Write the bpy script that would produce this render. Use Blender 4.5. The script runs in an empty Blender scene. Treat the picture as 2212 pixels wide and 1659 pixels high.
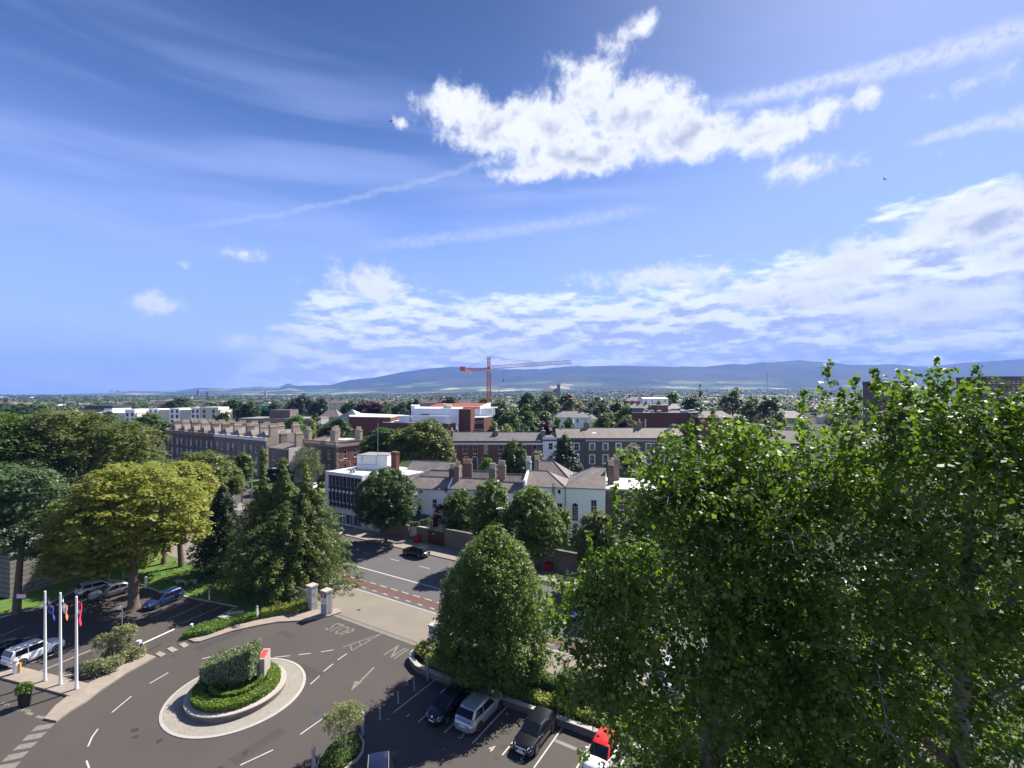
import bpy, bmesh, math, random
import numpy as np
from mathutils import Vector, Matrix
R = math.radians
C = bpy.context.scene.collection
scene = bpy.context.scene

# ------------------------------------------------------------------ camera
HC, FOC, CX, Y0 = 25.5, 1022.0, 1106.0, 851.0       # eye height (m), focal length and principal point in a 2212 px wide frame
cam = bpy.data.cameras.new('camera')
cam.sensor_width = 36.0
cam.lens = 36.0 * FOC / 2212.0
cam.shift_y = (Y0 - 829.5) / 2212.0
cam.clip_start, cam.clip_end = 0.3, 60000
camo = bpy.data.objects.new('camera', cam)
camo.location = (0, 0, HC); camo.rotation_euler = (R(90), 0, 0)
C.objects.link(camo); scene.camera = camo

# ------------------------------------------------------------------ sun, sky, exposure
EXPO = 1.25
SUN_AZ, SUN_EL = 45.0, 47.0                          # azimuth to the right of +Y, elevation
sun = bpy.data.lights.new('sun', 'SUN')
sun.energy = 5.0; sun.angle = R(0.55); sun.color = (1.0, 0.94, 0.85)
suno = bpy.data.objects.new('sun', sun)
sd = Vector((math.sin(R(SUN_AZ)) * math.cos(R(SUN_EL)), math.cos(R(SUN_AZ)) * math.cos(R(SUN_EL)), math.sin(R(SUN_EL))))
suno.rotation_euler = sd.to_track_quat('Z', 'Y').to_euler(); suno.location = sd * 300
C.objects.link(suno)
scene.view_settings.view_transform = 'Standard'
scene.view_settings.look = 'None'
scene.view_settings.exposure = EXPO
scene.view_settings.gamma = 1.0
scene.view_settings.use_curve_mapping = False
scene.cycles.max_bounces = 6
scene.cycles.transparent_max_bounces = 4
scene.cycles.volume_bounces = 0
scene.cycles.sample_clamp_indirect = 4.0

world = bpy.data.worlds.new('World'); scene.world = world
world.use_nodes = True
WN, WL = world.node_tree.nodes, world.node_tree.links
WN.clear()
SKY = 0.075
def lum(r, g, b): k = SKY * 2 ** EXPO; return (r / k, g / k, b / k, 1)

def wn(t, **k):
    n = WN.new(t)
    for a, b in k.items(): setattr(n, a, b)
    return n
def wm(op, a, b=None, c=None, clamp=False):
    n = WN.new('ShaderNodeMath'); n.operation = op; n.use_clamp = clamp
    for i, s in enumerate((a, b, c)):
        if s is None: continue
        if isinstance(s, (int, float)): n.inputs[i].default_value = s
        else: WL.new(s, n.inputs[i])
    return n.outputs[0]
def wramp(x, lo, hi):
    n = WN.new('ShaderNodeMapRange'); n.interpolation_type = 'SMOOTHSTEP'
    WL.new(x, n.inputs[0])
    for i, v in ((1, lo), (2, hi)):
        if isinstance(v, (int, float)): n.inputs[i].default_value = v
        else: WL.new(v, n.inputs[i])
    return n.outputs[0]
def wnoise(vec, scale, detail, rough=0.55, dist=0.0):
    n = WN.new('ShaderNodeTexNoise'); WL.new(vec, n.inputs['Vector'])
    n.inputs['Scale'].default_value = scale; n.inputs['Detail'].default_value = detail
    n.inputs['Roughness'].default_value = rough; n.inputs['Distortion'].default_value = dist
    return n.outputs[0]
def wcomb(x, y, z=0.0):
    n = WN.new('ShaderNodeCombineXYZ')
    for i, s in enumerate((x, y, z)):
        if isinstance(s, (int, float)): n.inputs[i].default_value = s
        else: WL.new(s, n.inputs[i])
    return n.outputs[0]
def wmix(f, a, b):
    n = WN.new('ShaderNodeMix'); n.data_type = 'RGBA'
    if isinstance(f, (int, float)): n.inputs[0].default_value = f
    else: WL.new(f, n.inputs[0])
    for i, s in ((6, a), (7, b)):
        if isinstance(s, tuple): n.inputs[i].default_value = s
        else: WL.new(s, n.inputs[i])
    return n.outputs[2]
def azel(x, y):                                      # where in the sky (degrees) a cloud of the photograph stands
    az = math.degrees(math.atan2(x - CX, FOC))
    el = math.degrees(math.atan2(Y0 - y, math.hypot(FOC, x - CX)))
    return az, el

sky = wn('ShaderNodeTexSky', sky_type='NISHITA')
sky.sun_disc = False; sky.sun_elevation = R(SUN_EL); sky.sun_rotation = R(SUN_AZ)
sky.altitude = 30; sky.air_density = 1.0; sky.dust_density = 0.6; sky.ozone_density = 3.0
tc = wn('ShaderNodeTexCoord')
sep = wn('ShaderNodeSeparateXYZ'); WL.new(tc.outputs['Generated'], sep.inputs[0])
AZ = wm('MULTIPLY', wm('ARCTAN2', sep.outputs[0], sep.outputs[1]), 57.29578)
EL = wm('MULTIPLY', wm('ARCSINE', sep.outputs[2]), 57.29578)
P2 = wcomb(AZ, EL)
Ps = wcomb(AZ, wm('MULTIPLY', EL, 2.6), 3.0)
Plow = wcomb(AZ, wm('MULTIPLY', EL, 3.4), 7.0)
n_big = wnoise(P2, 0.16, 8.0, 0.58, 0.3)
n_fine = wnoise(P2, 0.55, 9.0, 0.55, 0.2)
n_low = wnoise(Plow, 0.13, 9.0, 0.6, 0.35)
n_low2 = wnoise(wcomb(AZ, wm('MULTIPLY', EL, 3.2), 19.0), 0.32, 8.0, 0.62, 0.2)

def blob(x, y, rx, ry, k=1.0):
    a, e = azel(x, y)
    a1, _ = azel(x + rx, y); _, e1 = azel(x, y - ry)
    ra, re = max(a1 - a, .3), max(e1 - e, .3)
    u = wm('MULTIPLY', wm('SUBTRACT', AZ, a), 1 / ra)
    v = wm('MULTIPLY', wm('SUBTRACT', EL, e), 1 / re)
    d = wm('SQRT', wm('ADD', wm('MULTIPLY', u, u), wm('MULTIPLY', v, v)))
    return wm('MULTIPLY', wm('SUBTRACT', 1.0, d), k)
def allmax(lst):
    r = lst[0]
    for s in lst[1:]: r = wm('SMOOTH_MAX', r, s, 0.12)
    return r
n_tiny = wnoise(P2, 1.5, 8.0, 0.65, 0.2)
cum = [(1160, 270, 230, 85, 1), (985, 240, 100, 66, .8), (955, 205, 40, 40, .5), (1060, 285, 130, 62, 1), (1275, 200, 90, 80, .85), (1370, 245, 150, 90, 1),
       (1480, 300, 160, 62, 1), (1250, 335, 230, 55, 1), (1160, 372, 100, 28, .8), (1660, 285, 160, 56, .85), (1770, 250, 80, 48, .75),
       (1388, 56, 34, 34, .55), (1320, 96, 52, 36, .42), (1350, 75, 40, 26, .35), (1270, 150, 80, 40, .5), (1430, 185, 50, 40, .5), (1860, 212, 46, 34, .42), (1755, 362, 140, 34, .42),
       (866, 268, 20, 18, .45), (523, 548, 52, 18, .42), (345, 658, 72, 28, .45), (520, 741, 60, 20, .42), (790, 612, 110, 48, .5),
       (1420, 600, 190, 30, .5), (1820, 578, 170, 60, .6), (2150, 470, 260, 78, .9), (2200, 545, 190, 55, .8), (1700, 640, 260, 46, .6), (2050, 650, 300, 70, .75), (1100, 750, 70, 18, .35), (1255, 757, 50, 14, .32),
       (2030, 330, 34, 14, .3), (395, 566, 24, 14, .35), (2100, 180, 110, 16, .2)]
cm = allmax([blob(*c) for c in cum])
dens = wm('ADD', cm, wm('ADD', wm('MULTIPLY', wm('SUBTRACT', n_big, 0.5), 1.2), wm('ADD', wm('MULTIPLY', wm('SUBTRACT', n_fine, 0.5), 0.95), wm('MULTIPLY', wm('SUBTRACT', n_tiny, 0.5), 0.55))))
a_cum = wm('POWER', wramp(dens, -0.10, 0.52), 1.15)
n_soft = wnoise(wcomb(AZ, wm('MULTIPLY', EL, 1.5), 31.0), 0.22, 3.0, 0.5, 0.2)
core = wramp(dens, 0.35, 1.0)
# low bank of cloud above the hills, higher towards the right
bx = wramp(AZ, -36.0, -20.0)
top = wm('ADD', wm('MULTIPLY', bx, 12.5), wm('MULTIPLY', wramp(AZ, 8.0, 46.0), 4.5))
h = wm('DIVIDE', wm('SUBTRACT', top, EL), 5.0)
cov = wm('MINIMUM', wm('MAXIMUM', h, -1.0), 0.75)
d_low = wm('ADD', wm('MULTIPLY', cov, 0.9), wm('ADD', wm('MULTIPLY', wm('SUBTRACT', n_low, 0.5), 2.2), wm('MULTIPLY', wm('SUBTRACT', n_low2, 0.5), 1.7)))
a_low = wm('MULTIPLY', wramp(d_low, 0.0, 0.62), wm('MULTIPLY', bx, 0.95))
up_l = wnoise(wcomb(AZ, wm('MULTIPLY', wm('ADD', EL, 1.1), 3.4), 7.0), 0.13, 9.0, 0.6, 0.35)
up_l2 = wnoise(wcomb(AZ, wm('MULTIPLY', wm('ADD', EL, 0.8), 3.2), 19.0), 0.32, 8.0, 0.62, 0.2)
d_up = wm('ADD', wm('MULTIPLY', wm('MINIMUM', wm('MAXIMUM', wm('SUBTRACT', h, 0.2), -1.0), 0.75), 0.9), wm('ADD', wm('MULTIPLY', wm('SUBTRACT', up_l, 0.5), 2.2), wm('MULTIPLY', wm('SUBTRACT', up_l2, 0.5), 1.7)))
core_l = wramp(wm('SUBTRACT', d_up, wm('MULTIPLY', d_low, 0.45)), 0.05, 0.62)
# high thin cirrus veil and streaks
rot = wn('ShaderNodeMapping'); WL.new(wcomb(AZ, EL), rot.inputs[0])
rot.inputs['Rotation'].default_value = (0, 0, R(3)); rot.inputs['Scale'].default_value = (0.018, 0.13, 1)
cir = wnoise(rot.outputs[0], 1.3, 4.0, 0.5, 0.5)
a_cir = wm('MULTIPLY', wm('MULTIPLY', wramp(cir, 0.42, 0.68), wramp(EL, 37.0, 27.0)), wm('ADD', 0.50, wm('MULTIPLY', wramp(AZ, -20, 45), 0.15)))
veil = wm('MULTIPLY', wramp(EL, 32.0, 0.0), 0.72)
glow = wm('MULTIPLY', wramp(AZ, -5.0, 55.0), 0.50)
# vapour trails
def trail(x0, y0_, x1, y1, w0, w1, op):
    (a0, e0), (a1, e1) = azel(x0, y0_), azel(x1, y1)
    L = math.hypot(a1 - a0, e1 - e0); dx, dy = (a1 - a0) / L, (e1 - e0) / L
    u = wm('SUBTRACT', AZ, a0); v = wm('SUBTRACT', EL, e0)
    s = wm('ADD', wm('MULTIPLY', u, dx), wm('MULTIPLY', v, dy))
    tt = wm('SUBTRACT', wm('MULTIPLY', v, dx), wm('MULTIPLY', u, dy))
    f = wm('DIVIDE', s, L)
    bow = wm('MULTIPLY', wm('MULTIPLY', f, wm('SUBTRACT', f, 1.0)), -0.9)
    tt = wm('SUBTRACT', tt, bow)
    wid = wm('ADD', w0, wm('MULTIPLY', f, w1 - w0))
    g = wm('DIVIDE', wm('ABSOLUTE', wm('ADD', tt, wm('MULTIPLY', wm('SUBTRACT', n_fine, 0.5), 1.3))), wid)
    m = wm('MULTIPLY', wramp(g, 1.0, 0.1), wm('MULTIPLY', wramp(f, -0.05, 0.3), wramp(f, 1.5, 1.2)))
    return wm('MULTIPLY', wm('MULTIPLY', m, wramp(n_tiny, 0.2, 0.6)), op)
a_tr = wm('MAXIMUM', trail(1500, 232, 2212, 66, 0.7, 1.5, 0.9), trail(1950, 316, 2212, 252, 0.5, 1.1, 0.9))
a_tr = wm('MAXIMUM', a_tr, trail(330, 505, 1010, 362, 0.5, 0.4, 0.28))
a_tr = wm('MAXIMUM', a_tr, trail(760, 535, 1230, 480, 1.0, 1.0, 0.4))

hs = wn('ShaderNodeHueSaturation'); WL.new(sky.outputs[0], hs.inputs['Color'])
hs.inputs['Hue'].default_value = 0.512; hs.inputs['Saturation'].default_value = 1.25
WL.new(wm('ADD', 0.40, wm('MULTIPLY', wramp(EL, 44.0, 4.0), 0.58)), hs.inputs['Value'])
base = wmix(veil, hs.outputs[0], lum(0.60, 0.76, 1.42))
base = wmix(wm('MULTIPLY', wramp(EL, 9.0, 0.0), 0.7), base, lum(1.2, 1.25, 1.5))
base = wmix(glow, base, lum(0.46, 0.63, 1.15))
base = wmix(a_cir, base, lum(0.50, 0.63, 1.08))
base = wmix(a_tr, base, lum(0.80, 0.86, 1.0))
lowc = wmix(core_l, lum(1.24, 1.29, 1.38), lum(0.56, 0.63, 0.82))
lowc = wmix(wm('MULTIPLY', wramp(EL, 9.0, 0.5), 0.75), lowc, wmix(core_l, lum(1.7, 1.65, 1.55), lum(0.95, 1.0, 1.12)))
base = wmix(a_low, base, lowc)
cumc = wmix(wm('MULTIPLY', core, wramp(n_soft, 0.42, 0.62)), lum(1.06, 1.08, 1.11), lum(0.58, 0.62, 0.71))
base = wmix(a_cum, base, cumc)
bg = wn('ShaderNodeBackground'); WL.new(base, bg.inputs[0]); bg.inputs[1].default_value = SKY
wo = wn('ShaderNodeOutputWorld'); WL.new(bg.outputs[0], wo.inputs[0])
world.cycles.sampling_method = 'MANUAL'; world.cycles.sample_map_resolution = 512

# ------------------------------------------------------------------ where things stand
def G(x, y, z=0.0):                                  # point on the level z seen at (x, y) of the 2212 px wide photograph
    Y = (HC - z) * FOC / (y - Y0)
    return Vector(((x - CX) / FOC * Y, Y, z))
def D(x, y, Y):                                      # the same at a known distance
    return Vector(((x - CX) / FOC * Y, Y, HC - (y - Y0) / FOC * Y))
def c1(x, y): return (x / 3, 1198.1 + y / 3)
def c2(x, y): return (553 + x / 3, 1198.1 + y / 3)
def c4(x, y): return (633.6 + x / 3, 950.4 + y / 3)
def c6(x, y): return (518.4 + x / 4, 748.8 + y / 4)
def c7(x, y): return (979.2 + x / 4, 748.8 + y / 4)
def c8(x, y): return (1474.6 + x / 3, 748.8 + y / 3)
T = Vector((0.856, -0.517, 0)); N = Vector((0.517, 0.856, 0))   # along and across the main road
T.normalize(); N.normalize()
RA = math.atan2(T.y, T.x)
def TN(t, n, z=0.0): return T * t + N * n + Vector((0, 0, z))

# ------------------------------------------------------------------ mesh helpers
class MB:
    def __init__(s): s.v, s.f, s.m = [], [], []
    def add(s, vs, fs, mi=0):
        o = len(s.v); s.v += [tuple(p) for p in vs]
        s.f += [tuple(i + o for i in f) for f in fs]; s.m += [mi] * len(fs); return s
    def box(s, x0, x1, y0, y1, z0, z1, mi=0):
        return s.add([(x0, y0, z0), (x1, y0, z0), (x1, y1, z0), (x0, y1, z0), (x0, y0, z1), (x1, y0, z1), (x1, y1, z1), (x0, y1, z1)],
                     [(0, 3, 2, 1), (4, 5, 6, 7), (0, 1, 5, 4), (1, 2, 6, 5), (2, 3, 7, 6), (3, 0, 4, 7)], mi)
    def obox(s, c, ax, sx, sy, z0, z1, mi=0):        # box turned by angle ax about z, centred on c
        ca, sa = math.cos(ax), math.sin(ax)
        q = [(c[0] + ca * a - sa * b, c[1] + sa * a + ca * b) for a, b in ((-sx / 2, -sy / 2), (sx / 2, -sy / 2), (sx / 2, sy / 2), (-sx / 2, sy / 2))]
        return s.prism(q, z0, z1, mi)
    def prism(s, poly, z0, z1, mi=0):
        n = len(poly)
        a = sum(poly[i][0] * poly[(i + 1) % n][1] - poly[(i + 1) % n][0] * poly[i][1] for i in range(n))
        if a < 0: poly = poly[::-1]
        vs = [(p[0], p[1], z0) for p in poly] + [(p[0], p[1], z1) for p in poly]
        return s.add(vs, [tuple(range(n))[::-1], tuple(range(n, 2 * n))] + [(i, (i + 1) % n, n + (i + 1) % n, n + i) for i in range(n)], mi)
    def sheet(s, poly, z, mi=0):
        n = len(poly)
        a = sum(poly[i][0] * poly[(i + 1) % n][1] - poly[(i + 1) % n][0] * poly[i][1] for i in range(n))
        if a < 0: poly = poly[::-1]
        return s.add([(p[0], p[1], z) for p in poly], [tuple(range(n))], mi)
    def tube(s, pts, rad, n=8, mi=0, cap=True):
        pts = [Vector(p) for p in pts]; k = len(pts)
        if not isinstance(rad, (list, tuple)): rad = [rad] * k
        vs, fs = [], []
        ref = Vector((0.13, 0.71, 0.31))
        for i, p in enumerate(pts):
            d = (pts[min(i + 1, k - 1)] - pts[max(i - 1, 0)]).normalized()
            a = d.cross(ref)
            if a.length < 1e-3: a = d.cross(Vector((1, 0, 0)))
            a.normalize(); b = d.cross(a)
            for j in range(n):
                t = 2 * math.pi * j / n
                vs.append(p + (a * math.cos(t) + b * math.sin(t)) * rad[i])
        for i in range(k - 1):
            for j in range(n):
                fs.append((i * n + j, i * n + (j + 1) % n, (i + 1) * n + (j + 1) % n, (i + 1) * n + j))
        if cap: fs += [tuple(range(n))[::-1], tuple(range((k - 1) * n, k * n))]
        return s.add(vs, fs, mi)
    def lathe(s, prof, n=16, c=(0, 0, 0), mi=0):
        vs, fs = [], []
        for r, z in prof:
            for j in range(n):
                t = 2 * math.pi * j / n
                vs.append((c[0] + r * math.cos(t), c[1] + r * math.sin(t), c[2] + z))
        for i in range(len(prof) - 1):
            for j in range(n):
                fs.append((i * n + j, i * n + (j + 1) % n, (i + 1) * n + (j + 1) % n, (i + 1) * n + j))
        return s.add(vs, fs, mi)
    def bar(s, p, q, w, mi=0): return s.tube([p, q], w, 4, mi)
    def build(s, name, mats, parent=None, smooth=None):
        me = bpy.data.meshes.new(name)
        me.from_pydata(s.v, [], s.f)
        for m in (mats if isinstance(mats, (list, tuple)) else [mats]): me.materials.append(m)
        me.polygons.foreach_set('material_index', s.m)
        if smooth is not None:
            me.polygons.foreach_set('use_smooth', [True] * len(me.polygons))
            me.set_sharp_from_angle(angle=R(smooth))
        me.update()
        o = bpy.data.objects.new(name, me); C.objects.link(o)
        if parent: o.parent = parent
        return o

def np_mesh(name, V, k, mats, parent=None, mi=None, smooth=False):   # V: (faces*k, 3) corners, k corners per face
    me = bpy.data.meshes.new(name)
    nf = len(V) // k
    me.vertices.add(len(V)); me.vertices.foreach_set('co', np.ascontiguousarray(V, dtype=np.float32).ravel())
    me.loops.add(len(V)); me.loops.foreach_set('vertex_index', np.arange(len(V), dtype=np.int32))
    me.polygons.add(nf); me.polygons.foreach_set('loop_start', np.arange(0, len(V), k, dtype=np.int32))
    for m in (mats if isinstance(mats, (list, tuple)) else [mats]): me.materials.append(m)
    if mi is not None: me.polygons.foreach_set('material_index', np.asarray(mi, dtype=np.int32))
    me.update(calc_edges=True); me.validate()
    o = bpy.data.objects.new(name, me); C.objects.link(o)
    if parent: o.parent = parent
    return o

def tag(o, label=None, cat=None, group=None, kind=None):
    if label: o['label'] = label
    if cat: o['category'] = cat
    if group: o['group'] = group
    if kind: o['kind'] = kind
    return o
def thing(name, label, cat, loc=(0, 0, 0), rz=0.0, group=None):
    o = bpy.data.objects.new(name, None); C.objects.link(o)
    o.empty_display_size = 0.3
    o.location = loc; o.rotation_euler = (0, 0, rz)
    return tag(o, label, cat, group)
def copy_tree(o, parent=None):
    c = o.copy(); C.objects.link(c)
    if parent: c.parent = parent
    for ch in list(o.children): copy_tree(ch, c)
    return c

# ------------------------------------------------------------------ materials
MATS = {}
def mat(name, col, rough=0.7, var=0.12, scale=1.5, bump=0.0, metal=0.0, spec=0.35, fine=0.0, fscale=30.0, coat=0.0):
    if name in MATS: return MATS[name]
    m = bpy.data.materials.new(name); m.use_nodes = True; MATS[name] = m
    nt = m.node_tree; n, l = nt.nodes, nt.links
    b = n['Principled BSDF']
    b.inputs['Roughness'].default_value = rough; b.inputs['Metallic'].default_value = metal
    b.inputs['Specular IOR Level'].default_value = spec
    if coat: b.inputs['Coat Weight'].default_value = coat; b.inputs['Coat Roughness'].default_value = 0.06
    c = (*col, 1)
    if var or fine:
        tcn = n.new('ShaderNodeTexCoord')
        nz = n.new('ShaderNodeTexNoise'); nz.inputs['Scale'].default_value = scale; nz.inputs['Detail'].default_value = 6
        nz.inputs['Roughness'].default_value = 0.62
        l.new(tcn.outputs['Object'], nz.inputs['Vector'])
        nf = n.new('ShaderNodeTexNoise'); nf.inputs['Scale'].default_value = fscale; nf.inputs['Detail'].default_value = 3
        l.new(tcn.outputs['Object'], nf.inputs['Vector'])
        a = n.new('ShaderNodeMath'); a.operation = 'MULTIPLY_ADD'; l.new(nz.outputs[0], a.inputs[0])
        a.inputs[1].default_value = 2.6 * var; a.inputs[2].default_value = 1 - 1.3 * var
        a2 = n.new('ShaderNodeMath'); a2.operation = 'MULTIPLY_ADD'; l.new(nf.outputs[0], a2.inputs[0])
        a2.inputs[1].default_value = 2.4 * fine; a2.inputs[2].default_value = 1 - 1.2 * fine
        a3 = n.new('ShaderNodeMath'); a3.operation = 'MULTIPLY'; l.new(a.outputs[0], a3.inputs[0]); l.new(a2.outputs[0], a3.inputs[1])
        vm = n.new('ShaderNodeVectorMath'); vm.operation = 'SCALE'; vm.inputs[0].default_value = col
        l.new(a3.outputs[0], vm.inputs['Scale']); l.new(vm.outputs[0], b.inputs['Base Color'])
        if bump:
            bp = n.new('ShaderNodeBump'); bp.inputs['Strength'].default_value = bump; bp.inputs['Distance'].default_value = 0.03
            l.new(nf.outputs[0], bp.inputs['Height']); l.new(bp.outputs[0], b.inputs['Normal'])
    else: b.inputs['Base Color'].default_value = c
    return m

def brickmat(name, c_a, c_b, mortar, bw=0.23, bh=0.075, ms=0.012, rough=0.85, wall=True, var=0.25, polar=None, nscale=0.6):
    if name in MATS: return MATS[name]
    m = bpy.data.materials.new(name); m.use_nodes = True; MATS[name] = m
    nt = m.node_tree; n, l = nt.nodes, nt.links
    b = n['Principled BSDF']; b.inputs['Roughness'].default_value = rough; b.inputs['Specular IOR Level'].default_value = 0.25
    tcn = n.new('ShaderNodeTexCoord'); sp = n.new('ShaderNodeSeparateXYZ'); l.new(tcn.outputs['Object'], sp.inputs[0])
    cb = n.new('ShaderNodeCombineXYZ')
    def mth(op, a, b_=None):
        q = n.new('ShaderNodeMath'); q.operation = op
        for i, s in enumerate((a, b_)):
            if s is None: continue
            if isinstance(s, (int, float)): q.inputs[i].default_value = s
            else: l.new(s, q.inputs[i])
        return q.outputs[0]
    if polar:
        l.new(mth('MULTIPLY', mth('ARCTAN2', sp.outputs[1], sp.outputs[0]), polar), cb.inputs[0])
        l.new(mth('SQRT', mth('ADD', mth('MULTIPLY', sp.outputs[0], sp.outputs[0]), mth('MULTIPLY', sp.outputs[1], sp.outputs[1]))), cb.inputs[1])
    elif wall:
        l.new(mth('ADD', sp.outputs[0], sp.outputs[1]), cb.inputs[0]); l.new(sp.outputs[2], cb.inputs[1])
    else:
        l.new(sp.outputs[0], cb.inputs[0]); l.new(sp.outputs[1], cb.inputs[1])
    br = n.new('ShaderNodeTexBrick'); l.new(cb.outputs[0], br.inputs['Vector'])
    br.inputs['Scale'].default_value = 1.0; br.inputs['Brick Width'].default_value = bw; br.inputs['Row Height'].default_value = bh
    br.inputs['Mortar Size'].default_value = ms
    br.inputs['Color1'].default_value = (*c_a, 1); br.inputs['Color2'].default_value = (*c_b, 1); br.inputs['Mortar'].default_value = (*mortar, 1)
    nz = n.new('ShaderNodeTexNoise'); nz.inputs['Scale'].default_value = nscale; nz.inputs['Detail'].default_value = 7
    l.new(tcn.outputs['Object'], nz.inputs['Vector'])
    a = n.new('ShaderNodeMath'); a.operation = 'MULTIPLY_ADD'; l.new(nz.outputs[0], a.inputs[0]); a.inputs[1].default_value = 2.4 * var; a.inputs[2].default_value = 1 - 1.2 * var
    vm = n.new('ShaderNodeVectorMath'); vm.operation = 'SCALE'; l.new(br.outputs[0], vm.inputs[0]); l.new(a.outputs[0], vm.inputs['Scale'])
    l.new(vm.outputs[0], b.inputs['Base Color'])
    bp = n.new('ShaderNodeBump'); bp.inputs['Strength'].default_value = 0.4; bp.inputs['Distance'].default_value = 0.015; bp.invert = True
    l.new(br.outputs['Fac'], bp.inputs['Height']); l.new(bp.outputs[0], b.inputs['Normal'])
    return m

def leafmat(name, c_a, c_b, trans=0.35, rough=0.5, spec=0.35, tcol=None, nscale=0.35):
    if name in MATS: return MATS[name]
    m = bpy.data.materials.new(name); m.use_nodes = True; MATS[name] = m
    nt = m.node_tree; n, l = nt.nodes, nt.links
    b = n['Principled BSDF']; out = n['Material Output']
    b.inputs['Roughness'].default_value = rough; b.inputs['Specular IOR Level'].default_value = spec
    g = n.new('ShaderNodeNewGeometry'); tcn = n.new('ShaderNodeTexCoord')
    nz = n.new('ShaderNodeTexNoise'); nz.inputs['Scale'].default_value = nscale; nz.inputs['Detail'].default_value = 3
    l.new(tcn.outputs['Object'], nz.inputs['Vector'])
    a = n.new('ShaderNodeMath'); a.operation = 'MULTIPLY_ADD'; l.new(nz.outputs[0], a.inputs[0]); a.inputs[1].default_value = 1.6; a.inputs[2].default_value = -0.55
    a2 = n.new('ShaderNodeMath'); a2.operation = 'MULTIPLY_ADD'; a2.use_clamp = True
    l.new(g.outputs['Random Per Island'], a2.inputs[0]); a2.inputs[1].default_value = 0.55; l.new(a.outputs[0], a2.inputs[2])
    mx = n.new('ShaderNodeMix'); mx.data_type = 'RGBA'; l.new(a2.outputs[0], mx.inputs[0])
    mx.inputs[6].default_value = (*c_a, 1); mx.inputs[7].default_value = (*c_b, 1)
    l.new(mx.outputs[2], b.inputs['Base Color'])
    if trans:
        tr = n.new('ShaderNodeBsdfTranslucent')
        vm = n.new('ShaderNodeVectorMath'); vm.operation = 'MULTIPLY'; l.new(mx.outputs[2], vm.inputs[0]); vm.inputs[1].default_value = tcol or (1.9, 2.1, 0.9)
        l.new(vm.outputs[0], tr.inputs[0])
        ms = n.new('ShaderNodeMixShader'); ms.inputs[0].default_value = trans
        l.new(b.outputs[0], ms.inputs[1]); l.new(tr.outputs[0], ms.inputs[2]); l.new(ms.outputs[0], out.inputs[0])
    return m

M_asphalt = mat('asphalt', (0.062, 0.053, 0.047), 0.82, 0.17, 0.16, 0.25, fine=0.16, fscale=38)
M_asphalt_d = mat('worn_asphalt', (0.070, 0.064, 0.061), 0.85, 0.13, 0.25, 0.2, fine=0.10, fscale=30)
M_road = mat('road_asphalt', (0.085, 0.079, 0.079), 0.8, 0.14, 0.22, 0.2, fine=0.08, fscale=30)
M_red = mat('red_surface', (0.105, 0.056, 0.047), 0.85, 0.18, 0.8, 0.1, fine=0.08)
M_conc = mat('concrete', (0.23, 0.20, 0.17), 0.85, 0.14, 0.45, 0.1, fine=0.06, fscale=20)
M_apron = mat('apron_concrete', (0.19, 0.165, 0.13), 0.85, 0.16, 0.3, 0.1, fine=0.06, fscale=18)
M_pave = brickmat('paving', (0.28, 0.235, 0.195), (0.245, 0.205, 0.17), (0.195, 0.165, 0.14), 0.6, 0.4, 0.01, wall=False, var=0.14)
def paintmat(name, col, under, lo, hi, scale=7.0):
    m = mat(name, col, .75, .12, 1.3, fine=.1, fscale=12); nt = m.node_tree; n, l = nt.nodes, nt.links; b = n['Principled BSDF']
    src = b.inputs['Base Color'].links[0].from_socket
    tcn = n.new('ShaderNodeTexCoord'); nz = n.new('ShaderNodeTexNoise'); nz.inputs['Scale'].default_value = scale; nz.inputs['Detail'].default_value = 8; nz.inputs['Roughness'].default_value = .7
    l.new(tcn.outputs['Object'], nz.inputs['Vector']); mr = n.new('ShaderNodeMapRange'); l.new(nz.outputs[0], mr.inputs[0]); mr.inputs[1].default_value = lo; mr.inputs[2].default_value = hi
    mx = n.new('ShaderNodeMix'); mx.data_type = 'RGBA'; l.new(mr.outputs[0], mx.inputs[0]); mx.inputs[6].default_value = (*under, 1); l.new(src, mx.inputs[7]); l.new(mx.outputs[2], b.inputs['Base Color']); return m
M_paint = paintmat('road_paint', (0.42, 0.405, 0.375), (.075, .066, .06), .28, .46)
M_paint_o = paintmat('worn_paint', (0.19, 0.178, 0.155), (.065, .057, .05), .30, .55)
M_patch = mat('asphalt_patch', (0.049, 0.043, 0.041), 0.85, 0.2, 0.8, 0.2, fine=0.15, fscale=30)
M_stain = mat('oil_stain', (0.036, 0.032, 0.03), 0.6, 0.2, 2.0)
M_granite = mat('granite', (0.34, 0.33, 0.33), 0.75, 0.22, 2.2, 0.5, fine=0.28, fscale=18)
M_granite_l = mat('pale_granite', (0.36, 0.33, 0.295), 0.75, 0.16, 1.6, 0.2, fine=0.12, fscale=24)
M_kerb = mat('kerb_stone', (0.36, 0.33, 0.30), 0.8, 0.2, 1.4, 0.3, fine=0.14, fscale=12)
M_cobble = brickmat('cobbles', (0.31, 0.28, 0.24), (0.26, 0.235, 0.205), (0.16, 0.145, 0.12), 0.22, 0.145, 0.014, polar=4.6, var=0.16)
M_grass = mat('grass', (0.075, 0.135, 0.022), 0.9, 0.35, 0.8, 0.4, fine=0.3, fscale=22)
M_lawn_f = mat('far_lawn', (0.09, 0.15, 0.03), 0.9, 0.3, 0.2)
M_soil = mat('soil', (0.045, 0.038, 0.03), 0.95, 0.35, 1.2, 0.4, fine=0.3)
M_bark = mat('bark', (0.115, 0.085, 0.065), 0.9, 0.35, 3.0, 0.9, fine=0.3, fscale=14)
M_bark_p = mat('poplar_bark', (0.15, 0.14, 0.115), 0.85, 0.35, 3.0, 0.6, fine=0.25, fscale=14)
M_bark_l = mat('pale_bark', (0.30, 0.27, 0.23), 0.85, 0.3, 3.0, 0.6, fine=0.25, fscale=14)
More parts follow.
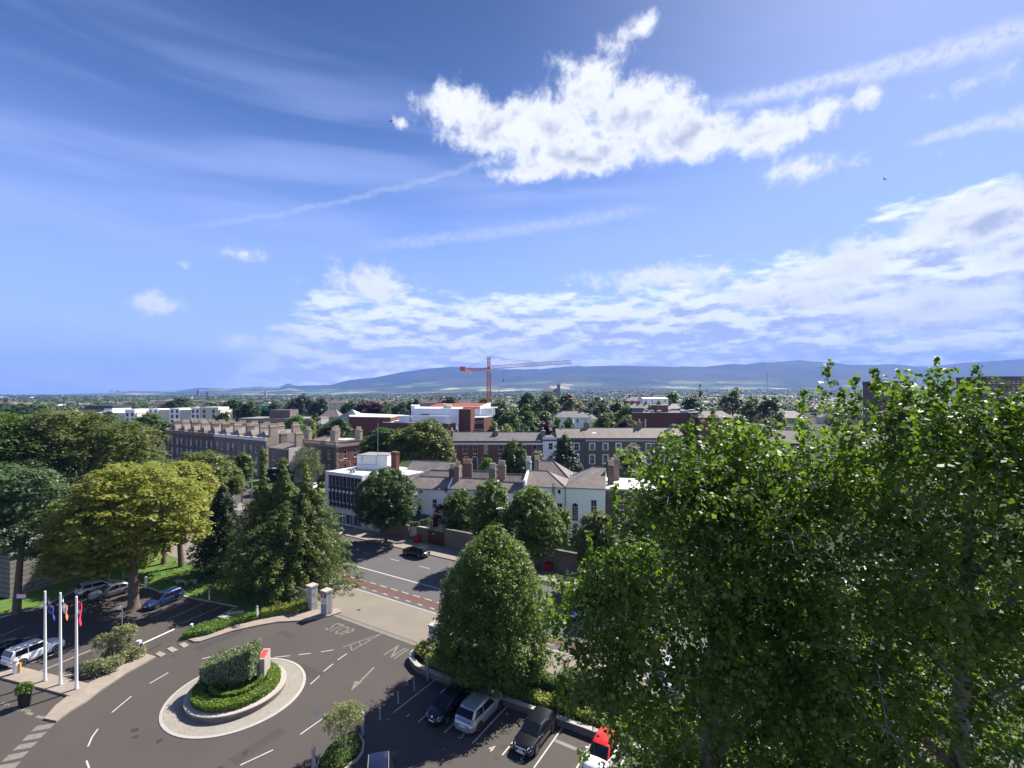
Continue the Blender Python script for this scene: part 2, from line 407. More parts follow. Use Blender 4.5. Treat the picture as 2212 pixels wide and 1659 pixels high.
M_white = mat('white_render', (0.86, 0.86, 0.85), 0.75, 0.05, 0.5, 0.05, fine=0.03, fscale=6)
M_wpaint = mat('white_paint', (0.78, 0.78, 0.76), 0.5, 0.04, 2.0)
M_cream = mat('cream_render', (0.62, 0.57, 0.47), 0.8, 0.08, 0.3)
M_slate = brickmat('slate', (0.165, 0.15, 0.142), (0.115, 0.108, 0.108), (0.07, 0.065, 0.065), 0.5, 0.17, 0.012, rough=0.6, var=0.3, nscale=0.9)
M_slate_b = brickmat('brown_slate', (0.225, 0.185, 0.16), (0.165, 0.14, 0.125), (0.095, 0.085, 0.08), 0.5, 0.16, 0.012, rough=0.75, var=0.28, nscale=0.8)
M_lead = mat('lead_flashing', (0.26, 0.26, 0.28), 0.5, 0.15, 2.0)
M_brick_r = brickmat('red_brick', (0.215, 0.075, 0.05), (0.165, 0.06, 0.045), (0.19, 0.13, 0.10), var=0.2)
M_brick_b = brickmat('brown_brick', (0.15, 0.10, 0.075), (0.11, 0.08, 0.065), (0.14, 0.115, 0.09), var=0.25)
M_brick_y = brickmat('stock_brick', (0.24, 0.19, 0.14), (0.19, 0.15, 0.115), (0.2, 0.17, 0.14), var=0.28)
M_brick_m = brickmat('dark_red_brick', (0.17, 0.062, 0.042), (0.13, 0.05, 0.037), (0.12, 0.07, 0.055), var=0.15)
M_dkrender = mat('brown_render', (0.135, 0.115, 0.09), 0.85, 0.16, 0.6, fine=0.1, fscale=8)
M_sandrender = mat('sand_render', (0.36, 0.30, 0.23), 0.85, 0.18, 0.5)
M_stone_w = brickmat('rubble_stone', (0.20, 0.175, 0.145), (0.13, 0.115, 0.10), (0.16, 0.145, 0.12), 0.42, 0.2, 0.03, var=0.35)
M_pot = mat('terracotta', (0.46, 0.29, 0.19), 0.8, 0.2, 3)
M_potc = mat('buff_clay', (0.55, 0.44, 0.32), 0.8, 0.2, 3)
M_wood_b = mat('brown_gate_boards', (0.10, 0.035, 0.022), 0.6, 0.2, 2)
M_black = mat('black_paint', (0.016, 0.016, 0.018), 0.45, 0.0)
M_dkgrey = mat('dark_grey_metal', (0.055, 0.06, 0.07), 0.5, 0.1, 2)
M_grey = mat('grey_metal', (0.32, 0.33, 0.34), 0.45, 0.08, 3, metal=0.3)
M_steel = mat('bright_metal', (0.75, 0.75, 0.76), 0.28, 0.0, metal=1.0)
M_rubber = mat('rubber', (0.018, 0.018, 0.018), 0.85, 0.0)
M_flatroof = mat('pale_roof_felt', (0.50, 0.485, 0.46), 0.8, 0.2, 0.35, fine=0.08, fscale=4)
M_greyroof = mat('grey_roof_felt', (0.22, 0.21, 0.20), 0.85, 0.2, 0.4)
M_copper = mat('green_copper', (0.36, 0.50, 0.47), 0.5, 0.1, 0.4)
M_redroof = mat('orange_metal_roof', (0.44, 0.13, 0.075), 0.6, 0.08, 0.4)
M_sred = mat('red_sign_paint', (0.55, 0.035, 0.03), 0.4, 0.0)
M_sdred = mat('maroon_sign_paint', (0.22, 0.03, 0.03), 0.45, 0.0)
M_oran = mat('orange_sign_paint', (0.72, 0.12, 0.04), 0.45, 0.0)
M_bin = mat('red_plastic', (0.28, 0.012, 0.012), 0.5, 0.05, 2)
M_crane = mat('crane_red_paint', (0.52, 0.09, 0.05), 0.5, 0.1, 0.5)
M_crane_w = mat('crane_pale_paint', (0.50, 0.36, 0.33), 0.5, 0.1, 0.5)
def glassmat(name, col, rough=0.06, spec=0.6):
    if name in MATS: return MATS[name]
    m = mat(name, col, rough, 0.0, spec=spec); return m
M_glass = glassmat('window_glass', (0.02, 0.025, 0.032))
M_glass_b = glassmat('blue_tinted_glass', (0.05, 0.07, 0.10))
M_glass_p = mat('curtained_glass', (0.34, 0.37, 0.42), 0.12, 0.15, 2.0, spec=0.6)
M_carglass = glassmat('car_glass', (0.010, 0.012, 0.016), 0.04, 0.45)
M_panel = mat('blue_grey_panel', (0.085, 0.10, 0.13), 0.4, 0.08, 1.0)

# ------------------------------------------------------------------ ground, plain and hills
SKYL = [(-900, 858), (0, 857), (44, 856.5), (142, 851.8), (210, 849), (291, 844), (338, 845), (393, 842), (430, 838), (474, 837.6), (491, 840), (528, 837), (569, 835.5),
        (602, 836), (612, 832), (623, 827.5), (632, 831), (645, 833), (677, 831.5), (704, 831.5), (716, 831), (754, 820), (807, 815.5), (854, 805.7), (910, 797.5), (935, 794.8),
        (972, 792), (1035, 793.5), (1082, 797), (1160, 796.7), (1191, 794.8), (1216, 791), (1316, 789), (1382, 790), (1520, 791.7), (1583, 784.5),
        (1614, 786.6), (1645, 782), (1689, 780), (1724, 777.6), (1755, 779), (1786, 782), (1833, 786.7), (1895, 787.6), (1933, 785), (1983, 791), (2008, 791),
        (2052, 786.7), (2099, 780.7), (2212, 774.5), (2500, 768), (3200, 780)]
su = np.array([(x - CX) / FOC for x, _ in SKYL]); sy = np.array([y for _, y in SKYL])
def sm(t): t = min(1, max(0, t)); return t * t * (3 - 2 * t)
YP, YC = 5200.0, 10500.0
def plain(u, Y):
    if Y < 1300: return 0.0
    return 62.0 * sm((u + 0.45) / 0.7) * ((Y - 1300) / 3900) ** 1.25 + 8.0 * sm((Y - 1300) / 3900)
def terr(X, Y):
    return plain(X / max(Y, 1), min(Y, YP))
def gridmesh(name, rows, ncol, hf, mats, smooth=True):
    vs, fs = [], []
    for Y in rows:
        for j in range(ncol + 1):
            s = -1 + 2 * j / ncol
            X = s * max(900.0, 1.5 * Y)
            vs.append((X, Y, hf(X, Y)))
    w = ncol + 1
    for i in range(len(rows) - 1):
        for j in range(ncol): fs.append((i * w + j, i * w + j + 1, (i + 1) * w + j + 1, (i + 1) * w + j))
    m = MB(); m.add(vs, fs)
    return m.build(name, mats, smooth=180 if smooth else None)

def groundmat(name, cols, scale, fields=None, rough=0.95):
    m = bpy.data.materials.new(name); m.use_nodes = True
    nt = m.node_tree; n, l = nt.nodes, nt.links; b = n['Principled BSDF']
    b.inputs['Roughness'].default_value = rough; b.inputs['Specular IOR Level'].default_value = 0.1
    g = n.new('ShaderNodeTexCoord')
    nz = n.new('ShaderNodeTexNoise'); nz.inputs['Scale'].default_value = scale; nz.inputs['Detail'].default_value = 8; nz.inputs['Roughness'].default_value = 0.65
    l.new(g.outputs['Object'], nz.inputs['Vector'])
    cr = n.new('ShaderNodeValToRGB'); l.new(nz.outputs[0], cr.inputs[0])
    e = cr.color_ramp.elements
    e[0].position, e[0].color = 0.36, (*cols[0], 1); e[1].position, e[1].color = 0.64, (*cols[-1], 1)
    for k, c in enumerate(cols[1:-1]):
        q = e.new(0.36 + 0.28 * (k + 1) / (len(cols) - 1)); q.color = (*c, 1)
    last = cr.outputs[0]
    if fields:
        vo = n.new('ShaderNodeTexVoronoi'); vo.inputs['Scale'].default_value = fields[0]; l.new(g.outputs['Object'], vo.inputs['Vector'])
        f2 = n.new('ShaderNodeValToRGB'); sp = n.new('ShaderNodeSeparateColor'); l.new(vo.outputs['Color'], sp.inputs[0]); l.new(sp.outputs[0], f2.inputs[0])
        f2.color_ramp.interpolation = 'CONSTANT'
        ee = f2.color_ramp.elements; ee[0].color = (0.08, 0.12, 0.04, 1); ee[1].position = 0.45; ee[1].color = (0.24, 0.31, 0.09, 1)
        q = ee.new(0.7); q.color = (0.50, 0.46, 0.20, 1); q = ee.new(0.85); q.color = (0.16, 0.22, 0.07, 1)
        ge = n.new('ShaderNodeSeparateXYZ'); l.new(g.outputs['Object'], ge.inputs[0])
        mr = n.new('ShaderNodeMapRange'); l.new(ge.outputs[2], mr.inputs[0]); mr.inputs[1].default_value = fields[1]; mr.inputs[2].default_value = fields[2]
        mr.inputs[3].default_value = 0.9; mr.inputs[4].default_value = 0.0
        n2 = n.new('ShaderNodeTexNoise'); n2.inputs['Scale'].default_value = 0.0011; n2.inputs['Detail'].default_value = 4; l.new(g.outputs['Object'], n2.inputs['Vector'])
        th = n.new('ShaderNodeMapRange'); l.new(n2.outputs[0], th.inputs[0]); th.inputs[1].default_value = 0.47; th.inputs[2].default_value = 0.56
        mu = n.new('ShaderNodeMath'); mu.operation = 'MULTIPLY'; l.new(mr.outputs[0], mu.inputs[0]); l.new(th.outputs[0], mu.inputs[1])
        mx = n.new('ShaderNodeMix'); mx.data_type = 'RGBA'; l.new(mu.outputs[0], mx.inputs[0]); l.new(last, mx.inputs[6]); l.new(f2.outputs[0], mx.inputs[7]); last = mx.outputs[2]
    l.new(last, b.inputs['Base Color'])
    return m
M_ground = groundmat('garden_ground', [(0.025, 0.038, 0.013), (0.038, 0.052, 0.018), (0.07, 0.065, 0.042), (0.11, 0.10, 0.085)], 0.02)
M_hills = groundmat('heath_and_fields', [(0.028, 0.036, 0.016), (0.045, 0.055, 0.022), (0.075, 0.07, 0.04)], 0.0009, (0.004, 95.0, 260.0))
g = gridmesh('ground', [-60, 0, 30, 60, 100, 160, 240, 320, 420, 560, 700, 900, 1150, 1300, 1500, 1800, 2100, 2500, 2900, 3400, 3900, 4400, 4900, 5300], 120,
             lambda X, Y: (-0.10 if Y < 1150 else terr(X, Y) - 0.1), M_ground)
tag(g, kind='structure')
rs = random.Random(5)
from mathutils import noise as mnoise
def hillz(X, Y):
    u = X / Y
    yc = float(np.interp(u, su, sy))
    crest = YC - 1500 * sm((u + 0.1) / 0.5) + 900 * mnoise.noise((u * 2.2, 0.3, 1.7))
    hc = HC + (Y0 - yc) / FOC * crest
    hp = plain(u, YP)
    f = (Y - YP) / (crest - YP)
    if f > 1: return max(hc - (f - 1) * 900 - 10, -20)
    base = hp + (hc - hp) * max(f, 0) ** 1.45
    rough = (mnoise.fractal((X * 0.0011, Y * 0.0011, 0), 1.0, 2.0, 4) * 0.5) * 70 * min(1, max(hc - hp, 0) / 200) * max(f, 0) * (1 - f) * 3.0
    return base + rough
g = gridmesh('hills', list(np.linspace(YP - 100, 14000, 64)), 520, hillz, M_hills)
tag(g, kind='structure')

def flat(name, polys, z, m, kind='structure'):
    b = MB()
    for p in polys: b.sheet([(q[0], q[1]) for q in p], z)
    o = b.build(name, m); tag(o, kind=kind); return o
def slab(name, poly, z0, z1, m):
    b = MB(); b.prism([(q[0], q[1]) for q in poly], z0, z1); o = b.build(name, m); tag(o, kind='structure'); return o
def tnrect(t0, t1, n0, n1): return [TN(t0, n0), TN(t1, n0), TN(t1, n1), TN(t0, n1)]

flat('car_park', [tnrect(-130, 70, -70, 35.9)], 0.0, M_asphalt)
flat('road', [tnrect(-260, 260, 42.4, 57.3)], 0.0, M_road)
flat('pavement', [tnrect(-260, 260, 35.9, 42.4)], 0.012, M_apron)
far = MB()
for a, b_ in ((-84, 260), (-260, -104)): far.prism([(p.x, p.y) for p in tnrect(a, b_, 57.3, 61.5)], -0.1, 0.12)
tag(far.build('far_pavement', M_conc), kind='structure')
flat('side_road', [tnrect(-104, -84, 57.3, 150), tnrect(-180, -104, 61.5, 76)], -0.02, M_asphalt_d)
flat('front_gardens', [tnrect(-180, -104, 76, 84), tnrect(-84, 30, 61.5, 74)], -0.03, M_lawn_f)

# paint on the road and in the car park
rd = MB()
def strip(p, q, w, z=0.008, b=rd, mi=0):
    p, q = Vector(p), Vector(q); d = (q - p); d.z = 0; d.normalize(); s = Vector((-d.y, d.x, 0)) * w / 2
    b.sheet([p - s, q - s, q + s, p + s], z, mi)
strip(TN(-160, 48.05), TN(120, 48.05), 0.22, 0.005)
tt = -150
while tt < 60:
    strip(TN(tt, 52.9), TN(tt + 2.0, 52.9), 0.12, 0.005); tt += 6.0
o = rd.build('road_line', M_paint); tag(o, kind='structure')
flat('cycle_lane', [tnrect(-120, 40, 43.35, 44.75)], 0.004, M_red)
rd = MB(); tt = -110
while tt < 40:
    strip(TN(tt, 44.85), TN(tt + 1.15, 44.85), 0.14, 0.009, rd); strip(TN(tt + .3, 43.25), TN(tt + 1.05, 43.25), 0.14, 0.009, rd); tt += 1.95
tag(rd.build('cycle_lane_dash', M_paint), kind='structure')
rd = MB(); strip(TN(-150, 42.45), TN(100, 42.45), 0.18, 0.02, rd)
tag(rd.build('kerb', M_kerb), kind='structure')
rd = MB(); strip(TN(-46.0, 36.03), TN(-30.5, 36.03), 0.28, 0.02, rd, 0); strip(TN(-46.0, 36.45), TN(-30.5, 36.45), 0.22, 0.02, rd, 1)
tag(rd.build('gate_line', [M_paint_o, mat('channel_drain', (0.12, 0.11, 0.105), 0.8)]), kind='structure')
# expansion joints and patches on the entrance apron
rd = MB()
for t0 in (-43.2, -38.3, -33.6): strip(TN(t0, 36.7), TN(t0 + 0.3, 42.3), 0.05, 0.018, rd)
strip(TN(-47, 39.4), TN(-29, 39.6), 0.05, 0.018, rd)
tag(rd.build('apron_joint', mat('joint', (0.19, 0.175, 0.15), 0.9)), kind='structure')
rd = MB()
rd.sheet([G(*c2(650, 360)), G(*c2(668, 366)), G(*c2(682, 357)), G(*c2(664, 352))], 0.02)
rd.sheet([G(*c1(706, 840)), G(*c1(736, 846)), G(*c1(748, 834)), G(*c1(722, 829))], 0.01)
tag(rd.build('drain_cover', M_dkgrey), kind='structure')

car = MB()
for cv, pts in ((c1, [((970, 835), (1090, 765)), ((725, 1023), (852, 917)), ((570, 1243), (598, 1180)), ((598, 1180), (635, 1130)), ((578, 1385), (560, 1335)),
                      ((1310, 675), (1392, 655)), ((1780, 665), (1880, 655)), ((1935, 648), (2015, 640)), ((2080, 630), (2162, 617)), ((2097, 757), (2158, 708)),
                      ((2012, 840), (2072, 785)), ((1945, 1165), (2095, 1060)), ((1558, 1364), (1770, 1265))]),
                (c2, [((530, 682), (588, 642))])):
    for p, q in pts: strip(G(*cv(*p)), G(*cv(*q)), 0.105, 0.006, car)
tag(car.build('lane_dash', M_paint), kind='structure')
car = MB()
bays = [((890, 1025), (1150, 812)), ((1050, 1088), (1082, 1058)), ((1217, 1158), (1262, 1115)), ((1397, 1232), (1612, 985)), ((1590, 1312), (1706, 1140)), ((1805, 1390), (1992, 1108))]
for k in range(6):
    t0 = -27.7 + 2.46 * k
    strip(TN(t0, 27.5 + .18 * k), TN(t0, 33.0), 0.11, 0.006, car)
strip(TN(-12.9, 28.4), TN(-12.9, 33.0), 0.11, 0.006, car); strip(TN(-10.4, 28.4), TN(-10.4, 33.0), 0.11, 0.006, car)
for p, q in (((205, 775), (690, 590)), ((335, 830), (810, 630)), ((485, 870), (840, 715)), ((510, 868), (720, 830)), ((670, 797), (820, 770)), ((690, 245), (800, 205))):
    f = lambda a: (a[0] / 4.0, 1244.2 + a[1] / 4.0)
    strip(G(*f(p)), G(*f(q)), 0.11, 0.006, car)
for p, q in (((975, 405), (1225, 302)), ((1075, 425), (1330, 312)), ((1180, 445), (1440, 332)), ((0, 530), (150, 465))):
    strip(G(*c1(*p)), G(*c1(*q)), 0.11, 0.006, car)
tag(car.build('bay_line', M_paint), kind='structure')
# dashed white hazard ticks beside the first bay
tk = MB()
for (xa, ya), (xb, yb) in (((803, 990), (804, 1075)), ((919, 888), (922, 970)), ((1022, 806), (1027, 886))):
    for k in range(5):
        f0, f1 = k / 5, (k + .6) / 5
        strip(G(*c2(xa + (xb - xa) * f0, ya + (yb - ya) * f0)), G(*c2(xa + (xb - xa) * f1, ya + (yb - ya) * f1)), 0.13, 0.006, tk)
strip(G(*c2(975, 1048)), G(*c2(995, 1034)), 0.12, 0.006, tk)
tag(tk.build('hazard_tick', M_paint), kind='structure')
# triangle, arrow, give-way bars
tr = MB()
A, B_, C_ = G(*c2(562, 600)), G(*c2(815, 512)), G(*c2(620, 622))
strip(A, B_, 0.12, 0.006, tr); strip(B_, C_, 0.12, 0.0065, tr); strip(G(*c2(612, 585)), C_, 0.12, 0.007, tr)
for f in (0.28, 0.55): strip(G(*c2(612, 585)).lerp(B_, f), C_.lerp(B_, f), 0.10, 0.0072, tr)
strip(G(*c2(765, 730)), G(*c2(668, 830)), 0.2, 0.006, tr)
tr.sheet([G(*c2(615, 883)), G(*c2(640, 818)), G(*c2(662, 822)), G(*c2(692, 820))], 0.0065)
tag(tr.build('lane_arrow', M_paint_o), kind='structure')
zb = MB()
for q in ([(200, 1147), (240, 1110), (360, 1092), (325, 1125)], [(140, 1210), (180, 1170), (305, 1148), (265, 1187)], [(78, 1272), (125, 1232), (250, 1210), (205, 1250)],
          [(10, 1345), (55, 1298), (190, 1272), (145, 1315)], [(-50, 1412), (-5, 1366), (137, 1340), (95, 1384)]):
    zb.sheet([G(*c1(*p)) for p in q], 0.006)
tag(zb.build('crossing_bar', M_paint_o), kind='structure')
zb = MB()
for q in ([(1005, 646), (1035, 628), (1075, 645), (1040, 666)], [(1080, 612), (1112, 598), (1154, 618), (1115, 636)], [(1160, 584), (1195, 569), (1224, 588), (1190, 606)]):
    zb.prism([(G(*c1(*p)).x, G(*c1(*p)).y) for p in q], -0.02, 0.05)
tag(zb.build('speed_cushion', M_pave), kind='structure')
zb = MB()
for q in (((236, 1047), (293, 1060)), ((172, 1022), (212, 1036)), ((96, 1000), (128, 1009))): strip(G(*c1(*q[0])), G(*c1(*q[1])), 0.26, 0.006, zb)
for x, y in ((140, 1018), (152, 1013), (164, 1019), (176, 1016), (188, 1021), (4, 978), (16, 972), (28, 980), (40, 974), (52, 981)): strip(G(*c1(x, y)), G(*c1(x + 10, y - 16)), 0.1, 0.0065, zb)
tag(zb.build('stop_bar', M_paint_o), kind='structure')

def lettering(name, text, org, right, up, height, m, z=0.007, width=None):
    cu = bpy.data.curves.new(name, 'FONT'); cu.body = text; cu.size = 1.0; cu.resolution_u = 3
    o = bpy.data.objects.new(name, cu); C.objects.link(o)
    bpy.context.view_layer.update()
    me = bpy.data.meshes.new_from_object(o.evaluated_get(bpy.context.evaluated_depsgraph_get()))
    C.objects.unlink(o); bpy.data.objects.remove(o)
    xs = [v.co.x for v in me.vertices]; ys = [v.co.y for v in me.vertices]
    x0, x1, y0, y1 = min(xs), max(xs), min(ys), max(ys)
    sy_ = height / (y1 - y0); sx_ = (width / (x1 - x0)) if width else sy_
    for v in me.vertices:
        a, b_ = (v.co.x - x0) * sx_, (v.co.y - y0) * sy_
        p = Vector(org) + Vector(right) * a + Vector(up) * b_; v.co = (p.x, p.y, p.z if abs(Vector(up).z) > .3 else z)
    me.materials.clear(); me.materials.append(m)
    ob = bpy.data.objects.new(name, me); C.objects.link(ob); return ob
o = lettering('stop_lettering', 'STOP', TN(-43.9, 33.35), T, N, 1.75, M_paint_o, width=3.0); tag(o, kind='structure')
o = lettering('entry_lettering', 'IN', TN(-33.2, 35.1), -T, -N, 2.0, M_paint_o, width=1.5); tag(o, kind='structure')
o = lettering('coach_lettering', 'COACH PARK', TN(-53.6, 42.1), -T, -N, 1.7, M_paint, z=0.02, width=8.4); tag(o, kind='structure')
for txt, x, y in (('3', 1306, 1187), ('4', 1496, 1268), ('5', 1692, 1345)):
    p = G(*c2(x, y)); o = lettering('bay_number', txt, p, (T * .93 + N * .1), N, 0.62, M_paint); tag(o, kind='structure')

# lawns, paths, kerbs of the left-hand side
lawn = [G(-260, 1345), G(0, 1335), G(95, 1310), G(165, 1275), G(230, 1252), G(300, 1262), G(340, 1277), G(405, 1291), G(513, 1311.5), G(*c1(1170, 540)), G(*c1(1195, 552)),
        G(*c1(1350, 522)), G(*c1(1560, 452)), G(*c1(1700, 422)), G(*c1(2020, 366)), TN(-50.0, 35.6), TN(-128, 35.6), TN(-128, 18)]
slab('lawn', lawn, -0.1, 0.10, M_grass)
kb = MB()
ring = lawn[1:10]
for a, b_ in zip(ring[:-1], ring[1:]):
    d = (b_ - a).normalized(); s = Vector((-d.y, d.x, 0)) * 0.09
    kb.prism([(p.x, p.y) for p in (a - s, b_ - s, b_ + s, a + s)], -0.1, 0.125)
tag(kb.build('lawn_kerb', M_kerb), kind='structure')
upper = [c1(*p) for p in ((1220, 556), (1262, 571), (1300, 568), (1400, 535), (1500, 502), (1650, 468), (1800, 441), (1900, 436), (1985, 430), (2130, 404), (2212, 378), (2200, 355), (2100, 354), (2020, 366), (1850, 395), (1700, 421), (1560, 452), (1440, 490), (1350, 520), (1290, 540))]
slab('garden_path', [G(*p) for p in upper], -0.1, 0.13, M_pave)
lower = [c1(*p) for p in ((365, 1087), (440, 1030), (560, 958), (640, 893), (720, 840), (810, 780), (900, 730), (1010, 668), (935, 645), (905, 650), (870, 672), (760, 745), (680, 790), (590, 832), (520, 872), (430, 930), (360, 985), (320, 1030), (285, 1070))]
slab('kerbside_path', [G(*p) for p in lower], -0.1, 0.13, M_pave)
slab('flagpole_plinth', [G(*c1(*p)) for p in ((-160, 795), (0, 760), (130, 735), (360, 792), (586, 850), (455, 926), (210, 860), (0, 806), (-160, 790))][:-1] , -0.1, 0.16, M_pave)
slab('shrub_bed', [G(*c1(*p)) for p in ((430, 806), (586, 850), (760, 745), (870, 672), (905, 650), (860, 630), (640, 690), (520, 760))], -0.1, 0.12, M_soil)

# planted bed right of the gate with its low granite wall
bed = [TN(-31.6, 34.2), TN(-31.2, 33.6), TN(-30.0, 33.05), TN(-28, 32.95), TN(-14, 33.5), TN(12, 34.1), TN(12, 35.7), TN(-31.3, 35.7)]
slab('planting_bed', bed, -0.1, 0.42, M_soil)
w = MB(); ring = [TN(-31.9, 35.6), TN(-31.9, 34.2), TN(-31.3, 33.4), TN(-30.0, 32.8), TN(-28, 32.7), TN(-14, 33.2), TN(12, 33.8)]
for k, (a, b_) in enumerate(zip(ring[:-1], ring[1:])):
    d = (b_ - a).normalized(); s = Vector((-d.y, d.x, 0)) * 0.19
    w.prism([(p.x, p.y) for p in (a - s, b_ + d * .04 - s, b_ + d * .04 + s, a + s)], -0.1, 0.5 + .003 * k)
    s2 = s * 1.18
    w.prism([(p.x, p.y) for p in (a - s2, b_ + d * .04 - s2, b_ + d * .04 + s2, a + s2)], 0.51 + .004 * k, 0.58 + .004 * k, 1)
o = w.build('bed_wall', [M_stone_w, M_granite_l]); tag(o, 'low granite wall with flat coping along the heads of the numbered parking bays', 'wall')
flat('bay_strip', [tnrect(-15.3, -3, 31.3, 31.6)], 0.006, mat('concrete_strip', (0.2, 0.185, 0.175), 0.85, 0.15, 0.8))

# island with the clipped tree in the foreground
isl = [G(*c2(*p)) for p in ((392, 1382), (440, 1318), (500, 1252), (560, 1190), (620, 1168), (672, 1180), (696, 1225), (690, 1285), (655, 1335), (600, 1372), (545, 1440), (420, 1470))]
slab('island_bed', isl, -0.1, 0.10, M_soil)
w = MB()
for k, (a, b_) in enumerate(zip(isl, isl[1:] + isl[:1])):
    d = (b_ - a).normalized(); s = Vector((-d.y, d.x, 0)) * 0.07
    w.prism([(p.x, p.y) for p in (a - s, b_ - s, b_ + s, a + s)], -0.1, 0.14 + .002 * k)
tag(w.build('island_kerb', M_granite_l), kind='structure')

# roundabout
RC = Vector((-23.4, 40.3, 0))
b = MB(); b.lathe([(0.0, 0.05), (3.6, 0.05), (5.12, 0.05), (5.12, 0.0)], 72)
o = b.build('roundabout_setts', M_cobble); o.location = RC; tag(o, kind='structure')
b = MB(); b.lathe([(5.13, -0.05), (5.36, -0.05), (5.36, 0.045), (5.13, 0.07), (5.13, -0.05)][::-1], 72)
o = b.build('roundabout_kerb', M_granite_l); o.location = RC; tag(o, kind='structure')
rt = thing('planter_ring', 'round granite planter wall with pale coping ringing the roundabout hedge', 'planter', RC)
b = MB(); b.lathe([(3.72, 0.0), (3.72, 0.45), (3.3, 0.45)], 64); b.build('wall', M_stone_w, rt)
b = MB(); b.lathe([(3.8, 0.45), (3.8, 0.55), (3.3, 0.56), (3.3, 0.4)], 64); b.build('coping', M_granite_l, rt)
b = MB(); b.lathe([(3.32, 0.45), (2.5, 0.5), (1.9, 0.55), (0.9, 0.75), (0.0, 0.8)], 48)
o = b.build('roundabout_lawn', M_grass, smooth=60); o.location = RC; tag(o, kind='structure')

# ------------------------------------------------------------------ gate piers, railings, signs
def pier(label, t, n, sign):
    r = thing('gate_pier', label, 'gate pier', TN(t, n), RA)
    b = MB(); b.box(-.45, .45, -.42, .42, 0, 2.72)
    rr = random.Random(int(t * 10))
    for i in range(7):                               # rock-faced courses, proud of the core on the road side and the right
        z0 = 0.02 + i * .385
        sp = rr.uniform(-.15, .15)
        for a0, a1 in ((-.41, sp - .012), (sp + .012, .41)):
            d = rr.uniform(.03, .07); b.box(.45, .45 + d, a0, a1, z0, z0 + .36)
            d = rr.uniform(.03, .07); b.box(a0, a1, .42, .42 + d, z0, z0 + .36)
    b.build('shaft', M_granite, r)
    b = MB(); b.box(-.52, .55, -.49, .52, 2.72, 2.9); b.build('cap', M_granite_l, r)
    if sign:
        b = MB(); b.box(-.40, .42, -.455, -.425, 2.12, 2.62); b.box(-.40, .42, -.453, -.425, 1.38, 2.12, 1)
        p = b.build('sign_panel', [M_sdred, M_wpaint], r)
        b = MB(); b.lathe([(.17, 0), (.17, .012), (.11, .012), (.11, 0)], 20)
        e = b.build('emblem', M_dkgrey, p); e.rotation_euler = (R(90), 0, 0); e.location = (0, -.452, 1.78)
        for k, wd in enumerate((.5, .62, .4)):
            b = MB(); b.box(-wd / 2 - .02, wd / 2 - .02, -.458, -.4555, 2.5 - k * .13, 2.545 - k * .13); b.build('sign_stripe', M_wpaint, p)
    return r
pier('granite gate pier without a sign, at the end of the railings', -49.3, 35.75, False)
pier('granite gate pier with a red and white sign, left side of the wide gateway', -46.6, 35.7, True)
pier('granite gate pier with a red and white sign, half behind the cone shaped hornbeam', -30.5, 35.9, True)

r = thing('railings', 'white painted spear-topped railings running left from the plain gate pier', 'railings', TN(-49.9, 35.95), RA)
b = MB()
for i in range(150): b.tube([(-.15 - i * .15, 0, .35), (-.15 - i * .15, 0, 1.95)], .013, 4); b.tube([(-.15 - i * .15, 0, 1.95), (-.15 - i * .15, 0, 2.07)], [.022, .002], 4)
b.build('upright', mat('pale_grey_paint', (.5, .5, .47), .5), r)
b = MB(); b.box(-22.5, 0, -.02, .02, .45, .5); b.box(-22.5, 0, -.02, .02, 1.82, 1.87); b.build('rail', M_wpaint, r)
b = MB(); b.box(-22.5, 0, -.18, .18, -.1, .35); b.build('plinth', M_granite, r)
for i in range(3):
    b = MB(); b.box(-7.5 * i - 7.5 - .06, -7.5 * i - 7.5 + .06, -.06, .06, .35, 2.12); b.build('post', M_wpaint, r)
r = thing('railings', 'dark railings behind the hornbeam along the right-hand boundary', 'railings', TN(-29.8, 36.0), RA)
b = MB()
for i in range(300): b.tube([(.1 + i * .16, 0, .3), (.1 + i * .16, 0, 1.9)], .013, 4)
b.build('upright', M_black, r)
b = MB(); b.box(0, 48, -.02, .02, .45, .5); b.box(0, 48, -.02, .02, 1.75, 1.8); b.build('rail', M_black, r)

# totem on the roundabout
r = thing('totem_sign', 'granite totem with a sloping red top panel standing in the roundabout planting', 'sign', (-21.85, 41.2, .5), R(6))
b = MB(); b.box(-.30, .30, -.05, 1.25, 0, 1.75); b.add([(-.30, -.05, 1.75), (.30, -.05, 1.75), (.30, 1.25, 1.75), (-.30, 1.25, 1.75), (-.30, -.05, 1.92), (.30, -.05, 1.92), (.30, 1.25, 2.18), (-.30, 1.25, 2.18)],
    [(0, 1, 5, 4), (1, 2, 6, 5), (2, 3, 7, 6), (3, 0, 4, 7), (4, 5, 6, 7)])
b.build('block', M_granite_l, r)
b = MB(); b.add([(-.25, .1, 1.957), (.25, .1, 1.957), (.25, 1.1, 2.157), (-.25, 1.1, 2.157)], [(0, 1, 2, 3)])
b.build('sign_panel', mat('faded_red_panel', (.62, .07, .06), .45), r)
b = MB(); b.box(-.315, -.301, .05, 1.15, .1, 1.7); b.build('side_panel', mat('rusty_panel', (.16, .07, .04), .8, .3, 3), r)

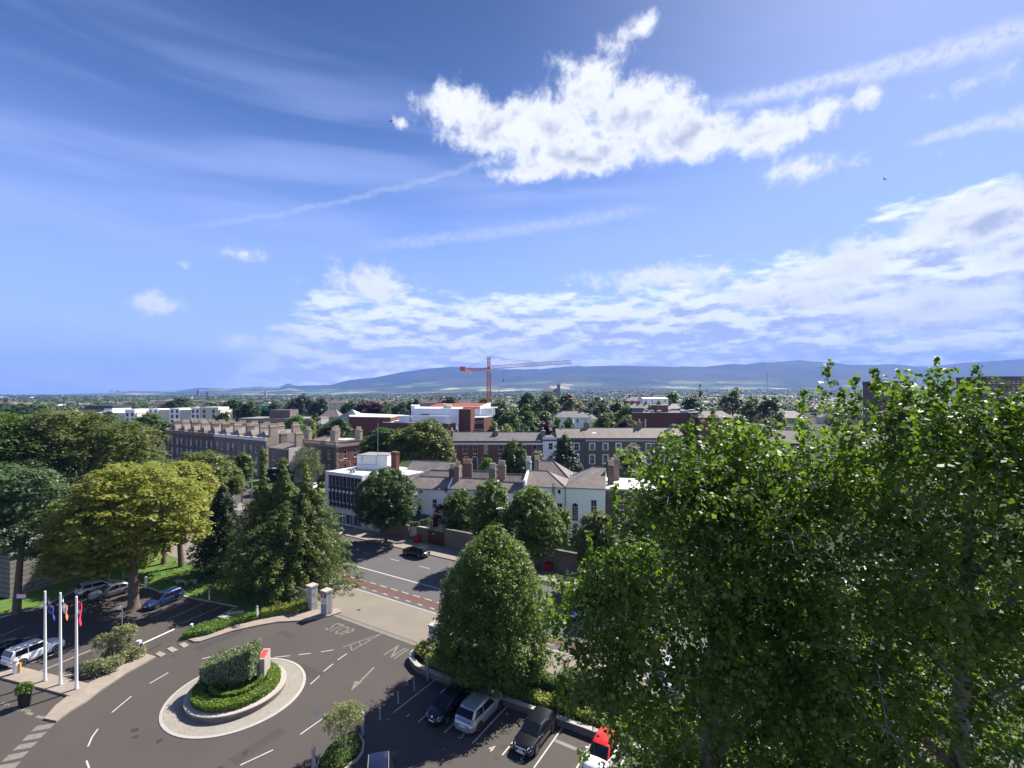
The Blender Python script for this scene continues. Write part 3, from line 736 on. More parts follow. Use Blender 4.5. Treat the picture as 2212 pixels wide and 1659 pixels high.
# flag poles and flags
FP = [c1(292, 815), c1(391, 840), c1(495, 869)]
tops = [c1(292, 240), c1(391, 250), c1(493, 274)]
desc = ['white flagpole flying the blue starred flag, leftmost of the three', 'white flagpole flying the green white and orange flag, middle of the three', 'white flagpole flying the red flag, rightmost of the three']
poles = []
for (p, q, d) in zip(FP, tops, desc):
    w0 = G(*p, .16); h = (p[1] - q[1]) / FOC * w0.y
    r = thing('flagpole', d, 'flagpole', w0, 0, 'flagpoles on the paved plinth')
    b = MB(); b.tube([(0, 0, 0), (0, 0, 1.6), (0, 0, h)], [.12, .11, .075], 14); b.build('mast', M_wpaint, r, 40)
    b = MB(); b.lathe([(.2, 0), (.2, .05), (.16, .09)], 14); b.build('base_collar', M_grey, r)
    b = MB(); b.lathe([(.075, h), (.085, h + .04), (.0, h + .08)], 12); b.build('finial', M_wpaint, r, 50)
    b = MB(); b.bar((.11, -.08, 1.2), (.11, -.06, h - .05), .008); b.build('halyard', M_grey, r)
    poles.append((w0, h))
def flag(name, label, pole, drop, ln, wtop, wbot, cols, slide, lean):
    w0, h = pole
    b = MB(); nu, nv = 18, 22; vs, fs, mi = [], [], []
    for j in range(nv + 1):
        v = j / nv
        wd = wtop + (wbot - wtop) * v
        for i in range(nu + 1):
            u = i / nu
            x = .14 + u * wd + lean * v * u; y = .10 * math.sin(u * 9 + v * 2) * (0.3 + u) + .05 * math.sin(v * 7)
            z = -drop - v * ln - slide * u
            vs.append((x, y, z))
    for j in range(nv):
        for i in range(nu):
            fs.append((j * (nu + 1) + i, j * (nu + 1) + i + 1, (j + 1) * (nu + 1) + i + 1, (j + 1) * (nu + 1) + i)); mi.append(cols(i / nu, j / nv))
    b.v, b.f, b.m = vs, fs, mi
    cl = [mat('flag_blue', (.02, .035, .22), .7), mat('flag_gold', (.7, .5, .05), .7), mat('flag_green', (.02, .25, .10), .7), mat('flag_white', (.75, .75, .75), .7), mat('flag_orange', (.75, .22, .04), .7), mat('flag_crimson', (.55, .03, .10), .7)]
    o = b.build(name, cl, smooth=180); o.location = w0 + Vector((0, 0, h)); o.rotation_euler = (0, 0, R(-12))
    return tag(o, label, 'flag')
def eu(u, v):
    for k in range(12):
        a = k * math.pi / 6
        if math.hypot(u - .5 - .26 * math.cos(a), (v - .5 - .32 * math.sin(a)) * .8) < .055: return 1
    return 0
flag('flag', 'blue flag with a ring of gold stars drooping from the left flagpole', poles[0], .35, 1.15, .6, 1.0, eu, .95, .15)
flag('flag', 'green white and orange tricolour hanging from the middle flagpole', poles[1], .1, 1.2, .45, .75, lambda u, v: 2 if u + .15 * v < .34 else (3 if u < .68 else 4), 1.0, .05)
flag('flag', 'red flag with a white round emblem hanging limp on the right flagpole', poles[2], .2, 1.9, .3, .42, lambda u, v: 3 if math.hypot((u - .45), (v - .42) * 3.2) < .3 else 5, .35, .0)

# bollards and little posts
def bollard(label, p, hh, rad, m, capm=None, group=None):
    r = thing('bollard', label, 'bollard', G(*p, 0), 0, group)
    b = MB(); b.lathe([(rad * 1.05, -.1), (rad, .04), (rad, hh * .86)], 12); b.build('shaft', m, r, 40)
    b = MB(); b.lathe([(rad * 1.12, hh * .86), (rad * 1.15, hh * .95), (rad * .75, hh), (0, hh)], 12); b.build('cap', capm or m, r, 40)
    return r
gb = 'bollards around the roundabout drive'
bollard('white cylindrical bollard beside the low shrubs next to the flagpoles', c1(697, 738), 1.05, .17, M_wpaint, M_granite_l, gb)
bollard('white cylindrical bollard at the rear corner of the white off-roader', c1(101, 778), 1.35, .2, M_wpaint, M_granite_l, gb)
bollard('white bollard at the tip of the hedged bed by the barrier', c1(1242, 496), .8, .13, M_wpaint, None, gb)
bollard('white bollard rising from the low hedge left of the plain gate pier', c1(1666, 424), 1.6, .12, M_wpaint, M_grey, gb)
bollard('thin white post at the edge of the lawn beyond the blue car', c1(1357, 296), 1.5, .09, M_wpaint, None, gb)
bollard('grey bollard on the sunlit lawn just right of the big trunk', c1(945, 216), 1.5, .14, M_wpaint, None, gb)
bollard('thin post behind the silver parked car', c1(708, 205), 1.7, .07, M_grey, None, gb)
bollard('thin post between the grey parked car and the big trunk', c1(800, 195), 1.7, .07, M_grey, None, gb)
bollard('grey bollard on the wall end beside the right-hand gate pier', c2(1134, 706), 1.5, .12, M_grey, None, gb)
bollard('slim round-headed lamp bollard in front of the low granite wall', c2(1112, 815), 2.2, .085, M_grey, M_granite_l, gb)
bollard('weathered bollard behind the clipped tree of the foreground island', c2(690, 1166), 1.7, .12, M_granite, None, gb)
bollard('weathered bollard at the left end of the foreground island', c2(372, 1390), 1.5, .12, M_granite, None, gb)
b = MB(); b.box(-.14, .14, -.07, .07, 0, .85); o = b.build('marker_post', mat('ochre_timber', (.55, .30, .08), .7), None); o.location = G(*c1(124, 762), .16); tag(o, 'ochre timber marker post beside the white bollard on the plinth', 'post')

# barrier
r = thing('barrier', 'white car park barrier with its arm down across the left lane', 'barrier', G(*c1(899, 660)), 0)
b = MB(); b.box(-.2, .2, -.17, .17, 0, 1.55); b.build('cabinet', mat('barrier_grey', (.5, .5, .5), .5, .05), r)
a = r.location; e = G(*c1(1130, 492), 1.0)
b = MB(); b.bar((.2, 0, 1.15), (e.x - a.x, e.y - a.y, 1.12), .07); b.build('arm', M_wpaint, r)
b = MB(); b.box(.2, .34, -.1, .1, 1.0, 1.3); b.build('hinge', M_dkgrey, r)
b = MB(); b.box(-.14, .14, -.18, -.172, .95, 1.25); b.build('notice', M_wpaint, r)

# slender sign post near the shrubs, sign on a trunk, stone benches
r = thing('sign_post', 'slender grey post with a small white box beside the tall shrub', 'post', G(*c1(790, 520)), 0)
b = MB(); b.tube([(0, 0, 0), (0, 0, 3.1)], .05, 8); b.build('post', M_grey, r)
b = MB(); b.box(-.45, -.05, -.08, .08, 2.7, 3.0); b.build('box', M_wpaint, r)
p = D(*c1(138, 268), 54.3)
r = thing('trunk_sign', 'small white notice with a red band fixed to the leftmost trunk', 'sign', p, 0)
b = MB(); b.box(-.52, .52, -.03, .03, -.25, .2); b.build('board', M_wpaint, r); b = MB(); b.box(-.52, .52, -.031, .031, .203, .34); b.build('band', M_sred, r)
def bench(lbl, x, y, s=1.0):
    r = thing('stone_bench', lbl, 'bench', G(*c1(x, y), .1), R(random.Random(x).uniform(-30, 40)), 'stone benches on the shaded lawn')
    b = MB(); b.box(-.8 * s, .8 * s, -.28, .28, .4, .52); b.build('seat', M_granite_l, r)
    for k in (-.5, .5):
        b = MB(); b.box(k * s - .12, k * s + .12, -.22, .22, 0, .4); b.build('leg', M_granite, r)
bench('pale stone bench nearest the hedge at the edge of the lawn', 1458, 432); bench('pale stone bench behind its twin on the hedged lawn', 1526, 402); bench('grey stone bench by the sunlit patch of lawn', 1185, 192, 1.3); bench('small grey stone bench in the shade beside the larger one', 1240, 190, .9)

# potted shrub
r = thing('potted_shrub', 'clipped round shrub in a tall black pot at the left edge', 'plant', G(*c1(160, 978)), 0)
b = MB(); b.lathe([(.36, 0), (.46, 1.2), (.42, 1.2), (.38, 1.05), (0, 1.05)], 20); b.build('pot', M_black, r, 40)
POT = r

# repairs, stains and covers on the tarmac
rr = random.Random(77)
b = MB()
for (t, n, w, h_) in ((-40, 27, 3.2, 1.1), (-52, 24, 1.2, 4.6), (-27, 22.5, 5.2, .9), (-34, 18, 1.0, 3.8), (-60, 17, 2.6, 1.4), (-47.5, 30.2, 2.2, .8), (-20, 21, .8, 3.6)):
    b.sheet([TN(t, n), TN(t + w, n + .05), TN(t + w - .04, n + h_), TN(t + .03, n + h_ - .05)], .0035)
tag(b.build('tarmac_repair', M_patch), kind='structure')
b = MB()
for i in range(46):
    if i < 12: c = TN(-27 + 2.46 * (i % 6) + 1.2 + rr.uniform(-.4, .4), rr.uniform(28.5, 32.5))
    else: c = TN(rr.uniform(-60, -14), rr.uniform(12, 34))
    r_ = rr.uniform(.08, .38); k = 9
    b.sheet([c + Vector((math.cos(2 * math.pi * j / k) * r_ * rr.uniform(.6, 1.2), math.sin(2 * math.pi * j / k) * r_ * rr.uniform(.6, 1.2), 0)) for j in range(k)], .0042 + i * .00002)
tag(b.build('oil_stain', M_stain), kind='structure')
b = MB()
for (t, n, s_) in ((-33, 24.5, .38), (-51, 29.5, .32), (-24.5, 24.5, .3), (-62, 50.5, .4), (-38, 50.0, .4), (-44, 54.5, .35)):
    c = TN(t, n); b.lathe([(s_, .0), (s_, .009), (s_ * .8, .0095), (0, .0095)], 16, c)
tag(b.build('manhole_cover', M_dkgrey), kind='structure')
b = MB()
for (t, n) in ((-100, 51.5), (-96, 54.2), (-70, 46.0), (-40, 55.2)):
    b.sheet([TN(t, n), TN(t + 9, n + .05), TN(t + 9, n + 1.0), TN(t, n + .9)], .0042)
tag(b.build('road_repair', mat('road_patch', (.066, .06, .06), .85, .2, .8)), kind='structure')

# ------------------------------------------------------------------ building helpers (local frame: x along the front, y into the building)
def wall_face(b, p0, u, v, L, z0, z1, ops, depth=.14, mi=0):
    p0, u, v = Vector(p0), Vector(u), Vector(v)
    def P(x, d, z): q = p0 + u * x + v * d; return (q.x, q.y, z)
    xs = sorted({0.0, L} | {o[0] for o in ops} | {o[0] + o[2] for o in ops}); zs = sorted({z0, z1} | {o[1] for o in ops} | {o[1] + o[3] for o in ops})
    for i in range(len(xs) - 1):
        for j in range(len(zs) - 1):
            mx, mz = (xs[i] + xs[i + 1]) / 2, (zs[j] + zs[j + 1]) / 2
            if any(o[0] < mx < o[0] + o[2] and o[1] < mz < o[1] + o[3] for o in ops): continue
            b.add([P(xs[i], 0, zs[j]), P(xs[i + 1], 0, zs[j]), P(xs[i + 1], 0, zs[j + 1]), P(xs[i], 0, zs[j + 1])], [(0, 1, 2, 3)], mi)
    for x, z, w, h in [o[:4] for o in ops]:
        a = [P(x, 0, z), P(x + w, 0, z), P(x + w, 0, z + h), P(x, 0, z + h)]; c = [P(x, depth, z), P(x + w, depth, z), P(x + w, depth, z + h), P(x, depth, z + h)]
        b.add(a + c, [(0, 4, 5, 1), (1, 5, 6, 2), (2, 6, 7, 3), (3, 7, 4, 0)], mi)
def abox(b, p0, u, v, x0, x1, d0, d1, z0, z1, mi=0):
    p0, u, v = Vector(p0), Vector(u), Vector(v)
    q = [p0 + u * x + v * d for x, d in ((x0, d0), (x1, d0), (x1, d1), (x0, d1))]
    return b.prism([(k.x, k.y) for k in q], z0, z1, mi)
def window(parent, p0, u, v, x, z, w, h, fm=None, gm=None, cols=2, rows=2, fr=.07, surround=0, sill=True, depth=.14, name='window'):
    b = MB()
    for a0, a1, c0, c1_ in ((x, x + fr, z, z + h), (x + w - fr, x + w, z, z + h), (x + fr, x + w - fr, z, z + fr), (x + fr, x + w - fr, z + h - fr, z + h)):
        abox(b, p0, u, v, a0, a1, depth - .09, depth, c0, c1_)
    for k in range(1, cols): xx = x + w * k / cols; abox(b, p0, u, v, xx - .016, xx + .016, depth - .05, depth, z + fr, z + h - fr)
    for k in range(1, rows):
        zz = z + h * k / rows; t = .035 if (rows % 2 == 0 and k == rows // 2) else .016
        abox(b, p0, u, v, x + fr, x + w - fr, depth - .07, depth - .005, zz - t, zz + t)
    if sill: abox(b, p0, u, v, x - .1, x + w + .1, -.09, .03, z - .1, z - .002)
    if surround:
        s = surround
        for a0, a1, c0, c1_ in ((x - s, x - .002, z, z + h), (x + w + .002, x + w + s, z, z + h), (x - s, x + w + s, z + h + .002, z + h + s)):
            abox(b, p0, u, v, a0, a1, -.04, .02, c0, c1_)
    o = b.build(name, fm or M_wpaint, parent)
    g = MB(); abox(g, p0, u, v, x + fr * .5, x + w - fr * .5, depth - .02, depth + .01, z + fr * .5, z + h - fr * .5)
    g.build('pane', gm or M_glass, o)
    return o
def roof_gable(b, x0, x1, y0, y1, ze, zr, hl=0.0, hr=0.0, ov=.18, mi=0, gmi=1, th=.10):
    ym = (y0 + y1) / 2; a, c, e, f = x0 - (ov if hl else 0), x1 + (ov if hr else 0), y0 - ov, y1 + ov
    sl = (zr - ze) / (ym - y0); zo = ze - ov * sl
    V = [(a, e, zo), (c, e, zo), (c, f, zo), (a, f, zo), (x0 + hl, ym, zr), (x1 - hr, ym, zr)]
    V += [(p[0], p[1], p[2] - th) for p in V[:4]]
    b.add(V, [(0, 1, 5, 4), (2, 3, 4, 5), (0, 6, 7, 1)[::-1], (2, 8, 9, 3)[::-1]], mi)
    b.add([V[0], V[3], V[4]], [(1, 0, 2)], mi if hl else gmi)
    b.add([V[1], V[2], V[5]], [(0, 1, 2)], mi if hr else gmi)
    b.add(V, [(6, 9, 8, 7)], mi)
    # ridge and hip tiles
    b.bar((x0 + hl, ym, zr + .03), (x1 - hr, ym, zr + .03), .1, 2)
    if hl:
        b.bar((a, e, zo + .05), (x0 + hl, ym, zr + .03), .09, 2); b.bar((a, f, zo + .05), (x0 + hl, ym, zr + .03), .09, 2)
    if hr:
        b.bar((c, e, zo + .05), (x1 - hr, ym, zr + .03), .09, 2); b.bar((c, f, zo + .05), (x1 - hr, ym, zr + .03), .09, 2)
def chimney(parent, x, y, wx, wy, z0, z1, m, pots=4, along='x', potm=None):
    b = MB(); b.box(x - wx / 2, x + wx / 2, y - wy / 2, y + wy / 2, z0, z1 - .35)
    b.box(x - wx / 2 - .07, x + wx / 2 + .07, y - wy / 2 - .07, y + wy / 2 + .07, z1 - .35, z1 - .2)
    b.box(x - wx / 2 - .02, x + wx / 2 + .02, y - wy / 2 - .02, y + wy / 2 + .02, z1 - .2, z1)
    for k in range(pots):
        f = (k + .5) / pots - .5
        px, py = (x + f * (wx - .1), y) if along == 'x' else (x, y + f * (wy - .1))
        b.lathe([(.17, z1), (.14, z1 + .1), (.14, z1 + .78), (.17, z1 + .82), (.17, z1 + .92), (.09, z1 + .92)], 8, (px, py, 0), 1)
    return b.build('chimney', [m, potm or M_potc], parent)
UX, UY = Vector((1, 0, 0)), Vector((0, 1, 0))
def shell(parent, w, d, z1, m, front=(), right=(), left=(), z0=-.1, depth=.14, mats=None):
    b = MB()
    wall_face(b, (0, 0, 0), UX, UY, w, z0, z1, [o[:4] for o in front], depth)
    wall_face(b, (w, 0, 0), UY, -UX, d, z0, z1, [o[:4] for o in right], depth)
    wall_face(b, (0, d, 0), -UY, UX, d, z0, z1, [o[:4] for o in left], depth)
    wall_face(b, (w, d, 0), -UX, -UY, w, z0, z1, [])
    return b.build('wall', m, parent)
def wins(parent, lst, p0=(0, 0, 0), u=UX, v=UY, **k):
    for o in lst: window(parent, p0, u, v, *o[:4], **{**k, **(o[4] if len(o) > 4 else {})})

# ------------------------------------------------------------------ office block on the corner
ow, od = 10.4, 12.0
r = thing('office_block', 'white concrete office block with dark fins and blue-grey window bays at the road corner', 'building', TN(-80.8, 61.9), RA)
bx0, bw = .48, (ow - .75) / 9
rowz = [(7.42, 1.95, 6.72), (4.4, 1.78, 3.42)]
ops = []
for i in range(9):
    for z, h, _ in rowz: ops.append((bx0 + i * bw + .09, z, bw - .18, h))
    ops.append((bx0 + i * bw + .04, .3, bw - .08, 1.85))
b = MB(); wall_face(b, (0, 0, 0), UX, UY, ow, -.1, 10.05, ops, .16)
so = [(1.0 + k * 1.55, z, 1.2, 1.6) for z in (7.6, 4.6, 1.3) for k in range(6)]
wall_face(b, (ow, 0, 0), UY, -UX, od, -.1, 10.05, so, .14); wall_face(b, (0, od, 0), -UY, UX, od, -.1, 10.05, so, .14); wall_face(b, (ow, od, 0), -UX, -UY, ow, -.1, 10.05, [])
b.box(-.12, 0, -.2, .25, -.1, 10.1); b.box(-.12, ow + .12, -.22, -.002, 9.5, 10.12); b.box(ow, ow + .12, -.2, .3, -.1, 10.1)
b.box(-.05, ow + .05, -.25, -.004, -.1, .28)
b.build('wall', mat('pale_concrete', (.76, .74, .71), .8, .12, .5, fine=.06, fscale=6), r)
for i in range(9):
    for z, h, _ in rowz:
        window(r, (0, 0, 0), UX, UY, bx0 + i * bw + .09, z, bw - .18, h, M_grey, [M_glass, M_glass_b, M_glass][(i * 7 + int(z)) % 3] if i not in (5, 6) else M_glass_p if z > 6 and False else M_glass_b, 1, 2, .05, 0, False, .16)
    f = window(r, (0, 0, 0), UX, UY, bx0 + i * bw + .04, .3, bw - .08, 1.85, M_grey, M_glass_b, 1, 1, .06, 0, False, .16, 'shop_window')
    g = MB()
    if i % 2 == 0:
        for k in range(4): abox(g, (0, 0, 0), UX, UY, bx0 + i * bw + .42, bx0 + i * bw + .72, .128, .136, .55 + k * .38, .78 + k * .38)
        g.build('display_card', M_wpaint, f)
for _, _, z in rowz:
    b = MB(); b.box(bx0 + .09, bx0 + 9 * bw - .09, -.03, -.003, z, z + .66); b.build('spandrel_panel', M_panel, r)
for i in range(1, 9):
    b = MB(); b.box(bx0 + i * bw - .075, bx0 + i * bw + .075, -.30, -.005, 3.2, 9.45); b.build('fin', M_dkgrey, r)
b = MB()
for i in range(9): b.box(bx0 + i * bw + .1, bx0 + (i + 1) * bw - .1, -.11, -.006, 6.24, 6.68)
b.build('white_band', M_wpaint, r)
b = MB(); b.box(.05, ow - .05, .05, od - .05, 9.9, 10.0); b.box(.9, 1.3, .8, 1.2, 10, 10.1); b.build('roof', M_flatroof, r)
b = MB(); b.box(bx0 + bw * .95, bx0 + bw * 1.75, -.2, -.06, 2.3, 3.1); s = b.build('sign', M_oran, r)
b = MB(); b.box(bx0 + bw * 1.05, bx0 + bw * 1.65, -.205, -.199, 2.75, 2.8); b.build('sign_stripe', M_wpaint, s); b = MB(); b.box(bx0 + bw * 1.05, bx0 + bw * 1.5, -.205, -.199, 2.55, 2.6); b.build('sign_stripe', M_wpaint, s)
for k in range(2):
    b = MB(); b.lathe([(.24, 10), (.24, 10.5), (.34, 10.55), (.3, 10.75), (0, 10.85)], 12, (5.6 + k * .8, 1.4, 0)); b.build('roof_vent', M_grey, r)
ph = r; q = Matrix.Rotation(R(-12) - RA, 3, 'Z')
loc = Vector((-32.1, 98.05, 0)) - TN(-80.8, 61.9); px, py = loc.dot(T), loc.dot(N)
pu, pv = q @ UX, q @ UY
b = MB(); P0 = Vector((px, py, 0))
abox(b, P0, pu, pv, 0, 6.7, 0, 5.2, 9.95, 12.75); abox(b, P0, pu, pv, 4.9, 6.9, -.18, 2.6, 9.95, 12.95)
b.build('penthouse', M_white, r)
b = MB(); abox(b, P0, pu, pv, -.12, 6.6, -.12, 5.3, 12.755, 12.86); abox(b, P0, pu, pv, 4.85, 7.0, -.25, 2.7, 12.955, 13.06); b.build('penthouse_roof', M_greyroof, r)
b = MB()
for a0, a1, z in ((.15, 4.3, 10.95),): abox(b, P0, pu, pv, a0, a1, -.05, -.005, z, z + .05)
abox(b, P0, pu, pv, 4.3, 4.35, -.05, -.005, 10.95, 12.6); abox(b, P0, pu, pv, 1.1, 1.16, -.12, -.005, 11.6, 12.6); abox(b, P0, pu, pv, 1.1, 1.5, -.12, -.005, 12.4, 12.45)
b.build('cable_run', M_dkgrey, r)
b = MB(); b.tube([(px + 3.9, py + 2, 12.8), (px + 3.9, py + 2, 19.5)], .05, 6); b.build('mast', M_grey, r)
b = MB(); b.box(ow + .13, ow + 4.4, 4.5, od, -.1, 9.3); b.box(ow + .13, ow + 4.55, 4.4, od + .1, 9.302, 9.5, 1); b.build('rear_wing', [M_cream, M_flatroof], r)
chimney(r, ow + 2.3, 6.2, 1.35, .95, 9.5, 14.1, M_brick_r, 0)
b = MB(); b.box(ow + .4, ow + 1.4, 5.8, 7.4, 9.502, 11.2); b.build('roof_lantern', M_glass_p, r)

# ------------------------------------------------------------------ garden walls, gates and bins along the far pavement
wl = thing('garden_wall', 'old rubble stone wall between the brown gate and the hidden gardens on the right', 'wall', TN(-50.2, 61.5), RA)
b = MB(); b.box(0, 60, 0, .4, -.1, 2.95); b.build('wall', M_stone_w, wl); b = MB(); b.box(-.03, 60, -.06, .46, 2.952, 3.1); b.build('coping', M_stone_w, wl)
wl = thing('garden_wall', 'pale rendered wall joined to the right side of the office block', 'wall', TN(-70.2, 61.7), RA)
b = MB(); b.box(0, 4.6, 0, .35, -.1, 1.9); b.build('wall', M_cream, wl); b = MB(); b.box(0, .6, -.08, .43, -.1, 2.3); b.build('pillar', M_wpaint, wl)
wl = thing('garden_wall', 'dark overgrown wall under the round street tree', 'wall', TN(-65.4, 61.5), RA)
b = MB(); b.box(0, 7.0, 0, .4, -.1, 2.3); b.build('wall', M_stone_w, wl); b = MB(); b.box(-.04, 7.05, -.06, .46, 2.302, 2.42); b.build('coping', M_granite, wl)
wl = thing('garden_wall', 'short rubble wall and pillar between the open gateway and the brown gate', 'wall', TN(-56.4, 61.5), RA)
b = MB(); b.box(0, 2.4, 0, .45, -.1, 2.5); b.build('wall', M_stone_w, wl); b = MB(); b.box(-.05, 2.45, -.05, .5, 2.502, 2.65); b.build('coping', M_granite, wl)
r = thing('double_gate', 'tall brown boarded double gate with a small white notice in the garden wall', 'gate', TN(-53.9, 61.6), RA)
b = MB()
for k in range(24): b.box(k * .152, k * .152 + .145, 0, .05 + .008 * (k % 2), .05, 2.35)
b.box(0, 3.65, -.03, -.002, .3, .42); b.box(0, 3.65, -.03, -.002, 1.9, 2.02); b.build('boards', M_wood_b, r)
b = MB(); b.box(1.05, 1.3, -.045, -.032, 1.75, 2.0); b.build('notice', M_wpaint, r)
b = MB(); b.box(-.12, 0, -.1, .2, -.1, 2.6); b.box(3.65, 3.77, -.1, .2, -.1, 2.6); b.build('gate_post', M_stone_w, r)
def wheelie(lbl, t, n, s=1.0):
    r = thing('wheelie_bin', lbl, 'bin', TN(t, n, .12), RA + .1); r.scale = (.85, .85, .85)
    b = MB(); b.add([(-.55, -.38, .12), (.55, -.38, .12), (.55, .38, .12), (-.55, .38, .12), (-.66, -.5, 1.15), (.66, -.5, 1.15), (.66, .45, 1.15), (-.66, .45, 1.15)],
        [(0, 3, 2, 1), (0, 1, 5, 4), (1, 2, 6, 5), (2, 3, 7, 6), (3, 0, 4, 7), (4, 5, 6, 7)]); b.build('body', M_bin, r)
    b = MB(); b.add([(-.69, -.54, 1.16), (.69, -.54, 1.16), (.69, .49, 1.16), (-.69, .49, 1.16), (-.64, -.2, 1.34), (.64, -.2, 1.34), (.64, .45, 1.38), (-.64, .45, 1.38)],
        [(0, 1, 5, 4), (1, 2, 6, 5), (2, 3, 7, 6), (3, 0, 4, 7), (4, 5, 6, 7)]); b.build('lid', M_bin, r)
    for sx in (-.5, .5):
        for sy in (-.3, .3):
            b = MB(); b.tube([(sx - .03, sy, .1), (sx + .03, sy, .1)], .1, 10); b.build('wheel', M_rubber, r)
wheelie('large red bin on the pavement in front of the open gateway', -55.6, 60.8)
wheelie('large red bin further right, nearly hidden between the trees', -30.6, 60.9)

# ------------------------------------------------------------------ white houses seen from the back
UA, VA = Vector((math.cos(R(-12)), math.sin(R(-12)), 0)), Vector((-math.sin(R(-12)), math.cos(R(-12)), 0))
A0 = Vector((2.3, 84.0, 0)); RAA = R(-12)
def pa(s, d=0): return A0 + UA * s + VA * d
def sof(x, d=0):                                     # position along the row that is seen at x
    k = (x - CX) / FOC; a = A0 + VA * d
    return (k * a.y - a.x) / (UA.x - k * UA.y)
rm = [M_slate_b, M_white, M_lead]
def rear_house(label, s0, s1, ze, zr, d, ws, hl=0, hr=0, zr2=None, d2=5.5, roofm=M_slate_b, wallm=M_white):
    r = thing('terraced_house', label, 'house', pa(s0), RAA)
    w = s1 - s0
    shell(r, w, d + d2, ze, wallm, ws)
    wins(r, ws)
    b = MB(); roof_gable(b, 0, w, 0, d, ze + .02, zr, hl, hr); b.build('roof', [roofm, wallm, M_lead], r)
    if zr2:
        b = MB(); roof_gable(b, 0, w, d + .2, d + d2 + .2, ze + .02, zr2, hl, hr, .05); b.build('rear_roof', [roofm, wallm, M_lead], r)
    b = MB(); b.tube([(-.05, -.24, ze - .12), (w + .05, -.24, ze - .12)], .07, 6); b.build('gutter', M_dkgrey, r)
    return r
S = dict(cols=2, rows=2)
s0 = -24.4
h1 = rear_house('white rendered house with a red creeper, nearest the office block', s0, sof(967), 8.0, 9.6, 6.0,
    [(sof(903.3) - s0, 7.0, .95, .6, S), (sof(933.5) - s0, 4.3, .95, 1.75, S), (sof(899) - s0, 2.9, .95, 1.75, S), (sof(935) - s0, .75, 1.0, 2.0, S)], 3.2, 0, 9.9)
b = MB(); b.box(sof(967) - s0 - .05, sof(967) - s0 + .3, -.1, 6.1, 7.2, 8.2); b.add([(sof(967) - s0 - .04, -.15, 8.2), (sof(967) - s0 + .29, -.15, 8.2), (sof(967) - s0 + .29, 3, 9.95), (sof(967) - s0 - .04, 3, 9.95), (sof(967) - s0 + .29, 6.1, 8.2), (sof(967) - s0 - .04, 6.1, 8.2)],
    [(0, 1, 2, 3), (3, 2, 4, 5), (0, 3, 5), (1, 4, 2)]); b.build('party_parapet', M_white, h1)
def pipe(par, pts, rad=.055):
    b = MB(); b.tube(pts, rad, 6); b.build('downpipe', M_black, par)
x0 = sof(912) - s0; pipe(h1, [(x0 - .6, -.12, 6.0), (x0, -.12, 5.6), (x0, -.12, 3.4), (x0 + 1.9, -.12, 2.6), (x0 + 1.9, -.12, 0)])
pipe(h1, [(x0 + 2.2, -.12, 2.6), (x0 + 2.2, -.12, 0)])
xa = sof(893) - s0
b = MB(); b.box(xa - .6, sof(926) - s0, -3.4, -.01, -.1, 1.95); b.build('annexe', M_white, h1)
b = MB(); b.add([(xa - .8, -3.6, 1.95), (sof(926) - s0 + .2, -3.6, 1.95), (sof(926) - s0 + .2, -.02, 3.1), (xa - .8, -.02, 3.1), (xa - .8, -3.6, 1.83), (sof(926) - s0 + .2, -3.6, 1.83), (sof(926) - s0 + .2, -.02, 2.98), (xa - .8, -.02, 2.98)],
    [(0, 1, 2, 3), (0, 4, 5, 1), (1, 5, 6, 2), (3, 7, 4, 0), (4, 7, 6, 5)]); b.build('lean_to_roof', mat('dark_slate', (.05, .052, .06), .6, .2, 1), h1)
s0 = sof(969.5)
h2 = rear_house('white house with the pale straight slate roof and creeper on its left edge', s0, sof(1069), 8.2, 9.7, 5.0, [(2.0, 5.4, .9, 1.5, S), (5.2, 5.4, .9, 1.5, S), (3.4, 2.2, 1, 1.9, S)], 0, 0, 10.3, 5.0)
s0b = sof(1069.5)
h3 = rear_house('narrow white house with the darker low roof and a small white-barred window', s0b, sof(1133), 8.0, 9.3, 4.4, [(sof(1109) - s0b, 6.8, 1.05, .85, dict(cols=4, rows=2)), (1.2, 3.6, .9, 1.6, S)], 0, 0, 10.0, 5.0)
s0c = sof(1134.5)
h4 = rear_house('white house with a hipped slate roof and a wide barred window', s0c, sof(1220.5), 9.25, 11.3, 8.0,
    [(sof(1146) - s0c, 6.4, 2.0, 2.4, dict(cols=5, rows=3)), (sof(1204) - s0c, 8.0, .62, .8, dict(cols=1, rows=1)), (sof(1203) - s0c, 4.9, .95, 1.5, S)], 0, 3.6, 12.1, 8.0)
for xx in (1194, 1197.5): pipe(h4, [(sof(xx) - s0c, -.12, 9.9), (sof(xx) - s0c, -.12, 1)])
b = MB(); b.box(-.25, .1, -.2, 8, 7.4, 10.2); b.add([(-.25, -.2, 10.2), (.1, -.2, 10.2), (.1, 4, 11.7), (-.25, 4, 11.7), (.1, 8, 10.2), (-.25, 8, 10.2)], [(0, 1, 2, 3), (3, 2, 4, 5), (0, 3, 5), (1, 4, 2)]); b.build('party_parapet', M_white, h4)
s0d = sof(1221)
h5 = rear_house('tall white house with an arched stair window and a plain sash', s0d, sof(1307.5), 9.3, 12.1, 11.0,
    [(sof(1276) - s0d, 4.85, 1.05, 2.4, S)], 4.6, 0, None, 5.0)
pipe(h5, [(.02, -.14, 9.1), (.02, -.14, 1)])
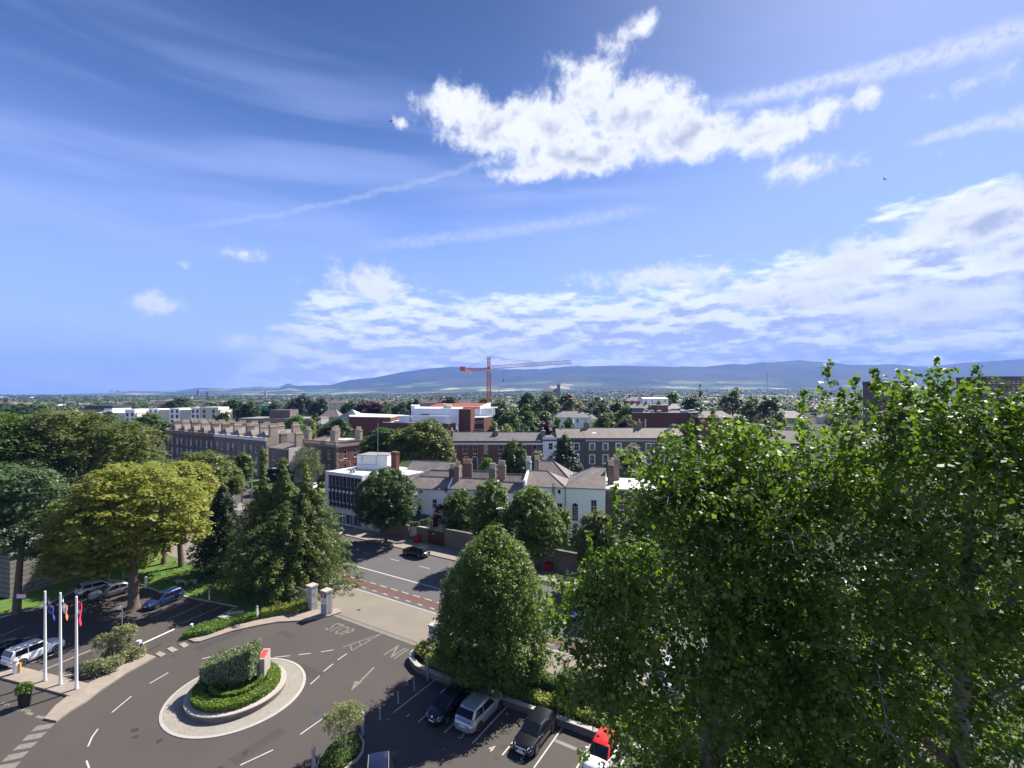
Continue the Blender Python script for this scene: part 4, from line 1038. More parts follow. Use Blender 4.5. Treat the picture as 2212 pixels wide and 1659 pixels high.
# arched window: surround, frame and pane stand on the wall face
xa = sof(1236.5) - s0d; f = MB(); wv = .92
def arch(x, z, w, h, n=12): return [(x, z), (x + w, z)] + [(x + w / 2 + w / 2 * math.cos(math.pi * k / n), z + h - w / 2 + w / 2 * math.sin(math.pi * k / n)) for k in range(n + 1)]
def vplate(b, poly, y0, y1, mi=0):
    n = len(poly); vs = [(p[0], y0, p[1]) for p in poly] + [(p[0], y1, p[1]) for p in poly]
    b.add(vs, [tuple(range(n)), tuple(range(n, 2 * n))[::-1]] + [(i, n + i, n + (i + 1) % n, (i + 1) % n) for i in range(n)], mi)
def arched_window(par, x, z, w, h, name='arched_window', glass=M_glass):
    f = MB(); vplate(f, arch(x - .08, z - .08, w + .16, h + .16), -.05, -.002)
    o = f.build(name, M_wpaint, par)
    g = MB(); vplate(g, arch(x, z, w, h), -.06, -.0505); pn = g.build('pane', glass, o)
    k = MB()
    for i in range(1, 3): k.box(x + w * i / 3 - .015, x + w * i / 3 + .015, -.08, -.061, z, z + h * .86)
    for i in range(1, 6): k.box(x, x + w, -.079, -.0615, z + h * .15 * i - .015, z + h * .15 * i + .015)
    k.build('glazing_bar', M_wpaint, o); return o
arched_window(h5, xa, 3.5, .95, 3.05)
b = MB(); x = sof(1230) - s0d; b.box(x, x + 2.3, -3.2, -.01, -.1, 1.9); b.add([(x - .2, -3.4, 1.9), (x + 2.5, -3.4, 1.9), (x + 1.15, -3.4, 3.1), (x - .2, -.02, 1.9), (x + 2.5, -.02, 1.9), (x + 1.15, -.02, 3.1)],
    [(0, 1, 2), (0, 2, 5, 3), (2, 1, 4, 5)]); b.build('porch', mat('dark_slate', (.05, .052, .06)), h5)
# further house beyond, mostly behind the poplar, and a slate house behind the first
s0e = sof(1309)
h6 = thing('terraced_house', 'brick house end with a flat pale roof just left of the poplar leaves', 'house', pa(s0e, 1.2), RAA)
shell(h6, 9, 11, 8.8, M_brick_b, [(2, 5.5, 1, 1.8), (5, 5.5, 1, 1.8)]); wins(h6, [(2, 5.5, 1, 1.8), (5, 5.5, 1, 1.8)])
b = MB(); b.box(-.05, 9.05, -.05, 11.05, 8.81, 9.1); b.build('roof', M_flatroof, h6)
h7 = thing('terraced_house', 'slate roofed house behind the office block with a small red chimney', 'house', pa(-27.5, 9.5), RAA)
shell(h7, 10.5, 9, 9.0, M_brick_b); b = MB(); roof_gable(b, 0, 10.5, 0, 9, 9.02, 10.9, 0, 0); b.build('roof', [M_slate, M_brick_b, M_lead], h7)
def rchim(par, s0_, x, ytop, d, m, w=1.05, dpt=.6, pots=4, zb=8.4, potm=None, along='x', doff=0):
    s = sof(x, d); p = pa(s, d); zt = HC - (ytop - Y0) / FOC * p.y
    chimney(par, s - s0_, d - doff, w, dpt, zb, zt - .7, m, pots, along, potm)
rchim(h7, -27.5, 940, 1003, 14.0, M_brick_r, .9, .7, 2, 8.5, doff=9.5)
rchim(h1, -24.4, 977, 1004, 3.2, M_brick_r, .95, 1.2, 4); rchim(h2, sof(969.5), 989, 999, 2.6, M_brick_y, .95, 1.6, 4)
rchim(h2, sof(969.5), 1010, 994, 6.5, M_brick_b, 1.9, .7, 6, potm=M_pot)
rchim(h3, s0b, 1064, 1004, 2.4, M_brick_y, 1.2, .8, 4); rchim(h3, s0b, 1084, 997, 6.5, M_brick_y, 1.5, .9, 5)
rchim(h4, s0c, 1142, 988, 4.2, M_granite, .9, .9, 4, potm=M_wpaint); rchim(h4, s0c, 1160, 986, 9.5, M_brick_y, 1.0, 1.0, 4)
rchim(h6, s0e, 1319, 999, 4.0, M_brick_b, 1.1, .8, 3); rchim(h6, s0e, 1331, 986, 8.5, M_brick_y, 1.2, .8, 3)

# ------------------------------------------------------------------ terrace facing us beyond the white houses (red brick, white, brown)
YB = 140.0
def xb(x): return (x - CX) / FOC * YB
def zb_(y): return HC - (y - Y0) / FOC * YB
def front_house(name, label, xa, xb_, zt, wallm, ws, roofz, depth, cornice, chims=(), doors=(), roofm=M_slate, surround=0, coping=None):
    x0 = xb(xa); w = xb(xb_) - x0
    r = thing(name, label, 'house', (x0, YB, 0)); ws = [(a - x0, z, ww, hh) + ((k[0],) if k else ()) for a, z, ww, hh, *k in ws]
    shell(r, w, depth, zt, wallm, ws); wins(r, ws, surround=surround)
    b = MB(); b.box(-.02, w + .02, -.16, -.002, zt - .95, zt - .45)
    b.build('cornice', cornice, r)
    b = MB(); b.box(-.02, w + .02, -.08, .3, zt + .002, zt + .12); b.build('parapet_coping', coping or M_dkgrey, r)
    b = MB(); roof_gable(b, 0, w, .4, depth, zt - .3, roofz, 0, 0, 0); b.build('roof', [roofm, wallm, M_lead], r)
    for x, y0, yb in doors:
        dx = xb(x) - x0 - .75
        d = MB(); vplate(d, arch(dx - .14, yb, 1.78, y0 - yb + .14), -.06, -.002); o = d.build('door_surround', M_wpaint, r)
        d = MB(); d.box(dx, dx + 1.5, -.075, -.061, yb, y0 - .85); d.build('door', M_dkgrey, o)
        d = MB(); vplate(d, arch(dx + .05, y0 - .8, 1.4, .75), -.076, -.0605); d.build('fanlight', M_glass, o)
    for x, yt, dd, cw, cd, m, np_ in chims:
        px = (x - CX) / FOC * (YB + dd) - x0; zt_ = HC - (yt - Y0) / FOC * (YB + dd)
        chimney(r, px, dd, cw, cd, zt - .4, zt_ - .7, m, np_, 'y')
    return r
zt = zb_(953.5)
def rb_w(lst, z0, z1, w=1.25): return [(xb(c7(x, 0)[0]) - w / 2, z0, w, z1 - z0, dict(cols=2, rows=2)) for x in lst]
w1, w0 = zb_(980), zb_(961)
front_house('terraced_house', 'red brick terrace house with twin arched doors, left of the dark trees', 974, 1065, zt, M_brick_r,
    rb_w([12, 100, 190, 282], w1, w0) + rb_w([20, 260], w1 - 3.7, w0 - 3.7), zb_(937), 12, M_wpaint,
    [(1072.5, 925, 6, 1.2, 3.2, M_brick_y, 5), (976, 925, 5, 1.0, 1.6, M_brick_y, 4), (986, 922, 9, 1.0, 1.6, M_brick_y, 4)], [(c7(112, 0)[0], zb_(986.5), 2.9), (c7(185, 0)[0], zb_(986.5), 2.9)])
front_house('terraced_house', 'red brick terrace house half hidden by the tall dark yew', 1065.3, 1172, zt, M_brick_r, rb_w([412, 510, 610, 700], w1, w0) + rb_w([412, 510, 610, 700], w1 - 3.7, w0 - 3.7), zb_(937.5), 12, M_wpaint,
    [(1085, 922, 8, 1.2, 1.6, M_brick_y, 4), (1173, 925, 4.5, 1.3, 2.6, M_brick_y, 3)])
front_house('terraced_house', 'narrow white rendered house between the red brick and brown terraces', 1172.6, 1203, zb_(946), M_white, [(xb(1185), zb_(971), 1.25, 1.9), (xb(1185), zb_(1000), 1.25, 2.2)], zb_(943), 9, M_panel, coping=M_panel)
front_house('terraced_house', 'dark fronted house with white framed windows behind the broad yew', 1203.5, 1264, zb_(947), M_panel,
    [(xb(1240.5), zb_(973), 1.4, 2.1), (xb(1240.5), zb_(1003), 1.4, 2.8), (xb(1218), zb_(973), 1.4, 2.1)], zb_(929), 12, M_dkgrey, [(1217, 918, 7, 1.0, 1.2, M_brick_y, 3)], surround=.2, roofm=M_slate_b)
bw_ = [xb(c7(x, 0)[0]) - .65 for x in (1200, 1315, 1428, 1555, 1687, 1800, 1920)]
ww = [(x, zb_(972), 1.3, zb_(958.5) - zb_(972), dict(cols=3, rows=4)) for x in bw_] + [(x, zb_(1002), 1.3, zb_(983) - zb_(1002), dict(cols=3, rows=4)) for x in bw_]
def brown(label, xa, xe, ch):
    sel = [o for o in ww if xb(xa) < o[0] and o[0] + 1.3 < xb(xe)]
    return front_house('terraced_house', label, xa, xe, zb_(946.5), M_dkrender, sel, zb_(928), 13, mat('stone_cornice', (.42, .40, .38), .8, .1), ch, surround=.26, roofm=M_slate_b, coping=M_granite_l)
hb = brown('brown rendered terrace house with white window surrounds and a roof light', 1264.6, 1321, [(1267, 908, 7, 1.6, 1.0, M_brick_y, 4)])
b = MB(); b.add([(2.6, 3.6, zb_(938)), (3.9, 3.6, zb_(938)), (3.9, 5.0, zb_(938) + .55), (2.6, 5.0, zb_(938) + .55), (2.6, 3.6, zb_(938) - .5), (3.9, 3.6, zb_(938) - .5)], [(0, 1, 2, 3), (0, 4, 5, 1)]); b.build('roof_light', M_wpaint, hb)
brown('brown rendered terrace house right of the one with the roof light', 1321.4, 1392, [(1381, 907, 7, 1.6, 1.0, M_brick_y, 4)])
brown('brown rendered terrace house at the edge of the poplar leaves', 1392.4, 1480, [])

# ------------------------------------------------------------------ long Georgian terrace on the left
NC = 84.0
def tc_(x): k = (x - CX) / FOC; return (k * NC * N.y - NC * N.x) / (T.x - k * T.y)
gt = [tc_(358), tc_(463), tc_(575)]
def georgian(label, t0, t1, wall, nwin, ztop, cornice, nchim, side):
    w = t1 - t0; r = thing('georgian_terrace', label, 'terrace', TN(t0, NC), RA)
    step = w / nwin; ws = []
    for z, h in ((7.35, 2.3), (3.35, 2.7), (.6, 1.9)):
        for i in range(nwin): ws.append((i * step + step * .5 - .55 + (.18 if i % 2 == 0 else -.18), z, 1.1, h, dict(gm=M_glass_p if (i * 5 + int(z)) % 3 else M_glass)))
    shell(r, w, 13, ztop, wall, ws); wins(r, ws)
    b = MB(); b.box(-.02, w + .02, -.25, -.002, ztop - .75, ztop - .1); b.box(-.02, w + .02, -.2, .35, ztop + .002, ztop + .2); b.build('cornice', cornice, r)
    b = MB()
    for z in (7.3, 3.3):
        for i in range(nwin):
            if z > 5 and i % 3: continue
            xx = ws[i][0] - .15
            b.box(xx, xx + 1.4, -.42, -.1, z - .12, z - .05)
            for k in range(8): b.box(xx + k * .2, xx + k * .2 + .03, -.42, -.39, z - .05, z + .75)
            b.box(xx, xx + 1.42, -.43, -.38, z + .75, z + .8)
    b.build('balconette', M_black, r)
    nh = max(1, round(w / 7.0)); hw = w / nh
    for k in range(nh):
        b = MB()
        # roof pitched front to back in each house: ridge across the terrace
        x0, x1 = k * hw + .15, (k + 1) * hw - .15; xm = (x0 + x1) / 2; za, zr = ztop - .2, ztop + 2.0
        b.add([(x0, .5, za), (x1, .5, za), (x1, 13, za), (x0, 13, za), (xm, 1.6, zr), (xm, 12, zr)], [(0, 1, 4), (1, 2, 5, 4), (2, 3, 5), (3, 0, 4, 5)]); b.bar((xm, 1.6, zr), (xm, 12, zr), .1, 1)
        b.build('roof', [M_slate_b, M_lead], r)
        b = MB(); b.box(k * hw - .2, k * hw + .2, .1, 13, ztop - .3, ztop + .9); b.build('party_wall', M_sandrender, r)
        for yy in (3.6, 9.4): chimney(r, k * hw, yy, 1.0, 2.4, ztop - .2, ztop + 3.3, [M_sandrender, M_brick_y][(k + int(yy)) % 2], 5, 'y')
    if side:
        b = MB(); b.add([(w + .004, 0, ztop - .2), (w + .004, 13, ztop - .2), (w + .004, 10, ztop + 1.2), (w + .004, 3, ztop + 1.2), (w - .3, 0, ztop - .2), (w - .3, 13, ztop - .2), (w - .3, 10, ztop + 1.2), (w - .3, 3, ztop + 1.2)], [(0, 1, 2, 3), (3, 2, 6, 7), (0, 3, 7, 4), (1, 5, 6, 2), (4, 7, 6, 5)])
        wall_face(b, (w + .006, 0, 0), UY, -UX, 13, -.1, ztop - .2, [])
        b.build('gable_wall', M_sandrender, r)
        for yy in (2.6, 10.2): chimney(r, w - .6, yy, 1.1, 2.4, ztop - .2, ztop + 3.6, M_sandrender, 5, 'y')
    return r
georgian('far half of the long Georgian terrace in dark brick with slim sashes', gt[0], gt[1], M_brick_b, 10, 12.0, M_brick_y, 4, False)
georgian('near half of the long Georgian terrace with the white cornice and pale gable end', gt[1] + .02, gt[2], M_brick_y, 9, 12.0, M_wpaint, 4, True)

r = thing('annexe_house', 'two-storey annexe with a pale end wall at the end of the Georgian terrace', 'house', TN(-133.1, 82.0), RA)
ws = [(2.2, 6.2, 1.0, 2.4, S), (5.6, 6.2, 1.0, 2.4, S), (2.2, 2.2, 1.0, 2.4, S), (5.6, 2.2, 1.0, 2.4, S)]
shell(r, 9.5, 8, 9.9, M_brick_y, ws); wins(r, ws)
b = MB(); roof_gable(b, -.2, 9.3, 0, 8, 9.95, 11.2, 3, 0, .3); b.build('roof', [M_slate_b, M_sandrender, M_lead], r)
b = MB(); b.box(-.2, 9.6, -.3, -.003, 9.5, 9.9); b.build('eaves', M_granite_l, r)
b = MB(); b.box(9.503, 9.8, 0, 8, -.1, 10.1); b.build('end_wall', mat('stained_render', (.58, .53, .47), .85, .3, .35), r)
chimney(r, 9.2, 3.4, 1.0, 2.0, 9.9, 14.2, M_sandrender, 4, 'y'); chimney(r, .3, 4.4, 1.0, 2.0, 9.9, 13.6, M_brick_y, 4, 'y')
pipe(r, [(9.3, -.12, 9.6), (9.3, -.12, 0)])

r = thing('villa', 'brown and red brick villa with a stone balustrade behind the white car', 'house', TN(-127.1, 88.0), RA)
vw, vd, vz = 16.6, 13.0, 11.0
ws = [(x, z, 1.15, h, S) for z, h in ((7.1, 2.5), (2.6, 2.9)) for x in (2.0, 5.6, 9.2, 12.8)]
rs_ = [(x, z, 1.15, h, S) for z, h in ((7.1, 2.5), (2.6, 2.9)) for x in (2.3, 6.0, 9.6)]
b = MB(); wall_face(b, (0, 0, 0), UX, UY, vw, -.1, vz, [o[:4] for o in ws]); wall_face(b, (0, vd, 0), -UY, UX, vd, -.1, vz, []); wall_face(b, (vw, vd, 0), -UX, -UY, vw, -.1, vz, [])
wall_face(b, (vw, 0, 0), UY, -UX, vd, -.1, vz, [o[:4] for o in rs_], mi=1); b.build('wall', [M_brick_b, M_brick_r], r)
wins(r, ws); wins(r, rs_, (vw, 0, 0), UY, -UX)
b = MB(); st = mat('weathered_stone', (.25, .20, .165), .85, .3, 1.2)
b.box(-.3, vw + .3, -.35, -.003, vz - .5, vz); b.box(vw + .003, vw + .36, -.34, vd + .3, vz - .503, vz - .003); b.box(-.2, vw + .2, -.25, .2, vz + .002, vz + .25)
b.box(vw - .2, vw + .22, .202, vd + .2, vz + .004, vz + .252); b.build('cornice', st, r)
b = MB()
for k in range(40): b.box(k * vw / 40 + .05, k * vw / 40 + .2, -.1, .08, vz + .25, vz + .95)
for k in range(30): b.box(vw - .1, vw + .08, k * vd / 30 + .3, k * vd / 30 + .45, vz + .25, vz + .95)
b.box(-.1, vw + .2, -.2, .15, vz + .952, vz + 1.1); b.box(vw - .15, vw + .2, .152, vd + .2, vz + .953, vz + 1.101); b.build('balustrade', st, r)
b = MB()
for k in range(14): b.box(vw - (.5 if k % 2 else .8), vw + .05, -.06, .4 + .3 * (k % 2), k * .75, k * .75 + .7)
for k in range(14): b.box(vw * .52 - .3, vw * .52 + (.3 if k % 2 else .5), -.06, -.004, k * .75, k * .75 + .7)
b.build('quoin', st, r)
b = MB(); b.box(.4, vw - .4, .4, vd - .3, vz - .3, vz + .02); b.box(9, 14.5, 5, 10, vz + .03, vz + 1.0, 1); b.build('roof', [M_greyroof, M_flatroof], r)
b = MB(); roof_gable(b, .8, 9, 1.0, 12, vz + .03, vz + 1.8, 3, 2); b.build('slate_roof', [M_slate_b, M_brick_b, M_lead], r)
for x, y in ((1.2, 2.0), (5.8, 8.5), (11.5, 3.2), (15.2, 9.0)): chimney(r, x, y, 2.2, 1.1, vz, vz + 3.9, M_sandrender, 5)
b = MB(); b.box(6.5, 8.6, -2.2, -.36, -.1, 3.9); b.build('porch', M_wpaint, r)

# ------------------------------------------------------------------ modern college building behind the big chestnut
def zoom4(x, y): return (737.3 + .15624 * x, 852.5 + .15624 * y)
YM = 200.0
def xm_(x, Y=YM): return (zoom4(x, 0)[0] - CX) / FOC * Y
def zm_(y, Y=YM): return HC - (zoom4(0, y)[1] - Y0) / FOC * Y
r = thing('college_building', 'modern brown brick building with white upper storeys and an orange roof', 'building', (0, 0, 0))
b = MB()
b.prism([(xm_(45), 205), (xm_(700), 198), (xm_(790, 215), 222), (xm_(60, 240), 246)], -.1, zm_(318))
b.prism([(xm_(600), 196.5), (xm_(1520), 190), (xm_(1755, 200), 200), (xm_(1500, 220), 222), (xm_(600, 222), 222)], -.1, zm_(398, 192))
b.prism([(xm_(1625, 196), 196), (xm_(1788, 194), 194), (xm_(1843, 200), 200.5), (xm_(1680, 204), 204)], -.1, zm_(200, 195))
b.prism([(xm_(1845, 201), 201), (xm_(1970, 203), 203), (xm_(2095, 215), 216), (xm_(1840, 225), 226)], -.1, zm_(322, 203))
b.build('brick_wall', M_brick_m, r)
b = MB()
b.prism([(xm_(47), 205.3), (xm_(700), 198.3), (xm_(788, 215), 221.7), (xm_(62, 240), 245.7)], zm_(318) + .01, zm_(318) + .25)
b.prism([(xm_(602), 196.8), (xm_(1520), 190.3), (xm_(1753, 200), 200.2), (xm_(1500, 220), 221.7), (xm_(602, 222), 221.7)], zm_(398, 192) + .01, zm_(398, 192) + .25)
b.prism([(xm_(1843, 201), 200.8), (xm_(1970, 203), 202.8), (xm_(2097, 215), 216.2), (xm_(1838, 225), 226.2)], zm_(322, 203) + .01, zm_(322, 203) + .3)
b.build('flat_roof', M_flatroof, r)
wr = mat('white_cladding', (.70, .73, .78), .6, .04, .3)
b = MB()
b.prism([(xm_(1005, 200), 200), (xm_(1624, 195.5), 195.5), (xm_(1700, 220), 222), (xm_(1000, 222), 224)], 5, zm_(188, 200))
b.prism([(xm_(955, 197), 197.5), (xm_(1440, 192.5), 192.5), (xm_(1622, 194), 194), (xm_(1620, 198), 199.5), (xm_(1000, 203), 203)], 5, zm_(292, 195))
b.prism([(xm_(962, 203), 203.2), (xm_(1020, 203), 203.0), (xm_(1085, 214), 214), (xm_(965, 216), 216)], 5, zm_(148, 204))
b.prism([(xm_(795, 197), 197.2), (xm_(948, 197), 196.4), (xm_(955, 205), 205), (xm_(800, 205), 205.2)], 5, zm_(292, 197))
b.build('white_upper_storey', wr, r)
b = MB()
for a, c, z0_, z1_ in ((1100, 1228, 268, 296), (1235, 1370, 272, 294), (1240, 1290, 330, 356)): b.prism([(xm_(a, 199), 198.7), (xm_(c, 199), 198.2), (xm_(c, 199), 198.4), (xm_(a, 199), 198.9)], zm_(z1_, 199), zm_(z0_, 199))
b.build('service_duct', M_panel, r)
b = MB()
q = [D(*zoom4(1195, 172), 218), D(*zoom4(1900, 172), 212), D(*zoom4(2045, 117), 238), D(*zoom4(1320, 120), 246)]
b.add(q + [p - Vector((0, 0, .5)) for p in q], [(0, 1, 2, 3), (4, 7, 6, 5), (0, 4, 5, 1), (1, 5, 6, 2), (2, 6, 7, 3), (3, 7, 4, 0)]); ro = b.build('orange_roof', M_redroof, r)
b = MB()
for k in range(1, 5):
    f = k / 5; p0_, p1_ = q[0].lerp(q[3], f) + Vector((0, 0, .08)), q[1].lerp(q[2], f) + Vector((0, 0, .08)); b.bar(p0_, p1_, .16)
b.build('roof_seam', mat('pale_seam', (.55, .35, .28), .6), ro)
b = MB(); q2 = [q[1], q[2], q[2] - Vector((0, 0, 6)), q[1] - Vector((0, 0, 4))]; q2 = [p + Vector((.3, 0, .3)) for p in q2]; b.add(q2 + [p + Vector((.4, .2, 0)) for p in q2], [(0, 1, 2, 3), (4, 7, 6, 5), (0, 4, 5, 1), (1, 5, 6, 2), (3, 7, 4, 0)]); b.build('roof_end', wr, r)
b = MB(); b.prism([(xm_(1850, 212), 212), (xm_(2085, 216), 216), (xm_(2090, 232), 232), (xm_(1800, 236), 236)], 5, zm_(190, 214)); b.build('rear_storey', wr, r)
for z in (380, 492):
    b = MB(); b.prism([(xm_(1850, 201), 200.85), (xm_(1955, 203), 202.55), (xm_(1955, 203), 202.7), (xm_(1850, 201), 201.0)], zm_(z + 16, 202), zm_(z - 16, 202)); w_ = b.build('strip_window', M_wpaint, r)
    g = MB(); g.prism([(xm_(1858, 201), 200.93), (xm_(1948, 203), 202.38), (xm_(1948, 203), 202.5), (xm_(1858, 201), 201.05)], zm_(z + 10, 202), zm_(z - 10, 202)); g.build('pane', M_glass_b, w_)
b = MB(); b.prism([(xm_(1450, 200), 199.5), (xm_(1530, 200), 199.3), (xm_(1530, 206), 206), (xm_(1450, 206), 206)], 16, zm_(143, 200)); b.prism([(xm_(1410, 201), 201), (xm_(1448, 201), 200.9), (xm_(1448, 206), 206), (xm_(1410, 206), 206)], 16, zm_(128, 200)); b.build('plant_box', M_cream, r)
b = MB(); b.tube([D(*zoom4(1845, 185), 216), D(*zoom4(2160, 178), 222)], .45, 6); b.tube([D(*zoom4(2108, 185), 222), D(*zoom4(2112, 345), 222)], .5, 8); b.build('canopy_frame', M_wpaint, r)
r = thing('glass_pyramid', 'pale green glazed pyramid roof left of the brown brick building', 'building')
ap = D(*zoom4(155, 205), 222); l = D(675, 926, 215); rr_ = D(*zoom4(345, 285), 218); l2 = Vector((l.x + 10, 246, l.z)); r2 = Vector((rr_.x + 4, 246, rr_.z))
rr_.z = l.z = 9.0; l2.z = r2.z = 9.0
b = MB(); b.add([l, rr_, r2, l2, ap], [(0, 1, 4), (1, 2, 4), (2, 3, 4), (3, 0, 4)]); b.build('glazing', M_copper, r)
b = MB()
for k in range(12):
    f = k / 12; b.bar(l.lerp(rr_, f), ap.lerp(rr_, f * .0), .12)
b.build('glazing_bar', M_grey, r)
b = MB(); b.prism([(p.x, p.y) for p in (l, rr_, r2, l2)], -.1, 9.0); b.build('wall', M_brick_m, r)

# ------------------------------------------------------------------ further buildings that can be told apart
def block(name, label, cat, xa, xe, ytop, Y, d, wallm, rows=(), ncol=8, ang=0, roofm=M_greyroof, ww=1.6, wh=1.5, fm=M_wpaint, extra=None, roofh=.3):
    p = D(xa, ytop, Y); w = (xe - xa) / FOC * Y / max(math.cos(ang), .5); zt = p.z
    r = thing(name, label, cat, (p.x, p.y, 0), ang)
    ws = [(w * (i + .5) / ncol - ww / 2, zt - z, ww, wh, dict(cols=2, rows=1, fr=.12)) for z in rows for i in range(ncol)]
    b = shell(r, w, d, zt, wallm, ws, depth=.2); wins(r, ws, depth=.2, fm=fm)
    b = MB(); b.box(-.2, w + .2, -.2, d + .2, zt + .01, zt + roofh); b.build('roof', roofm, r)
    if extra: extra(r, w, d, zt)
    return r
def towers(cols):
    def f(r, w, d, zt):
        for a, e, h, m in cols:
            b = MB(); b.box(w * a, w * e, -.8, d * .8, 1, zt + h, 0); o = b.build('tower_bay', m, r)
            n = 2
            for z in (zt - 1.9, zt - 5.2, zt - 8.6):
                for k in range(n):
                    g = MB(); xx = w * (a + (e - a) * (k + .5) / n); g.box(xx - .75, xx + .75, -.86, -.81, z, z + 2.3); g.build('window', M_glass_b, r)
    return f
block('apartment_block', 'long white and cream apartment block, left of the bushy green tree', 'building', 204, 296, 893, 300, 14, M_cream, (2.6, 6.0), 12, roofm=M_flatroof, ww=.9, wh=.9, extra=towers([(.0, .18, .6, M_white), (.2, .42, 1.5, M_white), (.74, .97, 2.6, M_white)]))
block('apartment_block', 'longer white and cream apartment block, above the Georgian terrace chimneys', 'building', 322, 476, 886, 310, 14, M_cream, (2.6, 6.0), 18, roofm=M_flatroof, ww=.9, wh=.9, extra=towers([(.0, .14, .8, M_white), (.30, .44, 1.2, M_white), (.60, .72, 1.6, M_white), (.72, .98, 2.0, M_cream)]))
block('apartment_block', 'tan apartment block with a dark recessed top floor', 'building', 184, 243, 884, 330, 16, mat('tan_brick', (.34, .22, .11), .8, .15), (4, 8), 6, ww=2.0, wh=2.0, roofm=M_dkgrey, roofh=2.6,
      extra=lambda r, w, d, zt: [MB().box(w * .72, w + .3, -.6, d, 1, zt + .5).build('white_bay', M_white, r)])
block('office_range', 'long low grey office range with ribbon windows and a roof plant room', 'building', 516, 680, 905, 215, 16, mat('grey_cladding', (.26, .24, .23), .7, .1), (2.2, 5.6), 26, ang=R(-2), ww=2.2, wh=1.3, roofm=M_greyroof,
      extra=lambda r, w, d, zt: [MB().box(w * .36, w * .64, 3, 11, zt + .31, zt + 4.0).build('plant_room', mat('brown_cladding', (.14, .11, .10), .7, .1), r)])
block('pavilion', 'small white pavilion with a blue roof edge among the trees', 'building', 553, 575, 880, 300, 10, M_white, (3.4,), 3, roofm=mat('blue_trim', (.10, .32, .5), .6), ww=3.2, wh=2.4, roofh=1.4)
def vents(r, w, d, zt):
    rr2 = random.Random(3)
    for k in range(14):
        b = MB(); b.lathe([(.9, zt + .3), (.9, zt + .9), (1.1, zt + .95), (1.1, zt + 1.2), (0, zt + 1.3)], 12, (w * rr2.uniform(.05, .98), rr2.uniform(1, d - 1), 0)); b.build('roof_vent', M_flatroof, r)
    b = MB(); b.box(w * .33, w * .48, 6, 14, zt + .31, zt + 3.4); b.build('plant_room', M_brick_r, r)
    b = MB(); b.box(w * .02, w * .16, 5, 9, zt + .31, zt + 2.2); b.build('roof_light', M_panel, r)
    b = MB(); b.box(w * .14, w * .155, -.08, -.005, zt - 6, zt - 2.5); b.build('banner', M_wpaint, r)
block('library_building', 'low dark brick building with round white roof vents, right of centre', 'building', 1368, 1545, 893, 205, 26, M_brick_m, (), 1, roofm=M_dkgrey, extra=vents)
def balc(r, w, d, zt):
    for z in range(2, 30, 3):
        b = MB(); b.box(0, w, -1.0, -.005, zt - z - 1.1, zt - z - .95); b.build('balcony_slab', M_cream, r)
block('apartment_tower', 'brown brick slab block on the far right edge above the poplar', 'building', 2132, 2300, 819, 260, 18, mat('brown_tile', (.17, .10, .08), .8, .15), (2.4, 5.4, 8.4), 16, roofm=M_dkgrey, ww=1.6, wh=1.5, roofh=1.5)
block('apartment_tower', 'brown brick slab block with a dark attic, second from the right edge', 'building', 1905, 1972, 831, 330, 18, mat('brown_tile', (.17, .10, .08), .8, .15), (2.4, 5.4, 8.4), 8, roofm=M_dkgrey, ww=1.8, wh=1.6, roofh=2.6)
# villa with white walls and hipped roofs, terraces and chimneys in the middle distance
def hip_house(label, x, ytop, w, Y, d=10, wallm=M_white, roofm=M_slate, rh=2.6, ang=0, chim=2, hip=3.0, name='house'):
    p = D(x, ytop, Y); r = thing(name, label, 'house', (p.x - w / 2, Y, 0), ang); ze = p.z - rh
    ws = [(w * (i + .5) / 4 - .5, ze - 2.4, 1.0, 1.6) for i in range(4)]
    shell(r, w, d, ze, wallm, ws); wins(r, ws)
    b = MB(); roof_gable(b, 0, w, 0, d, ze, p.z, hip, hip, .3); b.build('roof', [roofm, wallm, M_lead], r)
    for k in range(chim): chimney(r, w * (.2 + .6 * k / max(1, chim - 1)), d / 2, 1.1, .8, ze, p.z + 1.4, [M_brick_b, M_brick_y][k % 2], 3)
    return r
hip_house('white hipped-roof villa among the trees behind the brown terrace', 1238, 889, 16, 215, 12)
hip_house('pale villa wing with hipped slate roof joined behind the white villa', 1268, 893, 11, 222, 12, M_cream)
hip_house('grey house with a steep hipped roof left of the glass pyramid', 711, 884, 9, 235, 9, M_sandrender, M_slate_b, 3.6, 0, 1)
hip_house('cream gabled terrace with pale roofs beyond the purple beech', 715, 862, 26, 430, 10, M_cream, M_slate_b, 3.5, 0, 3, .1)
hip_house('long pale terrace behind the college with flat grey front', 962, 862, 36, 360, 10, M_sandrender, M_slate, 3, 0, 4, .1)
hip_house('white low house with a bright flat roof right of centre', 1416, 858, 18, 330, 12, M_white, M_flatroof, 1.0, 0, 0, .1)
hip_house('grey slate terrace with dormer fronts, right of the dark conifers', 1452, 872, 26, 300, 10, M_sandrender, M_slate, 3.0, R(-4), 3, .1)
hip_house('red chimneyed house with pale hipped roof, right of centre', 1385, 872, 15, 310, 10, M_brick_b, M_slate_b, 3.0, 0, 3)
hip_house('red brick house below the right-hand dark tree', 1378, 857, 17, 360, 10, M_brick_r, M_slate_b, 3.0, 0, 2)
hip_house('red brick gabled house at the left edge of the poplar', 1548, 888, 15, 200, 10, M_brick_r, M_slate_b, 2.6, 0, 1)
hip_house('long pale slate roof glimpsed between the two poplars', 1700, 888, 20, 215, 12, M_sandrender, M_slate_b, 3.0, 0, 0)
hip_house('house roof glimpsed low through the poplar leaves', 1700, 930, 11, 128, 10, M_brick_b, M_slate_b, 3.0, R(-20), 1)
hip_house('stone terrace with many pots at the far left edge', 10, 912, 26, 210, 12, M_sandrender, M_slate_b, 2.5, R(-6), 3, .1)
hip_house('brown hip roofed house left of the tan apartments', 75, 898, 16, 240, 11, M_brick_y, M_slate_b, 2.5, 0, 1)

